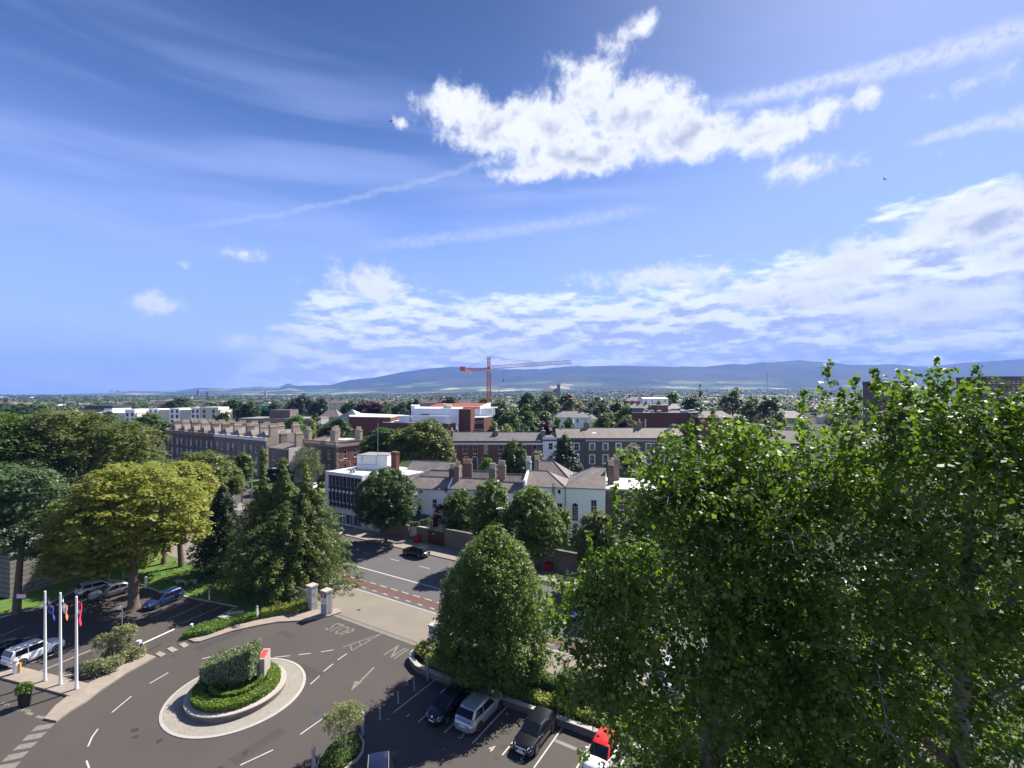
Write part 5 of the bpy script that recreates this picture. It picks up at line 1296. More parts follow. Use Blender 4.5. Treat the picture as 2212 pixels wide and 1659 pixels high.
# church
zc = terr(170, 1500)
r = thing('church', 'grey stone church with a tall pinnacled tower on the horizon', 'church', (0, 0, 0))
st2 = mat('grey_church_stone', (.22, .215, .20), .9, .15, .1)
a = D(1174, 841, 1500); e = D(1203, 841, 1500); tw = D(1205.5, 827, 1500)
b = MB(); b.box(a.x, e.x, 1490, 1512, zc - 5, 33); b.build('nave', st2, r)
b = MB(); b.add([(a.x, 1488, 33), (e.x, 1488, 33), (e.x, 1514, 33), (a.x, 1514, 33), (a.x, 1501, 43), (e.x, 1501, 43)], [(0, 1, 5, 4), (2, 3, 4, 5), (0, 4, 3), (1, 2, 5)]); b.build('roof', M_slate, r)
b = MB(); b.box(e.x + .1, e.x + 10, 1494, 1504, zc - 5, tw.z - 5); b.build('tower', st2, r)
b = MB()
for sx in (.6, 9.5):
    for sy in (1494.5, 1503.5): b.tube([(e.x + sx, sy, tw.z - 5.2), (e.x + sx, sy, tw.z + 1)], [.7, .1], 5)
b.build('pinnacle', st2, r)

# tower crane
r = thing('tower_crane', 'orange-red tower crane with a long pale lattice jib above the college roof', 'crane', D(1056, 851, 262) * Vector((1, 1, 0)) if False else (D(1056, 851, 262).x, 262, 0))
def lattice(b, p, q, half, n, up=Vector((0, 0, 1)), th=.09, tri=False, top=None):
    p, q = Vector(p), Vector(q); d = (q - p).normalized(); s = d.cross(up).normalized(); t = s.cross(d)
    if tri: cs = [s * half, -s * half, t * (top or half * 1.6)]
    else: cs = [s * half + t * half, -s * half + t * half, -s * half - t * half, s * half - t * half]
    for c in cs: b.bar(p + c, q + c, th)
    m = len(cs)
    for i in range(n):
        a0, a1 = p.lerp(q, i / n), p.lerp(q, (i + 1) / n)
        for j in range(m):
            c, e = cs[j], cs[(j + 1) % m]
            if i % 2: c, e = e, c
            b.bar(a0 + c, a1 + e, th * .7); b.bar(a0 + c, a0 + e, th * .6)
zs = HC + (Y0 - 797) / FOC * 262
b = MB(); lattice(b, (0, 0, 0), (0, 0, zs - 2), .95, 24, Vector((0, 1, 0)), .17); b.build('mast', M_crane, r)
b = MB(); lattice(b, (0, 0, zs), (0, 0, zs + 6.6), .7, 5, Vector((0, 1, 0)), .16); b.build('tower_head', M_crane, r)
b = MB(); b.box(-1.2, 1.2, -1.2, 1.2, zs - 2, zs - .4); b.build('slewing_ring', M_crane_w, r)
b = MB(); b.box(-1.0, .9, -2.2, -1.21, zs - 1.2, zs + 1.2); cbn = b.build('cab', M_cream, r); b = MB(); b.box(-.8, .7, -2.25, -2.202, zs - .2, zs + .9); b.build('cab_window', M_glass, cbn)
tip = (46.5, 4.0, zs + 3.4)
b = MB(); lattice(b, (1.2, 0, zs), tip, .6, 26, th=.12, tri=True, top=1.7); b.build('jib', M_crane_w, r)
b = MB(); lattice(b, (-1.2, 0, zs), (-15.3, -1.3, zs - .6), .55, 8, th=.12); b.box(-15.8, -13.0, -2.2, -.3, zs - .8, zs + 1.2); b.build('counter_jib', M_crane, r)
b = MB()
for k in range(3): b.box(-12.9 + k * 1.0, -12.1 + k * 1.0, -1.9, -.4, zs - 3.0, zs - .7)
b.build('counterweight', M_cream, r)
b = MB(); b.bar((0, 0, zs + 6.5), (28, 2.4, zs + 3.7), .06); b.bar((0, 0, zs + 6.5), (-12.5, -1.1, zs), .06); b.build('tie_rod', M_dkgrey, r)
b = MB(); b.bar((8, .7, zs + .5), (8, .7, zs - 6), .04); b.box(7.7, 8.3, .4, 1.0, zs - 7, zs - 6); b.build('hook', M_dkgrey, r)

# pale tiered hall in the shade on the far left
r = thing('hall', 'shaded pale building with horizontal courses behind the left-hand trunks', 'building', (-78.5, 64, 0), R(-18))
b = MB(); b.box(0, 17, 0, 12, -.1, 5.4); b.build('wall', brickmat('block_courses', (.20, .19, .175), (.17, .165, .155), (.07, .065, .06), 3.2, .62, .05, var=.12), r)
b = MB(); b.box(-.3, 17.3, -.3, 12.3, 5.41, 5.7); b.build('roof', M_greyroof, r)
b = MB(); b.box(13.0, 14.2, -.05, -.004, 0, 2.2); b.build('door', M_dkgrey, r)

# street lamps, board, posts
def lamp(label, base, h, arm, ang, m=M_grey):
    r = thing('street_lamp', label, 'street lamp', base, ang)
    b = MB(); b.tube([(0, 0, 0), (0, 0, 1.2), (0, 0, h - .3), (arm * .15, 0, h), (arm, 0, h + .15)], [.1, .08, .06, .05, .04], 8); b.build('pole', m, r, 60)
    b = MB(); b.tube([(arm - .1, 0, h + .17), (arm + .35, 0, h + .17), (arm + .8, 0, h + .15)], [.08, .17, .09], 8); b.build('lamp_head', mat('pale_lamp', (.72, .72, .70), .4), r, 60)
p = D(543, 1000, 116); lamp('grey street lamp with its arm to the left, beyond the feathery treetops', (p.x, p.y, 0), 8.6, 1.6, R(180))
p = D(545, 1013, 95); lamp('street lamp with a long arm behind the deodar cedar tops', (p.x, p.y, 0), 10.4, 4.0, R(0))
p = D(757, 995, 112); lamp('street lamp over the side road beside the office roof', (p.x, p.y, 0), 9.6, 1.8, R(180))
p = TN(-34.2, 58.0); lamp('white street lamp arm poking out between the round street trees', (p.x, p.y, .12), 9.1, 2.3, R(198), M_wpaint)
r = thing('notice_board', 'large white double notice board on posts across the road', 'sign', (D(489, 1060, 121).x, 121, 0), R(8))
b = MB(); b.box(0, 1.35, -.04, .04, 1.0, 3.0); b.box(1.45, 2.85, -.04, .04, 1.2, 3.4); b.build('board', M_wpaint, r)
b = MB(); b.box(0, 2.85, -.05, -.041, 2.05, 2.12); b.build('band', M_panel, r)
for x in (.65, 2.15, 3.3):
    b = MB(); b.tube([(x, .1, 0), (x, .1, 4.0 if x > 3 else 3.2)], .06, 6); b.build('post', M_grey, r)
r = thing('road_sign', 'small road sign on a grey pole at the edge of the far pavement', 'sign', TN(-63.9, 57.7, .12), RA)
b = MB(); b.tube([(0, 0, 0), (0, 0, 2.6)], .04, 8); b.build('pole', M_grey, r); b = MB(); b.box(-.22, .22, -.05, -.04, 2.0, 2.6); b.build('plate', M_wpaint, r)
# birds
for i, (x, y) in enumerate(((843, 263), (1912, 388))):
    p = D(x, y, 70); b = MB()
    b.tube([(-.22, 0, 0), (0, 0, .02), (.22, 0, 0)], [.02, .07, .01], 6)
    b.add([(-.08, 0, .02), (.1, 0, .02), (.02, .5, .22), (-.1, .45, .2)], [(0, 1, 2, 3)]); b.add([(-.08, 0, .02), (.1, 0, .02), (.02, -.5, .16), (-.1, -.45, .14)], [(0, 1, 2, 3)])
    o = b.build('bird', M_dkgrey); o.location = p; o.rotation_euler = (0, 0, R(60 + 50 * i))
    tag(o, ['dark bird flying left of the big white cloud', 'dark bird flying under the small clouds on the right'][i], 'bird')

# ------------------------------------------------------------------ vegetation
def unit(v): return v / np.maximum(np.linalg.norm(v, axis=1, keepdims=True), 1e-9)
def leaves(rng, P, Nn, size, jit=.5, aspect=.62, var=.55):
    n = len(P)
    nn = unit(Nn + jit * rng.normal(size=(n, 3)))
    t = unit(np.cross(nn, rng.normal(size=(n, 3)))); b = np.cross(nn, t)
    s = (size * (1 - var + 2 * var * rng.random(n)))[:, None]
    V = np.empty((n, 4, 3))
    V[:, 0] = P + t * s; V[:, 1] = P + b * s * aspect - nn * s * .18; V[:, 2] = P - t * s * .85; V[:, 3] = P - b * s * aspect - nn * s * .18
    return V.reshape(-1, 3)
def clumps(rng, Cn, rad, nper, size, flat=.7, up=.5, jit=.5, hemi=-.35, aspect=.62, droop=0.0):
    K = len(Cn); u = unit(rng.normal(size=(K * nper, 3))); low = u[:, 2] < hemi; u[low, 2] *= -1
    rr = np.repeat(rad, nper)[:, None]; r = (.55 + .5 * rng.random(K * nper))[:, None]
    P = np.repeat(Cn, nper, 0) + u * rr * r * np.array([1, 1, flat])
    if droop: P[:, 2] -= droop * (1 - u[:, 2]) * rr[:, 0] * rng.random(K * nper)
    return leaves(rng, P, u + np.array([0, 0, up]), size, jit, aspect)
def lobe_centres(rng, lobes, K, shell=(.72, 1.0), low=-.55):
    L = np.array(lobes, float); a = (L[:, 3] * L[:, 4] + L[:, 3] * L[:, 5] + L[:, 4] * L[:, 5]); idx = rng.choice(len(L), K, p=a / a.sum())
    u = unit(rng.normal(size=(K, 3))); f = u[:, 2] < low; u[f, 2] *= -1
    return L[idx, :3] + u * L[idx, 3:] * (shell[0] + (shell[1] - shell[0]) * rng.random(K))[:, None]
def profile_centres(rng, prof, K, sx=1.0, sy=1.0, shell=(.82, 1.02), wob=.07):
    z = np.array([p[1] for p in prof]); r = np.array([p[0] for p in prof])
    zz = np.linspace(z[0], z[-1], 200); rr = np.interp(zz, z, r); w = rr + .05; zs = rng.choice(zz, K, p=w / w.sum()) + (rng.random(K) - .5) * (zz[1] - zz[0])
    a = rng.random(K) * 2 * np.pi
    R0 = np.interp(zs, z, r) * (shell[0] + (shell[1] - shell[0]) * rng.random(K)) * (1 + wob * np.sin(3 * a + zs * 1.3) + wob * np.sin(5 * a - zs * .9))
    return np.stack([R0 * np.cos(a) * sx, R0 * np.sin(a) * sy, zs], 1)
def trunk(root, h, r0, limbs, m, lean=(0, 0), rs=None, name='trunk'):
    b = MB(); rs = rs or random.Random(1)
    p = [(0, 0, -.1), (lean[0] * .3, lean[1] * .3, h * .4), (lean[0], lean[1], h)]
    b.tube([(0, 0, -.1), (0, 0, .35)] + p[1:], [r0 * 1.45, r0 * 1.02, r0 * .85, r0 * .6], 10)
    for q in limbs:
        st = rs.uniform(.6, 1.0); s = (lean[0] * st, lean[1] * st, h * st); q = Vector(q); mid = Vector(s).lerp(q, .5) + Vector((0, 0, .12 * (q - Vector(s)).length))
        b.tube([s, mid, q], [r0 * .42, r0 * .27, r0 * .08], 7)
    return b.build(name, m, root, 60)
LM = dict(
    gold=leafmat('golden_leaves', (0.118, 0.152, 0.028), (0.310, 0.300, 0.060), .35, nscale=.22),
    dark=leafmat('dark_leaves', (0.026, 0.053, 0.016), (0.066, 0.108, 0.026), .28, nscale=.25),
    green=leafmat('green_leaves', (0.042, 0.086, 0.020), (0.112, 0.165, 0.034), .33, nscale=.25),
    olive=leafmat('olive_leaves', (0.059, 0.087, 0.024), (0.148, 0.169, 0.042), .33, nscale=.22),
    bright=leafmat('bright_leaves', (0.066, 0.132, 0.024), (0.152, 0.238, 0.040), .36, nscale=.3),
    bluish=leafmat('blue_green_leaves', (0.046, 0.086, 0.040), (0.112, 0.165, 0.073), .3, nscale=.3),
    purple=leafmat('purple_leaves', (0.029, 0.016, 0.021), (0.082, 0.034, 0.040), .2, tcol=(1.5, .7, .8), nscale=.3),
    cedar=leafmat('cedar_needles', (.044, .074, .018), (.150, .185, .042), .30, nscale=.35),
    yew=leafmat('yew_needles', (0.016, 0.034, 0.013), (0.048, 0.073, 0.021), .15, nscale=.4),
    willow=leafmat('grey_green_leaves', (0.086, 0.103, 0.059), (0.178, 0.191, 0.116), .3, nscale=.4),
    hornb=leafmat('hornbeam_leaves', (0.040, 0.077, 0.015), (0.139, 0.185, 0.029), .34, nscale=.5),
    lime=leafmat('lime_leaves', (0.026, 0.055, 0.013), (0.074, 0.116, 0.024), .3, nscale=.4),
    poplar=leafmat('poplar_leaves', (.026, .052, .010), (.112, .168, .028), .45, rough=.48, spec=.35, tcol=(2.0, 2.3, .55), nscale=.5),
    ivy=leafmat('ivy_leaves', (0.024, 0.053, 0.016), (0.069, 0.106, 0.029), .25, rough=.4, spec=.5, nscale=.5),
    hedge=leafmat('box_leaves', (0.073, 0.125, 0.013), (0.178, 0.257, 0.029), .28, nscale=1.2),
    hedgeb=leafmat('yellow_green_leaves', (0.125, 0.165, 0.024), (0.310, 0.330, 0.066), .3, nscale=1.0),
    sage=leafmat('sage_leaves', (0.099, 0.129, 0.069), (0.251, 0.284, 0.165), .25, nscale=1.0),
    olivet=leafmat('olive_tree_leaves', (0.125, 0.139, 0.059), (0.277, 0.284, 0.145), .28, nscale=1.0),
    red=leafmat('red_creeper_leaves', (0.092, 0.016, 0.013), (0.198, 0.040, 0.026), .2, tcol=(1.6, .7, .6)))
def tree(name, label, cat, loc, V, lm, group=None, h=4, r0=.3, limbs=(), bark=None, lean=(0, 0), crown='crown'):
    r = thing(name, label, cat, loc, 0, group)
    np_mesh(crown, V, 4, lm, r)
    trunk(r, h, r0, limbs, bark or M_bark, lean, random.Random(int(abs(loc[0] * 7 + loc[1] * 3))))
    return r
def broad(seed, lobes, K, nper, size, crad, flat=.6, up=.6, jit=.45, fill=.25, **k):
    up = up * 2.3
    rng = np.random.default_rng(seed); Cn = lobe_centres(rng, lobes, K); rad = crad * (.65 + .7 * rng.random(K))
    V = clumps(rng, Cn, rad, nper, size, flat, up, jit, **k)
    if fill:
        Cf = lobe_centres(rng, lobes, int(K * fill), (.2, .7)); V = np.concatenate([V, clumps(rng, Cf, crad * 1.6 * np.ones(len(Cf)), nper, size * 1.3, .8, .3, .8)])
    return V

# the golden tree in front of the lawn
p = G(*c1(865, 340)); W = 56.5
lob = [(-.6, 0, 10.6, 8.2, 7.0, 4.6), (-.5, .5, 13.6, 5.6, 5.2, 3.6), (4.6, -.5, 11.4, 4.4, 5.0, 4.2), (-5.2, 0, 9.4, 4.2, 5, 3.6), (0, -2, 8.4, 6.5, 4.5, 2.8), (5.4, 0, 8.6, 3.0, 4, 2.4), (-6.0, .5, 6.0, 3.9, 4.5, 3.2), (-3.0, 1.5, 5.2, 3.8, 3.5, 2.6)]
tree('sycamore', 'broad golden-green tree with a thick trunk at the edge of the car park', 'tree', p, np.concatenate([broad(1, lob, 780, 46, .19, .9, .5, .8, .42), broad(101, [(-6.2, -.5, 6.2, 3.8, 4, 3.2), (-3.0, -1.5, 5.6, 3.4, 3, 2.2), (-8.2, 0, 8.2, 2.4, 3, 2.4)], 230, 46, .19, .8, .5, .8, .42)]), LM['gold'], None, 8.5, .58,
     [(-5, 0, 11), (4.5, 0, 11.5), (0, 2, 14), (-2, -3, 10), (3, -3, 9.5)])
# tall dark mass behind it
lob = [(0, 0, 14.5, 11, 9, 6.5), (-3, 0, 18.5, 7.5, 7, 4.4), (6.5, 0, 16.0, 6.5, 7, 4.6), (-9, -1, 11.5, 5.5, 6, 5), (8, -2, 10.5, 6, 6, 4.5), (0, -5, 10, 9, 4.5, 5)]
p = D(185, 900, 84); tree('plane_tree', 'very broad dark green tree rising behind the golden one', 'tree', (p.x, 84, 0), broad(2, lob, 560, 46, .25, 1.35, .55, .75, .45), LM['olive'], None, 11, .75, [(-6, 0, 15), (6, 0, 15), (0, 2, 18), (-3, -3, 12), (5, -4, 11)])
lob = [(0, 0, 13.5, 8.0, 8, 7.5), (-2, 0, 18, 5.5, 6, 4.5), (3, -3, 9, 5, 4, 4.5)]
p = D(18, 900, 80); tree('plane_tree', 'tall green tree at the left edge, behind the blue-green one', 'tree', (p.x, 80, 0), broad(3, lob, 380, 46, .25, 1.3, .55, .75, .45), LM['green'], None, 10, .6, [(-4, 0, 14), (4, 0, 14), (0, 2, 18)])
p = G(*c1(108, 380)); lob = [(-.8, 0, 14.2, 4.2, 4.6, 3.0), (1.2, 0, 11.2, 3.6, 4.0, 3.2), (-2.6, 0, 10.0, 3.6, 4, 4.0), (.4, -1, 7.6, 3.2, 3, 2.0), (2.2, 0, 14.8, 2.4, 2.6, 1.8)]
tree('whitebeam', 'blue-green tree with a bare leaning trunk carrying a notice, far left', 'tree', p, broad(4, lob, 230, 46, .19, .95, .55, .75, .45), LM['bluish'], None, 8.5, .42, [(-2.5, 0, 11), (2, 0, 12), (0, 0, 14)], None, (.6, 0))
p = G(354, 1219); lob = [(0, 0, 10.5, 4.6, 4.5, 4.0), (-2.5, 1, 8.5, 3.5, 3.5, 3.0), (1.5, 0, 12.5, 3, 3, 2.5)]
tree('sycamore', 'golden-green tree whose trunk stands on the lawn right behind the big trunk', 'tree', p, broad(5, lob, 240, 46, .2, 1.05, .55, .75, .4), LM['gold'], None, 8, .38, [(-2, 0, 10), (2, 0, 11)])
p = G(392, 1225); lob = [(.6, 0, 10.5, 4.4, 4.4, 3.8), (1.8, -1, 8.4, 3.2, 3.2, 2.4), (0, 1, 13, 3, 3, 2.2)]
tree('sycamore', 'golden-green tree with a leaning trunk on the sunlit lawn left of the dark spruce', 'tree', p, broad(6, lob, 240, 46, .2, 1.05, .55, .75, .4), LM['gold'], None, 8, .42, [(-2, 0, 10), (2.5, 0, 11)], None, (-.7, 0))
lob = [(0, 0, 7.5, 5.5, 5, 6), (-3, 0, 4.0, 4, 4, 4), (2.5, -1.5, 3.2, 3.5, 3, 3.2)]  # crown of two trees added to keep sun off the hall and screen it
tree('holm_oak', 'added black-green tree in the gap under the golden tree, to shade the pale hall', 'tree', (-58.5, 72.5, 0), broad(7, lob, 260, 44, .22, 1.2, .6, .6, .5), LM['dark'], None, 6, .4, [(-2, 0, 8), (2, 0, 9)])
tree('holm_oak', 'added black-green tree to shade the right end of the pale hall', 'tree', (-66.5, 76.5, 0), broad(8, lob, 260, 44, .22, 1.2, .6, .6, .5), LM['dark'], None, 6, .4, [(-2, 0, 8), (2, 0, 9)])
lob = [(0, 0, 10, 5.5, 5, 6), (-3, 0, 5, 4, 4, 5), (3, -1, 4, 4, 4, 4)]
tree('holm_oak', 'tall dark tree standing left behind the blue-green tree', 'tree', (-76, 75, 0), broad(9, lob, 260, 44, .22, 1.2, .6, .6, .5), LM['dark'], None, 6, .4, [(-2, 0, 8), (2, 0, 9)])
# lower trees between the golden tree and the Georgian terrace
def mid(name, label, x, ytop, wpx, Y, kind, seed, hfrac=.62, K=170, nper=40, size=.26, crad=1.1, flat=.6, sy=.9, cat='tree', h0=None, lobes=None, z0=0.0):
    p = D(x, ytop, Y); R_ = wpx / FOC * Y / 2; zt = p.z - z0; rz = zt * hfrac / 2; cz = zt - rz
    rng = np.random.default_rng(seed + 900)
    lb = lobes or [(0, 0, cz - rz * .12, R_ * .92, R_ * sy, rz * .88), (R_ * .18, 0, cz + rz * .42, R_ * .58, R_ * .55, rz * .58), (-R_ * .45, 0, cz - rz * .05, R_ * .52, R_ * .6, rz * .7), (R_ * .5, -R_ * .2, cz - rz * .22, R_ * .5, R_ * .55, rz * .62)]
    r = tree(name, label, cat, (p.x, Y, z0), broad(seed, lb, K, nper, size, crad, flat, .7, .45), LM[kind], None, cz, max(.18, R_ * .055), [(-R_ * .5, 0, cz), (R_ * .5, 0, cz), (0, 0, cz + rz * .5)])
    return r
mid('maple', 'low broad olive-green tree in front of the Georgian terrace', 415, 978, 200, 92, 'olive', 11, .62, 260, 44, .26, 1.2)
mid('maple', 'small bushy olive-green tree just left of the notice board', 490, 1008, 72, 95, 'olive', 12, .7, 120)
mid('beech', 'rounded dark purple beech at the left end of the Georgian terrace', 320, 938, 58, 135, 'purple', 13, .7, 150, 40, .34, 1.3)
mid('plum_tree', 'small purple-leaved tree in the terrace front garden', 486, 985, 52, 118, 'purple', 14, .6, 110, 36, .26, .9)
mid('lime_tree', 'bright fresh green tree left of the purple beech', 252, 916, 84, 140, 'bright', 15, .7, 190, 40, .34, 1.4)
mid('oak', 'dark bushy tree standing against the cream apartment blocks', 320, 893, 66, 215, 'green', 16, .75, 160, 40, .42, 1.6)
mid('oak', 'green tree above the left end of the Georgian terrace roof', 352, 912, 62, 186, 'green', 17, .75, 140, 40, .4, 1.5)
mid('oak', 'rounded dark green tree between the purple beech and the golden tree', 293, 968, 130, 112, 'green', 18, .6, 200, 40, .3, 1.3)
mid('lime_tree', 'leafy green tree in the garden left of the feathery cedars', 523, 978, 46, 112, 'green', 19, .75, 110, 40, .28, 1.0)
mid('holly', 'black-green bushy tree shading the front of the annexe', 603, 1000, 60, 122, 'yew', 20, .85, 140, 40, .26, .9)
mid('oak', 'green tree at the far left edge beyond the plane trees', 40, 925, 110, 150, 'green', 22, .7, 150, 40, .36, 1.5)

# cedars
def conifer(seed, h, r, levels, per, sag=.35, size=.16, lat=.32, z0=1.2, prof=1.0, nl=34, tipup=0.0, asp=.42):
    rng = np.random.default_rng(seed); Ps, Ns = [], []
    for i in range(levels):
        f = i / (levels - 1); z = z0 + (h - z0) * f ** .92; L = r * (1 - f) ** prof * (.8 + .35 * rng.random()) + .35
        for a in rng.random(max(3, int(per * (1 - .55 * f)))) * 2 * np.pi:
            l = L * (.62 + .5 * rng.random()); n = int(nl * (.35 + l / r)); s = np.sqrt(rng.random(n)) * l
            q = s / max(l, .1)
            w = (rng.random(n) - .5) * 2 * lat * l * .55 * (1.05 - q)
            x = s * np.cos(a) - w * np.sin(a); y = s * np.sin(a) + w * np.cos(a); zz = z + .12 * s - sag * l * q ** 2.2 + tipup * q ** 3 - np.abs(w) * .25 - rng.random(n) * .18
            Ps.append(np.stack([x, y, zz], 1)); Ns.append(np.stack([np.cos(a) * q * .5, np.sin(a) * q * .5, np.ones(n) * .9], 1))
    return leaves(rng, np.concatenate(Ps), np.concatenate(Ns), size, .45, asp)
def cedar_crown(seed, h, r, nb, z0, prof, sag, size, per=7, nl=24, crad=.55, flat=.38, up=.65):
    rng = np.random.default_rng(seed); Cn, rd = [], []
    for i in range(nb):
        f = (i + rng.random()) / nb; z = z0 + (h - z0) * f ** .95; a = i * 2.39996 + rng.normal() * .25; L = max(r * (1 - f ** 1.35) ** prof * (.50 + .55 * rng.random() ** 1.3 + .16 * math.sin(2 * a + seed) + .12 * math.sin(z * 2.1 + 3 * a)), .45)
        for q in np.linspace(.18, 1.0, per):
            s = L * q; Cn.append((s * math.cos(a), s * math.sin(a), z + .16 * s - sag * L * q ** 2.4 + rng.normal() * .12)); rd.append(crad * (.55 + .75 * (1 - q) + .15 * rng.random()) * min(1, .35 + L / 3))
    Cn, rd = np.array(Cn), np.array(rd)
    V = clumps(rng, Cn, rd, nl, size, flat, up, .4, -.5, .36, .9); return V
p = Vector((-29.7, 62.0, 0))
V = np.concatenate([cedar_crown(35, 18.2, 1.5, 46, 9.5, .8, .25, .15, 5, 20, .42) + np.array([-3.0, .2, 0]), cedar_crown(36, 17.0, 1.6, 46, 9.5, .8, .25, .15, 5, 20, .42) + np.array([-.7, .8, 0]),
                    cedar_crown(31, 13.4, 6.4, 240, 1.2, .75, .3, .16, 7, 26, .72) + np.array([-3.0, .2, 0]), cedar_crown(33, 14.6, 6.8, 250, 1.2, .8, .32, .16, 8, 26, .74) + np.array([-.5, .8, 0]),
                    cedar_crown(38, 13.6, 6.8, 250, 1.2, .8, .34, .16, 8, 26, .74) + np.array([2.7, .4, 0]), cedar_crown(32, 11.5, 8.4, 210, .8, .6, .36, .17, 8, 26, .8) + np.array([.8, -1.2, 0])])
tree('deodar_cedar', 'large feathery deodar cedar drooping beside the gate railings', 'tree', p, V, LM['cedar'], None, 9.5, .45, [(3, 0, 5), (-3, -1, 5), (2, -2, 8)])
p = G(482, 1242); V = np.concatenate([cedar_crown(34, 12.4, 4.6, 240, 1.0, .75, .2, .17, 6, 26, .75), cedar_crown(39, 8.5, 3.4, 90, .8, .55, .25, .17, 6, 24, .7) + np.array([-1.6, .8, 0])])
tree('spruce', 'dark spruce standing close left of the deodar cedar', 'tree', p, V, LM['yew'], None, 11, .3)
def feather(lbl, x, yt, yb, wpx, Y, seed):
    p = D(x, yt, Y); r_ = wpx / FOC * Y / 2
    tree('larch', lbl, 'tree', (p.x, Y, 0), conifer(seed, p.z, r_, 26, 8, .3, .2, .4, 3.0, .65, 26, .4), LM['hedgeb'], None, p.z * .95, .16)
feather('thin young conifer with open whorls in front of the round grey bush', 662, 1003, 1120, 30, 98, 37)
# weeping grey-green birch in front of the villa
rng = np.random.default_rng(41); p = D(664, 962, 126); hh = p.z; lob = [(0, 0, hh * .72, 3.4, 3.2, hh * .26), (.6, 0, hh * .5, 3.6, 3.2, hh * .22), (-.8, 0, hh * .45, 3.3, 3, hh * .24)]
Cn = lobe_centres(rng, lob, 190); tree('birch', 'loose grey-green weeping birch in front of the villa', 'tree', (p.x, 126, 0), clumps(rng, Cn, .85 * (.6 + .6 * rng.random(190)), 34, .2, .8, .2, .8, -.8, .4, 1.6), LM['willow'], None, hh * .6, .2, [(-1.5, 0, hh * .75), (1.5, 0, hh * .8)], M_bark_l)

# pleached limes along the far pavement
def lime(label, x, ytop, wpx, t_or_n, seed, base_n=58.6, zlow=3.0, kind='lime', sq=1.0, name='lime_tree'):
    k = (x - CX) / FOC; Y = base_n / (N.x * k + N.y); p = Vector((k * Y, Y, .1)); zt = HC - (ytop - Y0) / FOC * Y; r_ = wpx / FOC * Y / 2
    prof = [(r_ * .62, zlow), (r_ * .95, zlow + (zt - zlow) * .22), (r_, zlow + (zt - zlow) * .45), (r_ * .86, zlow + (zt - zlow) * .7), (r_ * .5, zlow + (zt - zlow) * .92), (r_ * .12, zt)]
    rng = np.random.default_rng(seed); K = int(36 * r_ * (zt - zlow) / 4)
    Cn = profile_centres(rng, prof, K, 1, .92, (.84, 1.0), .06)
    V = clumps(rng, Cn, .62 * (.65 + .6 * rng.random(K)), 44, .15, .8, 1.1, .5)
    Cf = profile_centres(rng, prof, K // 3, .7, .65, (.3, 1.0)); V = np.concatenate([V, clumps(rng, Cf, np.ones(len(Cf)), 30, .28, .9, .2, .9)])
    tree(name, label, 'tree', p, V, LM[kind], None, zlow + 1.5, .26, [(-r_ * .5, 0, zlow + 2), (r_ * .5, 0, zlow + 2)])
lime('rounded dark street tree in front of the office block corner', 834, 1016, 134, 0, 51, 58.2, 3.0)
lime('rounded street tree with a pointed top, second along the far pavement', 1061, 1040, 92, 0, 52, 58.8, 3.0, 'hornb')
lime('bushy tree inside the garden wall beside the red creeper', 995, 1062, 76, 0, 53, 66.5, 1.5, 'hornb')
lime('wide street tree right of the pointed one, before the white houses', 1150, 1056, 128, 0, 54, 59.2, 2.6, 'hornb')
lime('small round garden tree below the tall white house', 1214, 1102, 36, 0, 55, 66.0, 2.0, 'hornb')
lime('brownish street tree close to the left edge of the poplar', 1290, 1108, 92, 0, 56, 59.0, 2.2, 'olive')
lime('street tree mostly swallowed by the poplar, farthest right on the pavement', 1400, 1085, 120, 0, 57, 59.2, 2.4, 'hornb')
# clipped hornbeam by the gate
k = (1066 - CX) / FOC; p = Vector((k * 42.2, 42.2, .4)); zt = HC - (1137 - Y0) / FOC * 42.2 - .4
prof = [(3.6, .5), (4.7, 1.8), (5.05, 3.6), (4.9, 5.4), (4.3, 7.6), (3.5, 9.3), (2.3, 11.2), (1.35, 12.0), (.3, zt - .55)]
rng = np.random.default_rng(61); K = 1000; Cn = profile_centres(rng, prof, K, 1, 1, (.86, 1.02), .045)
V = clumps(rng, Cn, .50 * (.6 + .8 * rng.random(K)), 46, .10, 1.45, 1.0, .55, -.7)
Cf = profile_centres(rng, prof, 260, .8, .8, (.3, 1.0)); V = np.concatenate([V, clumps(rng, Cf, .9 * np.ones(260), 40, .2, 1.2, .2, .9)])
tree('hornbeam', 'dense cone-shaped hornbeam in the bed right of the gateway', 'tree', p, V, LM['hornb'], None, 3, .3)
# trees in the gardens of the facing terrace
def cone_tree(name, label, x, ytop, wpx, Y, prof, kind, seed, K=260, size=.22, sc=.7, nper=40):
    p = D(x, ytop, Y); r_ = wpx / FOC * Y / 2; rng = np.random.default_rng(seed)
    pf = [(a * r_, b * p.z) for a, b in prof]; Cn = profile_centres(rng, pf, K, 1, .9); V = clumps(rng, Cn, sc * (.6 + .7 * rng.random(K)), nper, size, 1.1, .9, .5)
    Cf = profile_centres(rng, pf, K // 4, .7, .6, (.3, 1)); V = np.concatenate([V, clumps(rng, Cf, 1.2 * np.ones(K // 4), 30, size * 1.6, 1, .2, .9)])
    return tree(name, label, 'tree', (p.x, Y, 0), V, LM[kind], None, p.z * .4, .25)
cone_tree('yew', 'broad conical black-green yew before the dark fronted house', 1219, 942, 78, 122, [(.8, .05), (1, .2), (.95, .4), (.7, .65), (.35, .88), (.06, 1)], 'yew', 71)
cone_tree('yew', 'tall dark columnar tree before the red brick terrace', 1111, 953, 58, 120, [(.7, .05), (.95, .25), (1, .5), (.9, .72), (.5, .93), (.1, 1)], 'lime', 72)
mid('elder', 'pale flowering bush between the columnar tree and the white house', 1160, 972, 34, 124, 'willow', 73, .75, 80, 34, .24, .8)
mid('birch', 'light green feathery tree below the arched brick doors', 1051, 989, 32, 118, 'bright', 74, .75, 80, 30, .2, .7)
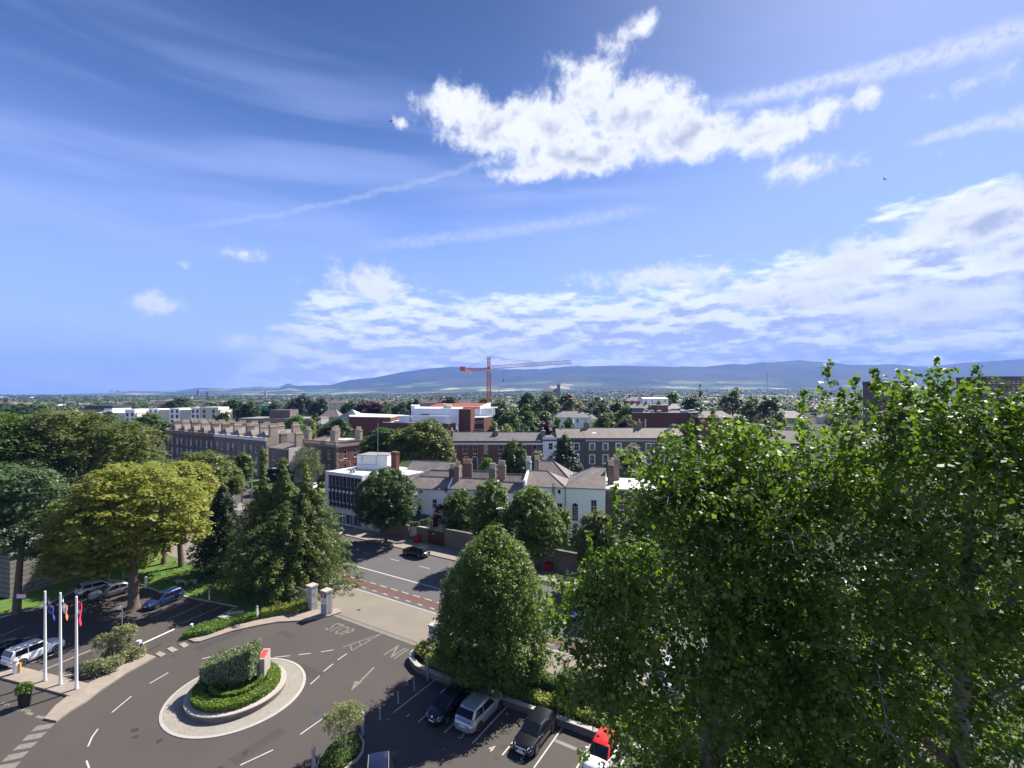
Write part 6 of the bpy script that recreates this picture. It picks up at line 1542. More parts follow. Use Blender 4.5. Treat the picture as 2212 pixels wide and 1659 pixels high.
mid('hawthorn', 'grey-green spreading tree before the brown terrace', 1360, 962, 68, 116, 'willow', 75, .7, 130, 36, .24, .9)
mid('hawthorn', 'small grey-green shrub tree by the terrace chimney on the right', 1316, 990, 30, 112, 'willow', 76, .7, 70, 30, .22, .7)
pz = D(885, 908, 125).z
mid('chestnut', 'huge rounded horse chestnut behind the office block', 912, 908, 142, 124, 'olive', 77, .72, 420, 44, .33, 1.35, .75)
mid('chestnut', 'lower left shoulder tree beside the huge horse chestnut', 826, 926, 96, 128, 'green', 78, .7, 260, 44, .33, 1.3, .7)
mid('pine', 'blue-green spreading pine in front of the brown college wall', 727, 904, 76, 172, 'lime', 79, .7, 200, 40, .34, 1.3, .5)
mid('beech', 'small purple beech peeping left of the horse chestnut', 799, 932, 30, 150, 'purple', 80, .6, 70, 34, .3, 1.0)
# more trees that can be told apart further back: (kind of tree, label, x, top, width, distance, leaf)
more = [
 ('maple', 'bright green tree in front of the long grey offices', 636, 895, 50, 205, 'bright'), ('cypress', 'small dark tree right of the long grey offices', 681, 892, 26, 200, 'dark'), ('cypress', 'small golden bush under the dark tree by the pyramid', 673, 908, 16, 196, 'hedgeb'),
 ('oak', 'dark tree at the left of the long grey offices', 536, 868, 62, 290, 'dark'), ('oak', 'wide dark wood edge right of the cream apartments', 505, 862, 60, 330, 'dark'), ('cedar', 'large flat-topped dark cedar beyond the grey offices', 652, 852, 72, 360, 'yew'),
 ('oak', 'dark tree left of the blue-edged pavilion', 590, 868, 58, 300, 'dark'), ('cedar', 'dark spreading cedar beside the cream gabled terrace', 690, 862, 40, 330, 'yew'),
 ('beech', 'long purple beech mass beyond the glass pyramid', 790, 864, 70, 310, 'purple'), ('beech', 'second purple beech merging with the long one', 812, 868, 44, 300, 'purple'), ('oak', 'dark green tree left of the purple beech mass', 752, 868, 46, 305, 'dark'),
 ('poplar', 'upright green tree at the right end of the purple beech mass', 832, 866, 26, 290, 'green'), ('oak', 'dark rounded tree above the pale roof of the college', 862, 870, 44, 300, 'dark'), ('holm_oak', 'black-green tree behind the white upper storey', 890, 862, 52, 330, 'dark'),
 ('holm_oak', 'wide black cedar before the long pale terrace', 968, 857, 56, 320, 'yew'), ('oak', 'green tree right of the crane mast', 1078, 862, 46, 300, 'green'), ('oak', 'green tree left of the crane mast', 1042, 861, 36, 320, 'green'),
 ('lime_tree', 'tall bushy tree right of the canopy frame', 1103, 880, 66, 190, 'green'), ('lime_tree', 'dark lower tree right of the canopy frame', 1082, 884, 44, 200, 'dark'), ('lime_tree', 'rounded tree behind the lamp among the middle trees', 1132, 872, 52, 200, 'green'),
 ('oak', 'tall dark tree with a round head in the middle group', 1138, 846, 44, 300, 'dark'), ('oak', 'dark high crowned tree at the centre of the middle group', 1178, 843, 62, 270, 'green'), ('maple', 'yellowish willow-like tree in the middle group', 1228, 860, 44, 235, 'willow'),
 ('maple', 'golden tree right behind the yellowish willow', 1248, 863, 26, 240, 'gold'), ('oak', 'broad dark tree above the white villa', 1285, 858, 82, 240, 'dark'), ('oak', 'wide green tree with a reddish neighbour, centre right', 1218, 848, 60, 290, 'olive'),
 ('beech', 'reddish brown beech in the centre right group', 1226, 853, 30, 280, 'purple'), ('oak', 'dark tree right of the broad one above the villa', 1330, 860, 50, 245, 'dark'), ('lime_tree', 'light green tree left of the library roof', 1350, 872, 44, 215, 'bright'),
 ('lime_tree', 'olive-green tree in front of the white villa, right side', 1302, 888, 64, 185, 'olive'), ('lime_tree', 'shadowy green tree left of the library wall', 1352, 896, 52, 180, 'green'), ('beech', 'small purple bush below the library wall', 1345, 903, 30, 172, 'purple'),
 ('cypress', 'narrow columnar conifer beside the white villa', 1204, 908, 20, 165, 'green'), ('lime_tree', 'rounded green tree touching the white villa', 1226, 900, 32, 170, 'bluish'), ('beech', 'purple-leaved tree left of the white villa', 1178, 908, 42, 178, 'purple'),
 ('oak', 'dark undergrowth tree behind the red brick chimneys', 1120, 914, 60, 172, 'dark'), ('maple', 'yellow-green shrub tree right of the college end', 1092, 918, 40, 165, 'hedgeb'), ('maple', 'grey-green bush at the foot of the college', 1066, 912, 34, 170, 'willow'),
 ('lime_tree', 'green tree left of the white villa roof', 1172, 888, 46, 215, 'olive'), ('oak', 'dark tree behind the villa chimneys', 1152, 900, 50, 205, 'dark'), ('holly', 'dark bush at the left foot of the library', 1452, 915, 50, 165, 'dark'),
 ('oak', 'dark rounded tree on the right beyond the slate terrace', 1492, 850, 48, 280, 'dark'), ('oak', 'light green rounded tree on the right skyline', 1450, 846, 42, 340, 'bright'), ('lime_tree', 'small green tree in front of the slate terrace', 1418, 864, 30, 260, 'green'),
 ('lime_tree', 'rounded green tree right of the slate terrace', 1508, 868, 48, 240, 'green'), ('poplar', 'narrow dark poplar above the right-hand roofs', 1512, 834, 16, 380, 'dark'), ('oak', 'broad tree right of the narrow poplar', 1582, 838, 62, 300, 'olive'),
 ('oak', 'dark leafy tree between the poplars, upper', 1660, 850, 60, 210, 'dark'), ('oak', 'dark leafy tree between the poplars, lower', 1672, 885, 70, 150, 'dark'), ('oak', 'green tree over the red brick gabled house', 1622, 852, 52, 230, 'green'),
 ('oak', 'olive tree at the right edge above the poplar leaves', 2200, 870, 90, 150, 'olive'), ('oak', 'dark tree left of the tan apartments', 150, 892, 60, 230, 'dark'), ('oak', 'round tree at the far left skyline', 40, 872, 64, 280, 'dark'),
 ('oak', 'lighter tree on the left skyline', 85, 876, 50, 300, 'green'), ('oak', 'dark tree in front of the tan apartments', 235, 890, 36, 260, 'dark'), ('oak', 'dark tree behind the cream apartments', 280, 870, 46, 380, 'green'),
 ('oak', 'broad dark tree behind the longer apartments', 385, 858, 66, 360, 'dark'), ('oak', 'green tree right end of the longer apartments', 480, 888, 40, 240, 'green'), ('oak', 'green tree between the terrace chimneys and offices', 600, 903, 52, 225, 'green'),
 ('oak', 'tree in the gap between the poplars, behind the low roof', 1725, 905, 80, 165, 'green'), ('oak', 'dark tree in the gap between the poplars, nearest', 1750, 942, 90, 120, 'dark'), ('maple', 'olive tree low in the gap between the poplars', 1655, 965, 90, 112, 'olive'), ('maple', 'green tree in front of the roof between the poplars', 1705, 985, 80, 104, 'green'),
 ('oak', 'dark tree behind the red gabled house by the poplar', 1592, 898, 62, 178, 'dark'), ('maple', 'green tree before the red gabled house by the poplar', 1562, 918, 54, 158, 'green'), ('oak', 'dark tree right of the red gabled house by the poplar', 1625, 915, 60, 165, 'olive'),
 ('laurel', 'laurel mass behind the villa balustrade', 690, 945, 40, 152, 'green'), ('elder', 'shrubs behind the near white houses', 1062, 1000, 40, 108, 'willow')]
for i, (nm, lb, x, yt, wp, Y, kd) in enumerate(more):
    if nm in ('cypress', 'poplar'): cone_tree(nm, lb, x, yt, wp, Y, [(.7, .05), (1, .3), (.95, .55), (.6, .85), (.1, 1)], kd, 300 + i, 90, .36, 1.0, 26)
    else: mid(nm, lb, x, yt, wp, Y, kd, 300 + i, .8, 110, 30, .0019 * Y, .0062 * Y, .65)

# ------------------------------------------------------------------ the two poplars in the foreground
def poplar(label, base, lobes, shoots, K, nper, seed, size=.067, zt=20, nl=70):
    rng = np.random.default_rng(seed); bs = np.array([base[0], base[1], 0]); L = [(a - base[0], b - base[1], c, d, e, f) for a, b, c, d, e, f in lobes]
    Bn = lobe_centres(rng, L, K // 9, (.55, 1.0), -.9); br_ = .75 + .65 * rng.random(len(Bn)); ix = rng.integers(0, len(Bn), K)
    ub = unit(rng.normal(size=(K, 3)) + np.array([0, 0, .35])); Cn = Bn[ix] + ub * (br_[ix] * (.45 + .65 * rng.random(K)))[:, None] * np.array([1.15, 1.15, .75])
    rad = .48 * (.5 + .9 * rng.random(K)); V = [clumps(rng, Cn, rad, nper, size, .85, .8, .7, -.9, .82)]
    Ci = lobe_centres(rng, L, K // 4, (.15, .6), -.95)[:K // 7]; V.append(clumps(rng, Ci, np.ones(len(Ci)), nper // 2, size * 1.25, .9, .2, .9, -.9, .8))
    r = thing('poplar', label, 'tree', (base[0], base[1], 0))
    for x, y, Y in shoots:
        p = np.array(D(x, y, Y)) - bs; m = 26
        q = np.linspace(0, 1, m)[:, None]; P = p + np.array([0, 0, -1.0]) * q * 2.3 + rng.normal(size=(m, 3)) * (.03 + .13 * q)
        V.append(clumps(rng, P, .10 + .16 * q[:, 0], 7, size, 1.0, .3, .8, -.9, .82))
    np_mesh('crown', np.concatenate(V), 4, LM['poplar'], r)
    b = MB(); rr = random.Random(seed)
    b.tube([(0, 0, -.1), (.1, 0, 4), (-.2, .2, 10), (.1, 0, zt - 4), (0, 0, zt)], [.55, .42, .3, .16, .05], 10)
    pick = rng.choice(len(Cn), nl, replace=False)
    for i in pick:
        q = Vector(Cn[i]); hz = min(max(q.z - (Vector((q.x, q.y, 0)).length) * .75 - .5, 2), zt - 2); s = Vector((0, 0, hz))
        m1 = s.lerp(q, .45) + Vector((rr.uniform(-.3, .3), rr.uniform(-.3, .3), .35)); m2 = s.lerp(q, .8) + Vector((0, 0, .2)); w = rr.uniform(.03, .065)
        b.tube([s, m1, m2, q], [w * 1.5, w, w * .6, .010], 6)
        for _ in range(4):
            e = m2 + Vector((rr.uniform(-1, 1), rr.uniform(-1, 1), rr.uniform(-.5, .6))) * .9; b.tube([m2, m2.lerp(e, .5) + Vector((0, 0, .05)), e], [.014, .010, .005], 4)
    for i in range(34):                              # long bare sprays that hang out of the leaves
        q = Vector(Cn[rng.integers(0, len(Cn))]); o_ = Vector((rr.uniform(-1, .6), -rr.uniform(.3, 1), rr.uniform(-.5, .2))).normalized(); L_ = rr.uniform(1.0, 2.2)
        a_ = [q + o_ * L_ * f + Vector((0, 0, .35 * f - .75 * f * f)) * L_ * .6 for f in (0, .33, .66, 1)]; b.tube(a_, [.024, .018, .012, .005], 5)
        for _ in range(5):
            f = rr.uniform(.25, .85); p_ = q + o_ * L_ * f + Vector((0, 0, .35 * f - .75 * f * f)) * L_ * .6; e = p_ + (o_ + Vector((rr.uniform(-.8, .8), rr.uniform(-.5, .5), rr.uniform(-.6, .3)))).normalized() * rr.uniform(.4, .9); b.tube([p_, p_.lerp(e, .5) + Vector((0, 0, .05)), e], [.010, .008, .004], 4)
    b.build('trunk', M_bark_p, r, 60)
    return r
poplar('leafy poplar in the foreground, left and lower of the two', (6.4, 15.0),
       [(7.4, 14.8, 13.2, 4.3, 4.0, 7.0), (5.6, 14.4, 18.8, 3.4, 3.2, 3.2), (6.0, 14.2, 22.3, 2.0, 2.0, 2.3), (7.2, 14.4, 23.0, 1.6, 1.6, 1.8), (3.3, 13.8, 18.6, 2.1, 2.0, 1.8), (3.5, 13.6, 16.8, 2.1, 2.0, 1.7), (7.6, 14.5, 20.5, 2.0, 2.2, 3.0), (4.5, 14.0, 21.4, 1.0, 1.1, 1.1), (8.3, 14.4, 21.4, 1.6, 1.7, 2.3), (6.4, 14.3, 23.0, 1.3, 1.3, 1.6)],
       [(1490, 905, 14.2), (1545, 895, 14.0), (1420, 985, 14), (1330, 1050, 13.8), (1590, 930, 14), (1275, 1150, 13.6)], 1700, 40, 81, zt=23.5)
poplar('tallest poplar in the foreground, filling the right edge', (13.6, 14.2),
       [(13.2, 14.2, 12.5, 6.4, 4.6, 9.0), (12.6, 13.6, 20.9, 4.2, 3.4, 3.7), (9.3, 13.2, 20.0, 2.4, 2.4, 3.6), (15.5, 13.6, 19.5, 3.6, 3.2, 3.8), (8.9, 13.2, 15.5, 2.4, 2.4, 4.0), (11.2, 13.2, 23.8, 1.9, 1.9, 1.9), (13.4, 13.4, 23.9, 1.7, 1.7, 1.7), (9.3, 13.1, 23.6, 1.3, 1.4, 1.8), (15.6, 13.5, 23.6, 1.9, 1.8, 1.9), (17.6, 13.8, 22.6, 1.8, 1.8, 2.0)],
       [(1787, 783, 12.6), (1848, 812, 12.8), (1890, 800, 12.6), (1735, 845, 12.8), (1958, 822, 12.6), (2030, 774, 12.6), (2012, 800, 12.9), (2050, 800, 12.3), (2112, 796, 12.6), (2160, 838, 12.6), (1930, 838, 12.5), (2080, 830, 12.6), (2195, 860, 12.8), (1820, 840, 12.8)], 2300, 42, 82, zt=25)
rng = np.random.default_rng(83)
lob = [(0, 0, 9.5, 8, 6, 7.5), (-4, -1, 7, 5, 4, 5.5), (5, 0, 12, 6, 5, 5.5)]
tree('holm_oak', 'dark dense tree filling the lower right corner behind the tallest poplar', 'tree', (16.0, 24.0, 0), broad(84, lob, 700, 46, .13, .8, .7, .4, .6), LM['ivy'], None, 7, .4, [(-3, 0, 9), (3, 0, 10)])
lob = [(0, 0, 6.5, 4.5, 3.5, 5), (3, 0, 5, 4, 3, 4)]
tree('holm_oak', 'dark ivy-clad tree low between the two poplar trunks', 'tree', (10.0, 19.5, 0), broad(85, lob, 420, 46, .11, .7, .7, .4, .6), LM['ivy'], None, 5, .3, [(-2, 0, 7), (2, 0, 8)])

# ------------------------------------------------------------------ hedges and shrubs near the drive
def surf_box(rng, n, x0, x1, y0, y1, z0, z1, ztop=None, bottom=False):
    P, Nn = [], []
    for k in range(n):
        f = rng.integers(0, 6 if bottom else 5); u, v = rng.random(), rng.random()
        x, y, z = x0 + u * (x1 - x0), y0 + v * (y1 - y0), z0 + v * (z1 - z0)
        q = [((x, y, z1), (0, 0, 1)), ((x, y0, z), (0, -1, 0)), ((x, y1, z), (0, 1, 0)), ((x0, y0 + u * (y1 - y0), z), (-1, 0, 0)), ((x1, y0 + u * (y1 - y0), z), (1, 0, 0)), ((x, y, z0), (0, 0, -1))][f]
        P.append(q[0]); Nn.append(q[1])
    return np.array(P), np.array(Nn, float)
def ring_hedge(name, label, c, r0, r1, z0, z1, a0, a1, n, lm, size, seed, wob=0.0):
    rng = np.random.default_rng(seed); a = a0 + (a1 - a0) * rng.random(n); f = rng.integers(0, 4, n); u = rng.random(n); v = rng.random(n)
    rr = np.where(f < 2, r0 + (r1 - r0) * u, np.where(f == 2, r0, r1)); zz = np.where(f < 2, z1, z0 + (z1 - z0) * v)
    nr = np.where(f == 2, -1.0, np.where(f == 3, 1.0, 0.0)); nz = np.where(f < 2, 1.0, .2)
    rr = rr + .04 * rng.normal(size=n); zz = zz + .035 * rng.normal(size=n)
    P = np.stack([rr * np.cos(a), rr * np.sin(a), zz], 1); Nn = np.stack([nr * np.cos(a), nr * np.sin(a), nz], 1)
    r = thing(name, label, 'hedge', c)
    np_mesh('foliage', leaves(rng, P, Nn, size, .5, .7), 4, lm, r)
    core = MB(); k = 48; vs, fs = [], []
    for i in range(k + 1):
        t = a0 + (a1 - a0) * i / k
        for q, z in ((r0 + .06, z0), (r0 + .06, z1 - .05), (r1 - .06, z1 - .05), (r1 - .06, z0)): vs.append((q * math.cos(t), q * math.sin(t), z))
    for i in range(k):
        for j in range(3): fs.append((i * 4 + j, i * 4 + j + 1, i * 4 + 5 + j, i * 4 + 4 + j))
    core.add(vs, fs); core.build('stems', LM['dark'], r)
    return r
ring_hedge('box_hedge', 'wide clipped green hedge inside the round planter of the roundabout', RC, 2.35, 3.3, .45, 1.05, 0, 2 * math.pi, 11000, LM['hedge'], .06, 91)
ring_hedge('box_hedge', 'thin low hedge curving around the lawn at the roundabout centre', RC, 1.75, 2.02, .5, 1.2, R(140), R(415), 4200, LM['hedge'], .05, 92)
# clipped slanting topiary
rng = np.random.default_rng(93); n = 9000
r = thing('topiary_tree', 'clipped sage-green tree with a slanting wedge-shaped crown on the roundabout', 'tree', (-24.0, 40.6, .5))
x0, x1, y0, y1 = -2.25, 1.95, -.95, 1.1
P, Nn = surf_box(rng, n, x0, x1, y0, y1, 0, 1, bottom=True); f = (P[:, 0] - x0) / (x1 - x0)
lo = .8 + .25 * f; hi = 1.95 + 1.6 * f; P[:, 2] = lo + (hi - lo) * P[:, 2]
edge = np.abs(f - .5) > .38; P[:, 1] *= 1 - .25 * edge * (np.abs(f - .5) - .38) * 8
P[:, 1] -= .0; up = Nn[:, 2] > .5; Nn[up] += np.array([-.4, 0, 0])
P += rng.normal(size=P.shape) * .06
c2_ = profile_centres(rng, [(1.5, .1), (1.6, .5), (1.2, 1.1)], 150, 1, .7); lowV = clumps(rng, c2_, .35 * np.ones(150), 20, .07, 1, .3, .6)
np_mesh('crown', leaves(rng, P, Nn, .085, .6, .6), 4, LM['sage'], r); np_mesh('lower_foliage', lowV, 4, LM['green'], r)
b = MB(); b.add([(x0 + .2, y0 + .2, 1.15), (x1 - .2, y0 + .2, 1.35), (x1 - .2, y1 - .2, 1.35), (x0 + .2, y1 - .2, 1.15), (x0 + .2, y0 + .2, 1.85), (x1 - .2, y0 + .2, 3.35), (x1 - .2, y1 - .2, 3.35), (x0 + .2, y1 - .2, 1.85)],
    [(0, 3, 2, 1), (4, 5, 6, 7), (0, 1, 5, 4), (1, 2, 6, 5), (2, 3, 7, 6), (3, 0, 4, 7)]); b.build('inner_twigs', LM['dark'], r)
b = MB(); b.tube([(0, 0, 0), (.1, 0, 1.3)], [.2, .15], 8); b.tube([(-.8, .2, 0), (-.9, 0, 1.3)], [.12, .09], 8); b.tube([(.9, .1, 0), (1.0, 0, 1.4)], [.12, .09], 8); b.build('trunk', M_bark, r)
# little olive-like tree on its island
rng = np.random.default_rng(94); p = G(745, 1624, .1); lob = [(-.1, 0, 2.25, 1.45, 1.2, .95), (.45, 0, 2.6, 1.0, .9, .75), (-.6, 0, 2.0, 1.0, .9, .7)]
Cn = lobe_centres(rng, lob, 150); tree('olive_tree', 'small round-headed olive tree on the foreground island', 'tree', p, clumps(rng, Cn, .28 * (.6 + .7 * rng.random(150)), 34, .06, .9, .4, .8, -.8, .5), LM['olivet'], None, 1.5, .075, [(-.6, 0, 2.2), (.6, 0, 2.4), (0, .2, 2.6)], M_bark_l, (.05, 0))
def hedge_poly(name, label, pts, z0, z1, lm, size, seed, dens=420, cat='hedge', wob=.05):
    rng = np.random.default_rng(seed); poly = [(q[0], q[1]) for q in pts]; n = len(poly)
    xs = [q[0] for q in poly]; ys = [q[1] for q in poly]; P, Nn = [], []
    def ins(x, y):
        c = False
        for i in range(n):
            (xa, ya), (xb2, yb2) = poly[i], poly[(i + 1) % n]
            if (ya > y) != (yb2 > y) and x < (xb2 - xa) * (y - ya) / (yb2 - ya) + xa: c = not c
        return c
    area = abs(sum(poly[i][0] * poly[(i + 1) % n][1] - poly[(i + 1) % n][0] * poly[i][1] for i in range(n))) / 2
    need = int(area * dens)
    while len(P) < need:
        x, y = rng.uniform(min(xs), max(xs)), rng.uniform(min(ys), max(ys))
        if ins(x, y): P.append((x, y, z1 + rng.normal() * wob + .12 * math.sin(x * 3.1) * math.cos(y * 2.7) * (wob > .06))); Nn.append((0, 0, 1))
    for i in range(n):
        a, c = Vector(poly[i]), Vector(poly[(i + 1) % n]); L = (c - a).length; d = (c - a) / L
        s = 1 if sum(poly[k][0] * poly[(k + 1) % n][1] - poly[(k + 1) % n][0] * poly[k][1] for k in range(n)) > 0 else -1
        for _ in range(int(L * (z1 - z0) * dens * .8)):
            q = a + d * rng.uniform(0, L); P.append((q.x + rng.normal() * wob, q.y + rng.normal() * wob, rng.uniform(z0, z1))); Nn.append((d.y * s, -d.x * s, .3))
    c = np.mean(np.array(poly), 0); P = np.array(P) - np.array([c[0], c[1], 0])
    r = thing(name, label, cat, (c[0], c[1], 0))
    np_mesh('foliage', leaves(rng, P, np.array(Nn), size, .55, .65), 4, lm, r)
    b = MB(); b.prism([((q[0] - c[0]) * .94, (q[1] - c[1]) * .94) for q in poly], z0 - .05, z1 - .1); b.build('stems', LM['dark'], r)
    return r
hedge_poly('island_hedge', 'low hedge filling the foreground island around the olive tree', [G(*c2(*q)) for q in ((420, 1375), (470, 1300), (560, 1205), (640, 1190), (672, 1230), (668, 1285), (630, 1330), (560, 1400), (450, 1450))], .1, .55, LM['green'], .07, 95, 500)
hedge_poly('path_hedge', 'low yellow-green hedge along the path left of the gate piers', [G(*c1(*q), .1) for q in ((1690, 415), (1800, 395), (1925, 372), (2012, 352), (2012, 318), (1940, 322), (1850, 352), (1700, 388))], .1, .85, LM['hedgeb'], .07, 96, 330)
hedge_poly('path_hedge', 'low green hedge along the path beside the barrier', [G(*c1(*q), .1) for q in ((1190, 545), (1350, 520), (1540, 452), (1680, 418), (1680, 392), (1520, 425), (1330, 462), (1215, 510))], .1, .6, LM['bright'], .07, 97, 330)
def shrub(name, label, p, lobes, K, nper, size, crad, lm, seed, stem=.05):
    rng = np.random.default_rng(seed); r = thing(name, label, 'shrub', p); Cn = lobe_centres(rng, lobes, K)
    np_mesh('foliage', clumps(rng, Cn, crad * (.6 + .7 * rng.random(K)), nper, size, .9, .5, .6, -.6), 4, lm, r)
    b = MB()
    for i in range(5):
        a = i * 1.3; b.tube([(.15 * math.cos(a), .15 * math.sin(a), -.05), (.5 * math.cos(a), .4 * math.sin(a), lobes[0][2])], [stem, stem * .6], 6)
    b.build('stem', M_bark, r)
    return r
p = G(*c1(735, 690)); shrub('tall_shrub', 'tall light green shrub behind the kerb between flagpoles and barrier', p, [(.4, .3, 2.0, 1.1, .9, 1.1), (-.9, .2, 1.6, 1.0, .8, .9), (1.0, .4, 2.5, .75, .7, .7)], 150, 34, .075, .3, LM['olivet'], 101)
p = G(*c1(800, 690)); shrub('low_shrub', 'low spreading shrub beside the barrier cabinet', p, [(-.4, 0, .6, 1.5, .9, .75), (.7, .5, .6, .9, .8, .6)], 110, 30, .07, .28, LM['olivet'], 102)
p = G(*c1(625, 775)); shrub('low_shrub', 'low olive shrub nearest the flagpoles', p, [(0, 0, .55, 1.4, .8, .7), (.9, .6, .6, 1.0, .7, .6)], 110, 30, .07, .28, LM['olivet'], 103)
p = G(*c1(1905, 275)); shrub('laurel_bush', 'dark rounded bush inside the railings by the plain pier', p, [(0, 0, 1.1, 2.0, 1.2, 1.1), (-2.0, .8, 1.0, 1.4, 1.2, 1.0)], 160, 36, .1, .4, LM['dark'], 104)
p = D(624, 1048, 128); shrub('round_bush', 'grey-green clipped ball bush on the lawn left of the white car', (p.x, 128, 0), [(0, 0, 1.2, 1.5, 1.5, 1.3)], 80, 34, .13, .35, LM['sage'], 105)
p = D(700, 1068, 112); shrub('round_bush', 'dark shrub against the left side of the office block', (p.x - .5, 108, 0), [(0, 0, 1.8, 1.9, 1.6, 1.9)], 90, 34, .16, .5, LM['dark'], 106)
for i, (x, y, lb) in enumerate(((560, 1062, 'yellowish shrub on the corner lawn beside the notice board'), (590, 1058, 'yellowish shrub beside the feathery trees on the corner lawn'), (700, 1052, 'yellow-green shrub right of the white car'), (655, 1070, 'low shrub on the lawn edge in front of the white car'))):
    p = G(x, y); shrub('garden_shrub', lb, p, [(0, 0, .7, 2.0, 1.2, .8)], 60, 30, .13, .4, LM['hedgeb'], 107 + i)
hedge_poly('boundary_hedge', 'rough green hedge along the inside of the dark railings, behind the bay wall', [TN(-27.5, 35.3), TN(6, 35.3), TN(6, 35.85), TN(-27.5, 35.85)], .3, 1.75, LM['green'], .09, 121, 230, 'hedge', .13)
# planting above the parking bay wall
q = [TN(-29.5, 33.35), TN(-24, 33.5), TN(-16, 33.7), TN(-8, 34.0), TN(8, 34.3), TN(8, 35.2), TN(-8, 34.9), TN(-24, 34.5), TN(-30.2, 34.4)]
hedge_poly('bed_shrubs', 'yellow-green ground cover shrubs along the top of the granite bay wall', q, .42, 1.0, LM['hedgeb'], .085, 120, 240, 'shrub', .12)
for i, (t, n, h_, kd, lb) in enumerate(((-20.5, 35.2, 2.4, 'green', 'leafy shrub right of the hornbeam foot'), (-15.5, 35.2, 2.9, 'green', 'taller green shrub behind the bay wall shrubs'), (-10.5, 35.2, 2.3, 'ivy', 'dark shrub behind the bay wall near the poplar'), (-30.3, 34.9, 1.0, 'hedgeb', 'low yellowish shrub at the rounded end of the bay wall'), (-26.5, 34.9, 1.3, 'ivy', 'dark ivy mound at the foot of the hornbeam'))):
    shrub('bed_shrub', lb, TN(t, n, .42), [(0, 0, h_ * .5, 1.6, .9, h_ * .5), (1.2, .2, h_ * .4, 1.0, .8, h_ * .45)], 100, 32, .10, .38, LM[kd], 130 + i)
rng = np.random.default_rng(140); b = profile_centres(rng, [(.1, .95), (.5, 1.15), (.52, 1.5), (.3, 1.8), (.05, 1.88)], 70); np_mesh('foliage', clumps(rng, b, .12 * np.ones(70), 26, .05, 1, .4, .6), 4, LM['hedge'], POT)
# red creeper on the white houses
rng = np.random.default_rng(141); s = sof(958); pp = pa(s, -.35); r = thing('creeper', 'dark red creeper climbing between the first two white houses', 'creeper', pp)
lob = [(0, 0, 3.2, 1.7, .35, 2.0), (1.0, .2, 6.0, .55, .25, 2.6), (-.8, -.1, 2.0, 1.2, .5, 1.2)]
Cn = lobe_centres(rng, lob, 120); np_mesh('foliage', clumps(rng, Cn, .35 * np.ones(120), 26, .1, .9, .2, .7), 4, LM['red'], r)
b = MB(); b.tube([(0, 0, 0), (.3, 0, 3), (1, .1, 6)], [.07, .05, .02], 6); b.build('stem', M_bark, r)
rng = np.random.default_rng(142); r = thing('wall_creeper', 'pink and green creeper hanging over the garden wall by the gateway', 'creeper', TN(-57.5, 61.6, 2.5)); Cn = lobe_centres(rng, [(0, 0, .2, 2.6, .5, .5), (2.4, .4, .5, 1.2, .5, .7)], 90)
np_mesh('foliage', clumps(rng, Cn, .3 * np.ones(90), 24, .09, .8, .4, .7), 4, LM['olive'], r)

# lawn grass blades near the front edge read as rough turf: one uncountable layer
rng = np.random.default_rng(150); P = []
A_, B2 = G(230, 1262), G(600, 1225)
for _ in range(9000):
    x = rng.uniform(-52, -28); y = rng.uniform(56, 72)
    P.append((x, y, .12))
P = np.array(P); P = P[(P @ np.array([N.x, N.y, 0]) < 35.3) & (P[:, 1] > 61 + (P[:, 0] + 40) * -.35 + 0)]
o = np_mesh('lawn_tufts', leaves(rng, P, np.tile([0, -.5, .6], (len(P), 1)), .12, .6, .5), 4, LM['bright']); tag(o, kind='stuff')

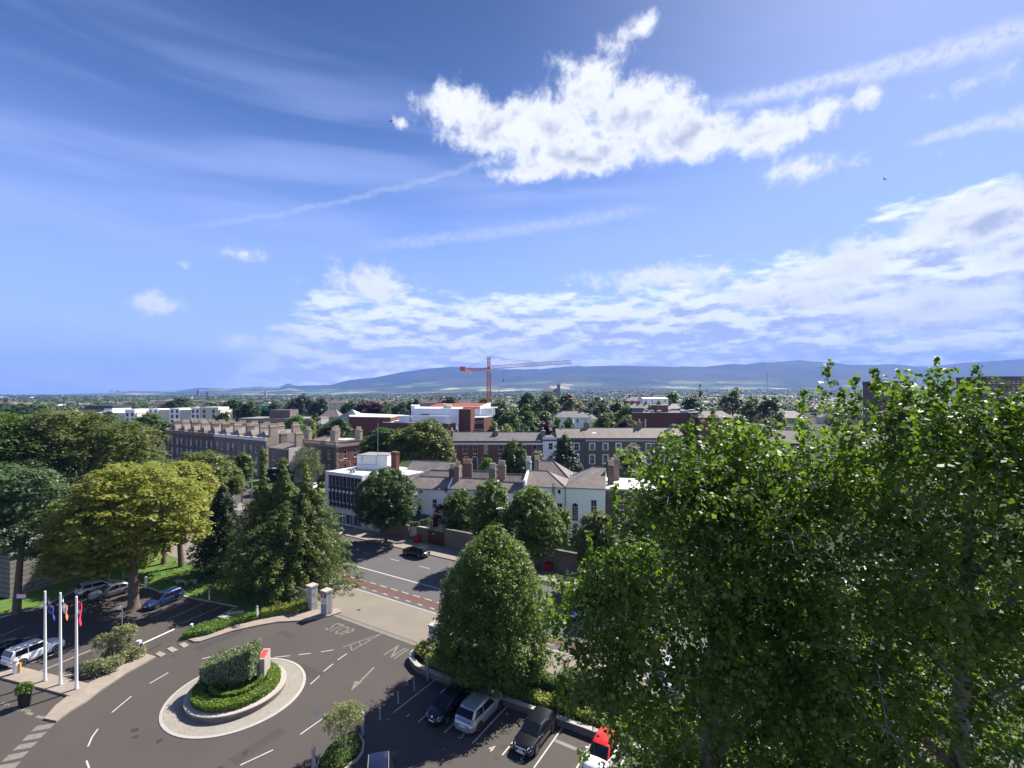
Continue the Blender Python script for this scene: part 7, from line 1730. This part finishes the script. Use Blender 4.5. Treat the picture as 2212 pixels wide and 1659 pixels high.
# ------------------------------------------------------------------ vehicles (local frame: x forward, z up)
def carpaint(name, col, metal=.3, rough=.28): return mat(name, col, rough, 0, metal=metal, spec=.5, coat=.7)
M_lamp = mat('lamp_lens', (.72, .74, .76), .12, 0, spec=.8); M_tail = mat('tail_lens', (.42, .015, .02), .15, 0, spec=.7)
M_plate = mat('white_plate', (.75, .75, .72), .5, 0); M_plate_y = mat('yellow_plate', (.7, .45, .05), .5, 0)
def vehicle(name, label, cat, loc, ang, paint, L=4.2, W=1.76, H=1.48, belt=.92, bon=.80, xf0=.24, xf1=.06, xr1=-.40, xr0=-.49, wr=.32, wb=None, rails=None, plate=True, rear='hatch',
            cladding=None, roofpaint=None, emblem=None, group=None, lamp_m=None, yplate=False):
    r = thing(name, label, cat, (loc[0], loc[1], loc[2] if len(loc) > 2 else 0), ang, group)
    hw = W / 2; wb = wb or L * .605
    sx = np.array([-.5, -.49, -.455, -.38, -.25, 0, .15, .26, .36, .43, .475, .492, .5]) * L
    swd = np.array([.72, .84, .93, .985, 1, 1, 1, .995, .965, .91, .82, .74, .66]) * hw
    szb = np.array([.42, .32, .24, .20, .18, .18, .18, .18, .19, .20, .22, .26, .36])
    tz = {'hatch': [.62, .80, .93, 1, 1], 'saloon': [.60, .82, .97, .985, 1]}[rear]
    szt = np.array([tz[0] * belt, tz[1] * belt, tz[2] * belt, belt, belt, belt, belt, belt * .985, bon + (belt - bon) * .35, bon * .98, bon * .86, bon * .76, bon * .6])
    def sec(x, k):                                   # half-section point k at station x
        w, b0, t = np.interp(x, sx, swd), np.interp(x, sx, szb), np.interp(x, sx, szt)
        return [(w * .88, b0), (w * .985, b0 + .10 * (t - b0) + .03), (w, b0 + (t - b0) * .45), (w * .985, b0 + (t - b0) * .78), (w * .90, t - .035), (w * .68, t), (0, t + .02)][k]
    st = sorted(set(list(sx) + [xf0 * L, xr0 * L * .999, wb / 2 - .4, wb / 2 + .4, -wb / 2 - .4, -wb / 2 + .4]))
    vs, fs = [], []
    for x in st:
        h = [sec(x, k) for k in range(7)]
        for y, z in h: vs.append((x, y, z))
        for y, z in h[-2::-1]: vs.append((x, -y, z))
    n = 13
    for i in range(len(st) - 1):
        for j in range(n): fs.append((i * n + j, (i + 1) * n + j, (i + 1) * n + (j + 1) % n, i * n + (j + 1) % n))
    fs += [tuple(range(n)), tuple(range((len(st) - 1) * n, len(st) * n))[::-1]]
    b = MB(); b.add(vs, fs)
    # cabin
    gx = [xr0 * L, xr1 * L, (xr1 * .6 + xf1 * .4) * L, xf1 * L, xf0 * L]; gz = [belt - .02, H - .05, H, H - .035, belt - .02]
    gw = [.84 * hw, .90 * hw, .915 * hw, .90 * hw, .84 * hw]; rw = [.70 * hw, .72 * hw, .745 * hw, .73 * hw, .70 * hw]
    vs, fs = [], []
    for x, z, w, rr in zip(gx, gz, gw, rw):
        top = z > belt
        h = [(w, belt - .05), (rr * 1.06 if top else w * .97, z - .10 if top else belt - .02), (rr * .96 if top else w * .9, z - .03 if top else belt - .015), (rr * .6, z if top else belt - .01), (0, z + .012 if top else belt - .005)]
        for y, zz in h: vs.append((x, y, zz))
        for y, zz in h[-2::-1]: vs.append((x, -y, zz))
    n = 9
    for i in range(4):
        for j in range(n - 1): fs.append((i * n + j, (i + 1) * n + j, (i + 1) * n + j + 1, i * n + j + 1))
    b.add(vs, fs, 1)
    for sy in (-1, 1):                               # dark wheel housings
        for x in (wb / 2, -wb / 2):
            b.tube([(x, sy * (hw - .30), wr + .01), (x, sy * (hw + .004), wr + .01)], wr + .055, 20, 2)
    if cladding:
        for sy in (-1, 1): b.box(-wb / 2 + wr + .07, wb / 2 - wr - .07, sy * hw - .012, sy * hw + .014, .19, .33, 3)
    body = b.build('body', [paint, roofpaint or paint, M_black, cladding or M_black], r, 38)
    for sy in (-1, 1):
        for x in (wb / 2, -wb / 2):
            t = MB(); yo = sy * (hw + .018); yi = sy * (hw - .20)
            prof = [(wr - .10, yi), (wr - .02, yi), (wr, yi + sy * .03), (wr, yo - sy * .03), (wr - .025, yo), (wr - .095, yo - sy * .004)]
            k = 24; v2, f2 = [], []
            for rad, y in prof:
                for j in range(k): a = 2 * math.pi * j / k; v2.append((rad * math.cos(a), y, rad * math.sin(a)))
            for i in range(len(prof) - 1):
                for j in range(k): f2.append((i * k + j, i * k + (j + 1) % k, (i + 1) * k + (j + 1) % k, (i + 1) * k + j))
            t.add(v2, f2); wl_ = t.build('wheel', M_rubber, r, 40); wl_.location = (x, 0, wr)
            rim = MB(); ri = wr - .10; rim.tube([(0, yo - sy * .05, 0), (0, yo - sy * .04, 0)], ri, 20, 1)
            for q in range(7):
                a = q * 2 * math.pi / 7; c_, s_ = math.cos(a), math.sin(a)
                rim.add([(-s_ * .035, yo - sy * .02, c_ * .035), (s_ * .035, yo - sy * .02, -c_ * .035), (c_ * ri + s_ * .025, yo - sy * .012, s_ * ri - c_ * .025), (c_ * ri - s_ * .025, yo - sy * .012, s_ * ri + c_ * .025)], [(0, 1, 2, 3)])
            rim.tube([(0, yo - sy * .03, 0), (0, yo - sy * .008, 0)], .06, 10)
            v2, f2 = [], []
            for rad in (ri, ri - .025):
                for j in range(k): a = 2 * math.pi * j / k; v2.append((rad * math.cos(a), yo - sy * .006, rad * math.sin(a)))
            for j in range(k): f2.append((j, (j + 1) % k, k + (j + 1) % k, k + j))
            rim.add(v2, f2); rim.build('rim', [mat('alloy', (.62, .62, .63), .3, 0, metal=.8), M_dkgrey], wl_)
    def panel(nm, q, m, off=.014, par=r):
        c = sum((Vector(p) for p in q), Vector()) / len(q); nn = (Vector(q[1]) - Vector(q[0])).cross(Vector(q[2]) - Vector(q[1])).normalized()
        if nn.dot(c - Vector((0, 0, belt * .55))) < 0: nn = -nn
        vs = [Vector(p) + nn * off for p in q] + [Vector(p) - nn * .03 for p in q]; k = len(q)
        m_ = MB(); m_.add(vs, [tuple(range(k)), tuple(range(k, 2 * k))[::-1]] + [(i, k + i, k + (i + 1) % k, (i + 1) % k) for i in range(k)]); return m_.build(nm, m, par)
    lp = lambda a, c, f: a + (c - a) * f
    def slope(i0, i1, f0, f1, nm):                   # screen between two cabin stations
        q = []
        for f, sg in ((f0, -1), (f0, 1), (f1, 1), (f1, -1)):
            x = lp(gx[i0], gx[i1], f); z = lp(gz[i0], gz[i1], f); y = lp(gw[i0] * .93, rw[i1] * .93, f); q.append((x, sg * y, z - .012))
        return panel(nm, q, M_carglass, .045)
    slope(4, 3, .06, .93, 'windscreen')
    slope(0, 1, .22 if rear == 'hatch' else .1, .90, 'rear_window')
    for sg in (-1, 1):
        zb0, zt0 = belt + .0, H - .115; xa, xb2 = gx[4], gx[3]; xc, xd = gx[0], gx[1]
        def sy_(z): f = (z - belt + .05) / (H - .1 - belt + .05); return sg * lp(gw[2] * .995, rw[2] * 1.06, f)
        xm = lp(xd, xb2, .46)
        f1 = [(xa - .20 * L * .25 - .12, zb0), (xb2 - .07, zt0), (xm + .035, zt0), (xm + .035, zb0)]
        f2 = [(xm - .035, zb0), (xm - .035, zt0), (xd + .16, zt0 - .015), (xc + (.36 if rear == 'hatch' else .5), zb0 + .05)]
        for q in (f1, f2): panel('side_window', [(x, sy_(z), z) for x, z in q], M_carglass, .013)
    for sg in (-1, 1):
        def sp(f, k): y, z = sec(f * L, k); return (f * L, sg * y, z)
        panel('headlight', [sp(.40, 4), sp(.462, 3), sp(.489, 3), sp(.478, 5), sp(.45, 5)], lamp_m or M_lamp, .012)
        panel('taillight', [sp(-.455, 4), sp(-.455, 2), sp(-.488, 2), sp(-.488, 4)], M_tail, .012)
        m_ = MB(); ym = sg * (hw + .10); m_.lathe([(0, -.07), (.09, -.05), (.11, 0), (.08, .06), (0, .07)], 10, (gx[4] - .32, ym - sg * .02, belt + .06)); m_.bar((gx[4] - .3, sg * (hw - .1), belt + .02), (gx[4] - .32, ym, belt + .04), .025); m_.build('mirror', roofpaint and paint or paint, r, 50)
        if rails:
            m_ = MB(); m_.tube([(gx[3] - .15, sg * rw[2] * .93, H - .0), (gx[3] - .3, sg * rw[2] * .93, H + .05), (gx[1] + .3, sg * rw[2] * .93, H + .04), (gx[1] + .1, sg * rw[2] * .93, H - .03)], .02, 6); m_.build('roof_rail', rails, r)
        m_ = MB()
        for x in (xm + .15, xm - .75): m_.box(x, x + .17, sg * (hw - .005) - .012, sg * (hw - .005) + .018, belt - .17, belt - .14)
        m_.build('door_handle', paint, r)
    b = MB(); b.box(.485 * L, .5 * L + .015, -.42, .42, .30, .44); b.box(.47 * L, .5 * L + .005, -.36, .36, .50, .58); b.build('grille', M_black, r)
    b = MB(); b.box(-.5 * L - .012, -.48 * L, -.6, .6, .28, .44); b.build('rear_bumper', M_black if cladding else paint, r)
    b = MB(); b.box(.5 * L + .016, .5 * L + .026, -.26, .26, .40, .51); b.build('number_plate', M_plate, r)
    b = MB(); zz = .62 if rear == 'hatch' else .60; b.box(-.5 * L - .024, -.5 * L - .002 + .03, -.26, .26, zz - .06, zz + .06); b.build('number_plate', M_plate_y if yplate else M_plate, r)
    for x in (-.01 * L,):
        b = MB()
        for sg in (-1, 1): b.box(xm - .006, xm + .006, sg * hw - .006, sg * hw + .004, .25, belt - .06)
        b.build('door_seam', M_black, r)
    if emblem == 'rings':
        b = MB()
        for k in range(4):
            for a in range(14):
                t0, t1 = 2 * math.pi * a / 14, 2 * math.pi * (a + 1) / 14; yy = (k - 1.5) * .085
                b.bar((.5 * L + .02, yy + .055 * math.cos(t0), .62 + .055 * math.sin(t0)), (.5 * L + .02, yy + .055 * math.cos(t1), .62 + .055 * math.sin(t1)), .008)
        b.build('emblem', M_steel, r)
        b = MB(); fr = [(.5 * L - .01, -.42, .68), (.5 * L - .01, .42, .68), (.5 * L + .01, .36, .34), (.5 * L + .01, -.36, .34)]
        for a, c in zip(fr, fr[1:] + fr[:1]): b.bar(a, c, .016)
        b.build('grille_frame', M_steel, r)
    elif emblem == 'badge':
        b = MB(); b.add([(.489 * L, -.07, .665), (.489 * L, .07, .665), (.478 * L, .05, .78), (.474 * L, 0, .82), (.478 * L, -.05, .78)], [(0, 1, 2, 3, 4)]); b.build('emblem', M_steel, r)
    return r
AN = math.atan2(N.y, N.x)
P_black = carpaint('black_paintwork', (.010, .011, .014), .2); P_navy = carpaint('navy_paintwork', (.010, .016, .045), .35); P_silver = carpaint('silver_paintwork', (.50, .51, .53), .6, .32)
P_white = carpaint('white_paintwork', (.78, .78, .77), 0); P_grey = carpaint('grey_paintwork', (.17, .18, .19), .5); P_blue = carpaint('blue_paintwork', (.02, .045, .13), .4)
pk = 'cars in the numbered parking bays'
vehicle('parked_car', 'black hatchback with big slanted headlights facing us, left of the silver car', 'car', TN(-24.05, 29.95), AN + math.pi, P_black, 4.2, 1.78, 1.50, .93, .82, .29, .07, -.39, -.485, emblem='badge', group=pk)
vehicle('parked_car', 'silver crossover seen from behind in bay 3', 'car', TN(-21.5, 30.75), AN, P_silver, 4.75, 1.90, 1.68, 1.06, .98, .23, .07, -.36, -.475, wr=.36, rails=M_grey, group=pk)
vehicle('parked_car', 'black hatchback with a chrome framed grille and four rings facing us in bay 5', 'car', TN(-16.65, 30.85), AN + math.pi, P_black, 4.3, 1.79, 1.42, .90, .80, .22, .04, -.38, -.485, emblem='rings', group=pk)
vehicle('parked_car', 'white small car with a red roof, partly under the poplar leaves', 'car', TN(-11.6, 31.3), AN + math.pi, P_white, 3.65, 1.70, 1.46, .92, .84, .24, .06, -.40, -.485, roofpaint=carpaint('red_roof_paint', (.60, .02, .02), 0), group=pk)
vehicle('parked_car', 'dark navy estate car cut off by the bottom edge of the view', 'car', (-8.45, 29.85, 0), math.atan2(-.97, .25), P_navy, 4.6, 1.85, 1.60, 1.0, .9, .22, .06, -.40, -.475, rails=M_grey, group=pk)
lf = 'cars in the shaded car park on the left'
vehicle('parked_car', 'white off-roader with dark roof bars and a yellow plate, behind the flagpoles', 'car', (-46.2, 45.75, 0), R(71), P_white, 4.31, 1.82, 1.66, 1.05, 1.0, .23, .09, -.42, -.485, wr=.36, rails=M_black, cladding=M_dkgrey, yplate=True, group=lf)
vehicle('parked_car', 'dark blue estate beyond the white off-roader at the left edge', 'car', (-48.9, 46.4, 0), R(71), P_navy, 4.5, 1.80, 1.48, .94, .84, .22, .06, -.42, -.485, group=lf)
vehicle('parked_car', 'silver hatchback catching the sun, left of the dark grey one', 'car', (-53.6, 61.2, .0), R(57), P_silver, 4.3, 1.80, 1.47, .93, .82, .26, .06, -.38, -.485, group=lf)
vehicle('parked_car', 'dark grey saloon parked against the silver hatchback by the trunk', 'car', (-50.7, 59.9, .0), R(237), P_grey, 4.4, 1.80, 1.44, .92, .82, .24, .05, -.30, -.42, rear='saloon', group=lf)
vehicle('parked_car', 'dark blue hatchback alone in the shaded bays right of the thick trunk', 'car', (-42.4, 57.6, 0), R(250), P_blue, 4.25, 1.77, 1.45, .92, .82, .26, .06, -.39, -.485, group=lf)
vehicle('parked_car', 'black crossover with silver roof bars at the far kerb of the road', 'car', TN(-51.6, 56.1), RA + math.pi, P_black, 4.6, 1.86, 1.62, 1.03, .94, .24, .06, -.40, -.48, wr=.36, rails=M_steel)
vehicle('parked_car', 'black car in the deep shade by the office block kerb', 'car', TN(-71.8, 56.2), RA + math.pi, P_black, 4.4, 1.8, 1.5, .95, .85, .24, .06, -.4, -.485)
p = G(669, 1058); vehicle('parked_car', 'white car facing us on the villa drive', 'car', (p.x, p.y + 1.6, 0), R(262), P_white, 4.4, 1.8, 1.48, .93, .83, .24, .05, -.38, -.47)
p = G(705, 1040); vehicle('parked_car', 'dark car in the shadow beside the villa, right of the white one', 'car', (p.x - .5, p.y, 0), R(262), P_black, 4.4, 1.8, 1.46, .93, .83, .24, .05, -.38, -.47)
for i, (x, y) in enumerate(((1435, 1448), (1462, 1475))):
    p = G(x, y); vehicle('parked_car', ['silver car half seen through the poplar branches', 'white car half seen through the poplar branches'][i], 'car', (p.x, p.y, 0), AN + (math.pi if i else 0), [P_silver, P_white][i], group='cars behind the poplar')
p = G(1196, 1355); vehicle('parked_car', 'blue car glimpsed between the hornbeam and the poplar', 'car', (p.x + 3.6, p.y - .7, 0), RA, carpaint('bright_blue_paintwork', (.02, .08, .42), .1))

# ------------------------------------------------------------------ the city beyond: trees and houses
FREE = [(175, 485, 285, 365), (505, 700, 200, 245), (725, 1080, 170, 260), (1195, 1295, 180, 245), (1360, 1560, 150, 240), (2085, 2400, 230, 300), (1880, 2060, 300, 365), (1165, 1215, 1300, 1560)]
def clear(X, Y):
    x = CX + X / Y * FOC
    return not any(a < x < b_ and c < Y < d for a, b_, c, d in FREE)
rng = np.random.default_rng(200)
def far_crown(seed, r_, h, K=26, nper=22, size=.75):
    g_ = np.random.default_rng(seed); z = h * .6
    lb = [(0, 0, z, r_, r_, h * .4), (r_ * .3, 0, z + h * .12, r_ * .6, r_ * .6, h * .25), (-r_ * .4, .2, z - h * .05, r_ * .6, r_ * .6, h * .28)]
    Cn = lobe_centres(g_, lb, K); return clumps(g_, Cn, r_ * .30 * (.7 + .6 * g_.random(K)), nper, size, .7, .6, .45)
protos = []
for i, (kd, r_, h) in enumerate((('dark', 6.0, 12.5), ('green', 5.2, 11), ('olive', 6.5, 12), ('green', 4.0, 9.5), ('dark', 4.6, 14), ('bright', 4.6, 9.5), ('yew', 4.2, 13))):
    t = thing('city_tree', 'tree among the far suburban roofs', 'tree', (0, 0, 0), 0, 'trees among the suburban roofs')
    np_mesh('crown', far_crown(400 + i, r_, h), 4, LM[kd], t); trunk(t, h * .5, .3, [], M_bark); protos.append(t)
used = set(); cnt = 0
def place(proto, i, X, Y, z, s, rz):
    t = proto if i not in used else copy_tree(proto)
    used.add(i); t.location = (X, Y, z); t.scale = (s, s, s * (.85 + .3 * ((X * 7) % 1))); t.rotation_euler = (0, 0, rz)
while cnt < 215:
    Y = 260 + 420 * rng.random() ** .9; u = rng.uniform(-1.12, .75); X = u * Y; x = CX + u * FOC
    if not clear(X, Y) or (185 < x < 1560 and Y < 350): continue
    i = int(rng.choice(7, p=[.22, .22, .16, .12, .12, .06, .10])); place(protos[i], i, X, Y, -.1, rng.uniform(.7, 1.15), rng.uniform(0, 6.3)); cnt += 1
# houses: gabled blocks with chimneys
def gable_house(w, d, h, rh, wm, rmat, nch, nw):
    b = MB(); b.box(0, w, 0, d, -1, h, 0)
    roof_gable(b, 0, w, 0, d, h + .02, h + rh, 0, 0, .2, 1, 0); b.m = [1 if q == 2 else q for q in b.m]
    for k in range(nch): x = w * (k + .5) / nch; b.box(x - .5, x + .5, d / 2 - .4, d / 2 + .4, h, h + rh + 1.4, 2); b.box(x - .3, x + .3, d / 2 - .15, d / 2 + .15, h + rh + 1.4, h + rh + 1.9, 4)
    for k in range(nw):
        x = w * (k + .5) / nw
        for z in (h - 2.2, h - 5): b.box(x - .55, x + .55, -.04, -.005, z, z + 1.5, 3)
    return b, [wm, rmat, M_brick_b, M_glass, M_potc]
hp = []
for i, a in enumerate(((13, 9, 6, 2.8, M_white, M_slate, 2, 4), (24, 9, 6.2, 3.0, M_brick_r, M_slate, 4, 8), (11, 9, 5.6, 3.0, M_cream, M_slate_b, 1, 4), (34, 8.5, 6.4, 2.6, M_brick_b, M_slate_b, 5, 10), (16, 10, 5.2, 3.2, M_brick_y, mat('tile_roof', (.20, .10, .07), .8, .25, 1), 2, 4), (20, 12, 6.5, .6, M_cream, M_flatroof, 0, 7))):
    b, ms = gable_house(*a); o = b.build('suburban_house', ms); tag(o, 'slate or tile roofed house among the far suburban trees', 'house', 'houses among the suburban trees'); hp.append(o)
usedh = set(); cnt = 0
while cnt < 190:
    Y = 300 + 800 * rng.random() ** .8; u = rng.uniform(-1.12, .75); X = u * Y; x = CX + u * FOC
    if not clear(X, Y) or (185 < x < 1560 and Y < 380): continue
    i = int(rng.choice(6, p=[.2, .22, .16, .2, .12, .10])); o = hp[i] if i not in usedh else hp[i].copy()
    if i in usedh: C.objects.link(o)
    usedh.add(i); o.location = (X, Y, -.05); o.rotation_euler = (0, 0, rng.choice([-.25, -.1, .05, .2, 1.4, -.5]) + rng.normal() * .05); s = rng.uniform(.85, 1.1); o.scale = (s, s, s); cnt += 1
# beyond that nobody could count them
def stuff_trees(name, n, y0, y1, mats, size, seed, k=26, pw=1.0, umax=1.2):
    g_ = np.random.default_rng(seed); Yv = y0 * (y1 / y0) ** (g_.random(n) ** pw); uv = g_.uniform(-1.2, umax, n); Xv = uv * Yv
    ok = ~((uv > .05) & (uv < .11) & (Yv > 1150) & (Yv < 1500)); Yv, Xv = Yv[ok], Xv[ok]; n = len(Yv)
    Z = np.array([terr(x, y) for x, y in zip(Xv, Yv)]); r_ = g_.uniform(3.2, 7.5, n); h = r_ * g_.uniform(1.5, 2.2, n)
    u = unit(g_.normal(size=(n * k, 3))); lo = u[:, 2] < -.3; u[lo, 2] *= -1
    cc = np.stack([Xv, Yv, Z + h * .55], 1); P = np.repeat(cc, k, 0) + u * np.stack([np.repeat(r_, k), np.repeat(r_, k), np.repeat(h * .5, k)], 1) * (.7 + .35 * g_.random((n * k, 1)))
    V = leaves(g_, P, u + np.array([0, 0, .5]), size, .4, .75); mi = np.repeat(g_.integers(0, len(mats), n), k)
    o = np_mesh(name, V, 4, mats, mi=mi); tag(o, kind='stuff')
ms = [LM['dark'], LM['green'], LM['olive'], LM['dark'], LM['yew'], LM['green']]
stuff_trees('suburban_wood', 2000, 560, 1500, ms, 1.5, 210, 40)
stuff_trees('distant_wood', 9000, 1300, 5200, ms, 2.6, 211, 18, .8)
def stuff_houses(name, n, y0, y1, seed):
    g_ = np.random.default_rng(seed); Vs, mi = [], []
    Yv = y0 * (y1 / y0) ** g_.random(n); uv = g_.uniform(-1.2, 1.0, n)
    for Y, u in zip(Yv, uv):
        X = u * Y; z = terr(X, Y); w, d, h, rh = g_.uniform(9, 34), g_.uniform(8, 10), g_.uniform(5, 7.5), g_.uniform(2, 3.4); a = g_.choice([-.3, -.1, .1, .3, 1.3]) + g_.normal() * .06
        if g_.random() < .08: rh = .3; w *= 1.8; d *= 1.6; h *= 1.5
        ca, sa = math.cos(a), math.sin(a)
        q = [np.array([X + ca * p - sa * q_, Y + sa * p + ca * q_]) for p, q_ in ((-w / 2, -d / 2), (w / 2, -d / 2), (w / 2, d / 2), (-w / 2, d / 2))]
        e = [(q[3] + q[0]) / 2, (q[1] + q[2]) / 2]
        A = [(*p, z - 2) for p in q]; B = [(*p, z + h) for p in q]; E = [(*p, z + h + rh) for p in e]
        wm = int(g_.choice(5, p=[.10, .14, .36, .26, .14])); rmi = 5 + int(g_.choice(4, p=[.42, .34, .18, .06]))
        for k in range(4): Vs += [A[k], A[(k + 1) % 4], B[(k + 1) % 4], B[k]]; mi.append(wm)
        Vs += [B[0], B[1], E[1], E[0], B[2], B[3], E[0], E[1], B[1], B[2], E[1], E[1], B[3], B[0], E[0], E[0]]; mi += [rmi, rmi, wm, wm]
    o = np_mesh(name, np.array(Vs), 4, [M_white, M_cream, M_brick_r, M_brick_b, M_sandrender, M_slate, M_slate_b, MATS['tile_roof'], M_flatroof], mi=mi); tag(o, kind='stuff')
stuff_houses('distant_houses', 1000, 700, 2200, 220)
stuff_houses('distant_suburb', 900, 1900, 5300, 221)
# masts and cranes on the horizon, towers on the left coast
def far_crane(lb, x, yt, Y, jl, m=None):
    p = D(x, yt, Y); r = thing('distant_crane', lb, 'crane', (p.x, Y, terr(p.x, Y)), 0, 'cranes on the far horizon'); h = p.z - terr(p.x, Y); b = MB(); b.tube([(0, 0, 0), (0, 0, h)], Y * .0009, 4); b.build('mast', m or M_cream, r)
    b = MB(); b.bar((-jl * .35, 0, h * .92), (jl, 0, h * .92), Y * .0007); b.bar((0, 0, h), (jl * .6, 0, h * .93), Y * .0003); b.build('jib', m or M_cream, r)
far_crane('small pale crane on the left horizon, left of its twin', 238, 843, 2600, 22); far_crane('small pale crane on the left horizon, right of its twin', 252, 844, 2600, 20); far_crane('thin mast crane on the right horizon before the hills', 1657, 803, 2600, 22)
r = thing('distant_tower', 'small square chimney tower near the left edge of the horizon', 'tower', (D(17, 864, 900).x, 900, 0)); b = MB(); b.box(-4, 4, -4, 4, 0, D(17, 862, 900).z); b.build('shaft', M_brick_b, r); b = MB(); b.box(-4.6, 4.6, -4.6, 4.6, D(17, 862, 900).z + .01, D(17, 862, 900).z + 1.5); b.build('parapet', M_brick_y, r)
for i, (x, yt, lb) in enumerate(((428, 836, 'dark tower block on the skyline left of the pointed hill'), (448, 839, 'lower dark tower block next to the taller one on the left skyline'), (574, 836, 'small grey tower on the skyline right of the dark blocks'))):
    p = D(x, yt + 8, 3000); b = MB(); b.box(-5, 5, -5, 5, -5, p.z - terr(p.x, 3000)); b.box(-2.5, 2.5, -2.5, 2.5, p.z - terr(p.x, 3000) + .01, p.z - terr(p.x, 3000) + 4); o = b.build('tower_block', M_sandrender if i == 2 else M_brick_b); o.location = (p.x, 3000, terr(p.x, 3000)); tag(o, lb, 'tower', 'tower blocks on the skyline')
for x in (700 + 219, 921):
    pass
p = D(922, 795, 8900); b = MB(); b.tube([(0, 0, -60), (0, 0, 75)], [5, 1.5], 4); b.tube([(-120, 0, -60), (-120, 0, 30)], [4, 1.5], 4); o = b.build('transmitter_mast', M_grey); o.location = p; tag(o, 'thin transmitter masts on the shoulder of the mountain', 'mast')

# ------------------------------------------------------------------ summer air
hz = MB(); hz.box(-19000, 19000, -120, 14600, -60, 1150); o = hz.build('haze', bpy.data.materials.new('haze_air')); tag(o, kind='stuff')
hm = o.data.materials[0]; hm.use_nodes = True; nt = hm.node_tree; nt.nodes.clear()
vo = nt.nodes.new('ShaderNodeVolumePrincipled'); out = nt.nodes.new('ShaderNodeOutputMaterial'); nt.links.new(vo.outputs[0], out.inputs['Volume'])
vo.inputs['Color'].default_value = (0.17, 0.35, 0.95, 1); vo.inputs['Density'].default_value = 0.00008
if hasattr(hm, 'cycles'): hm.cycles.homogeneous_volume = True
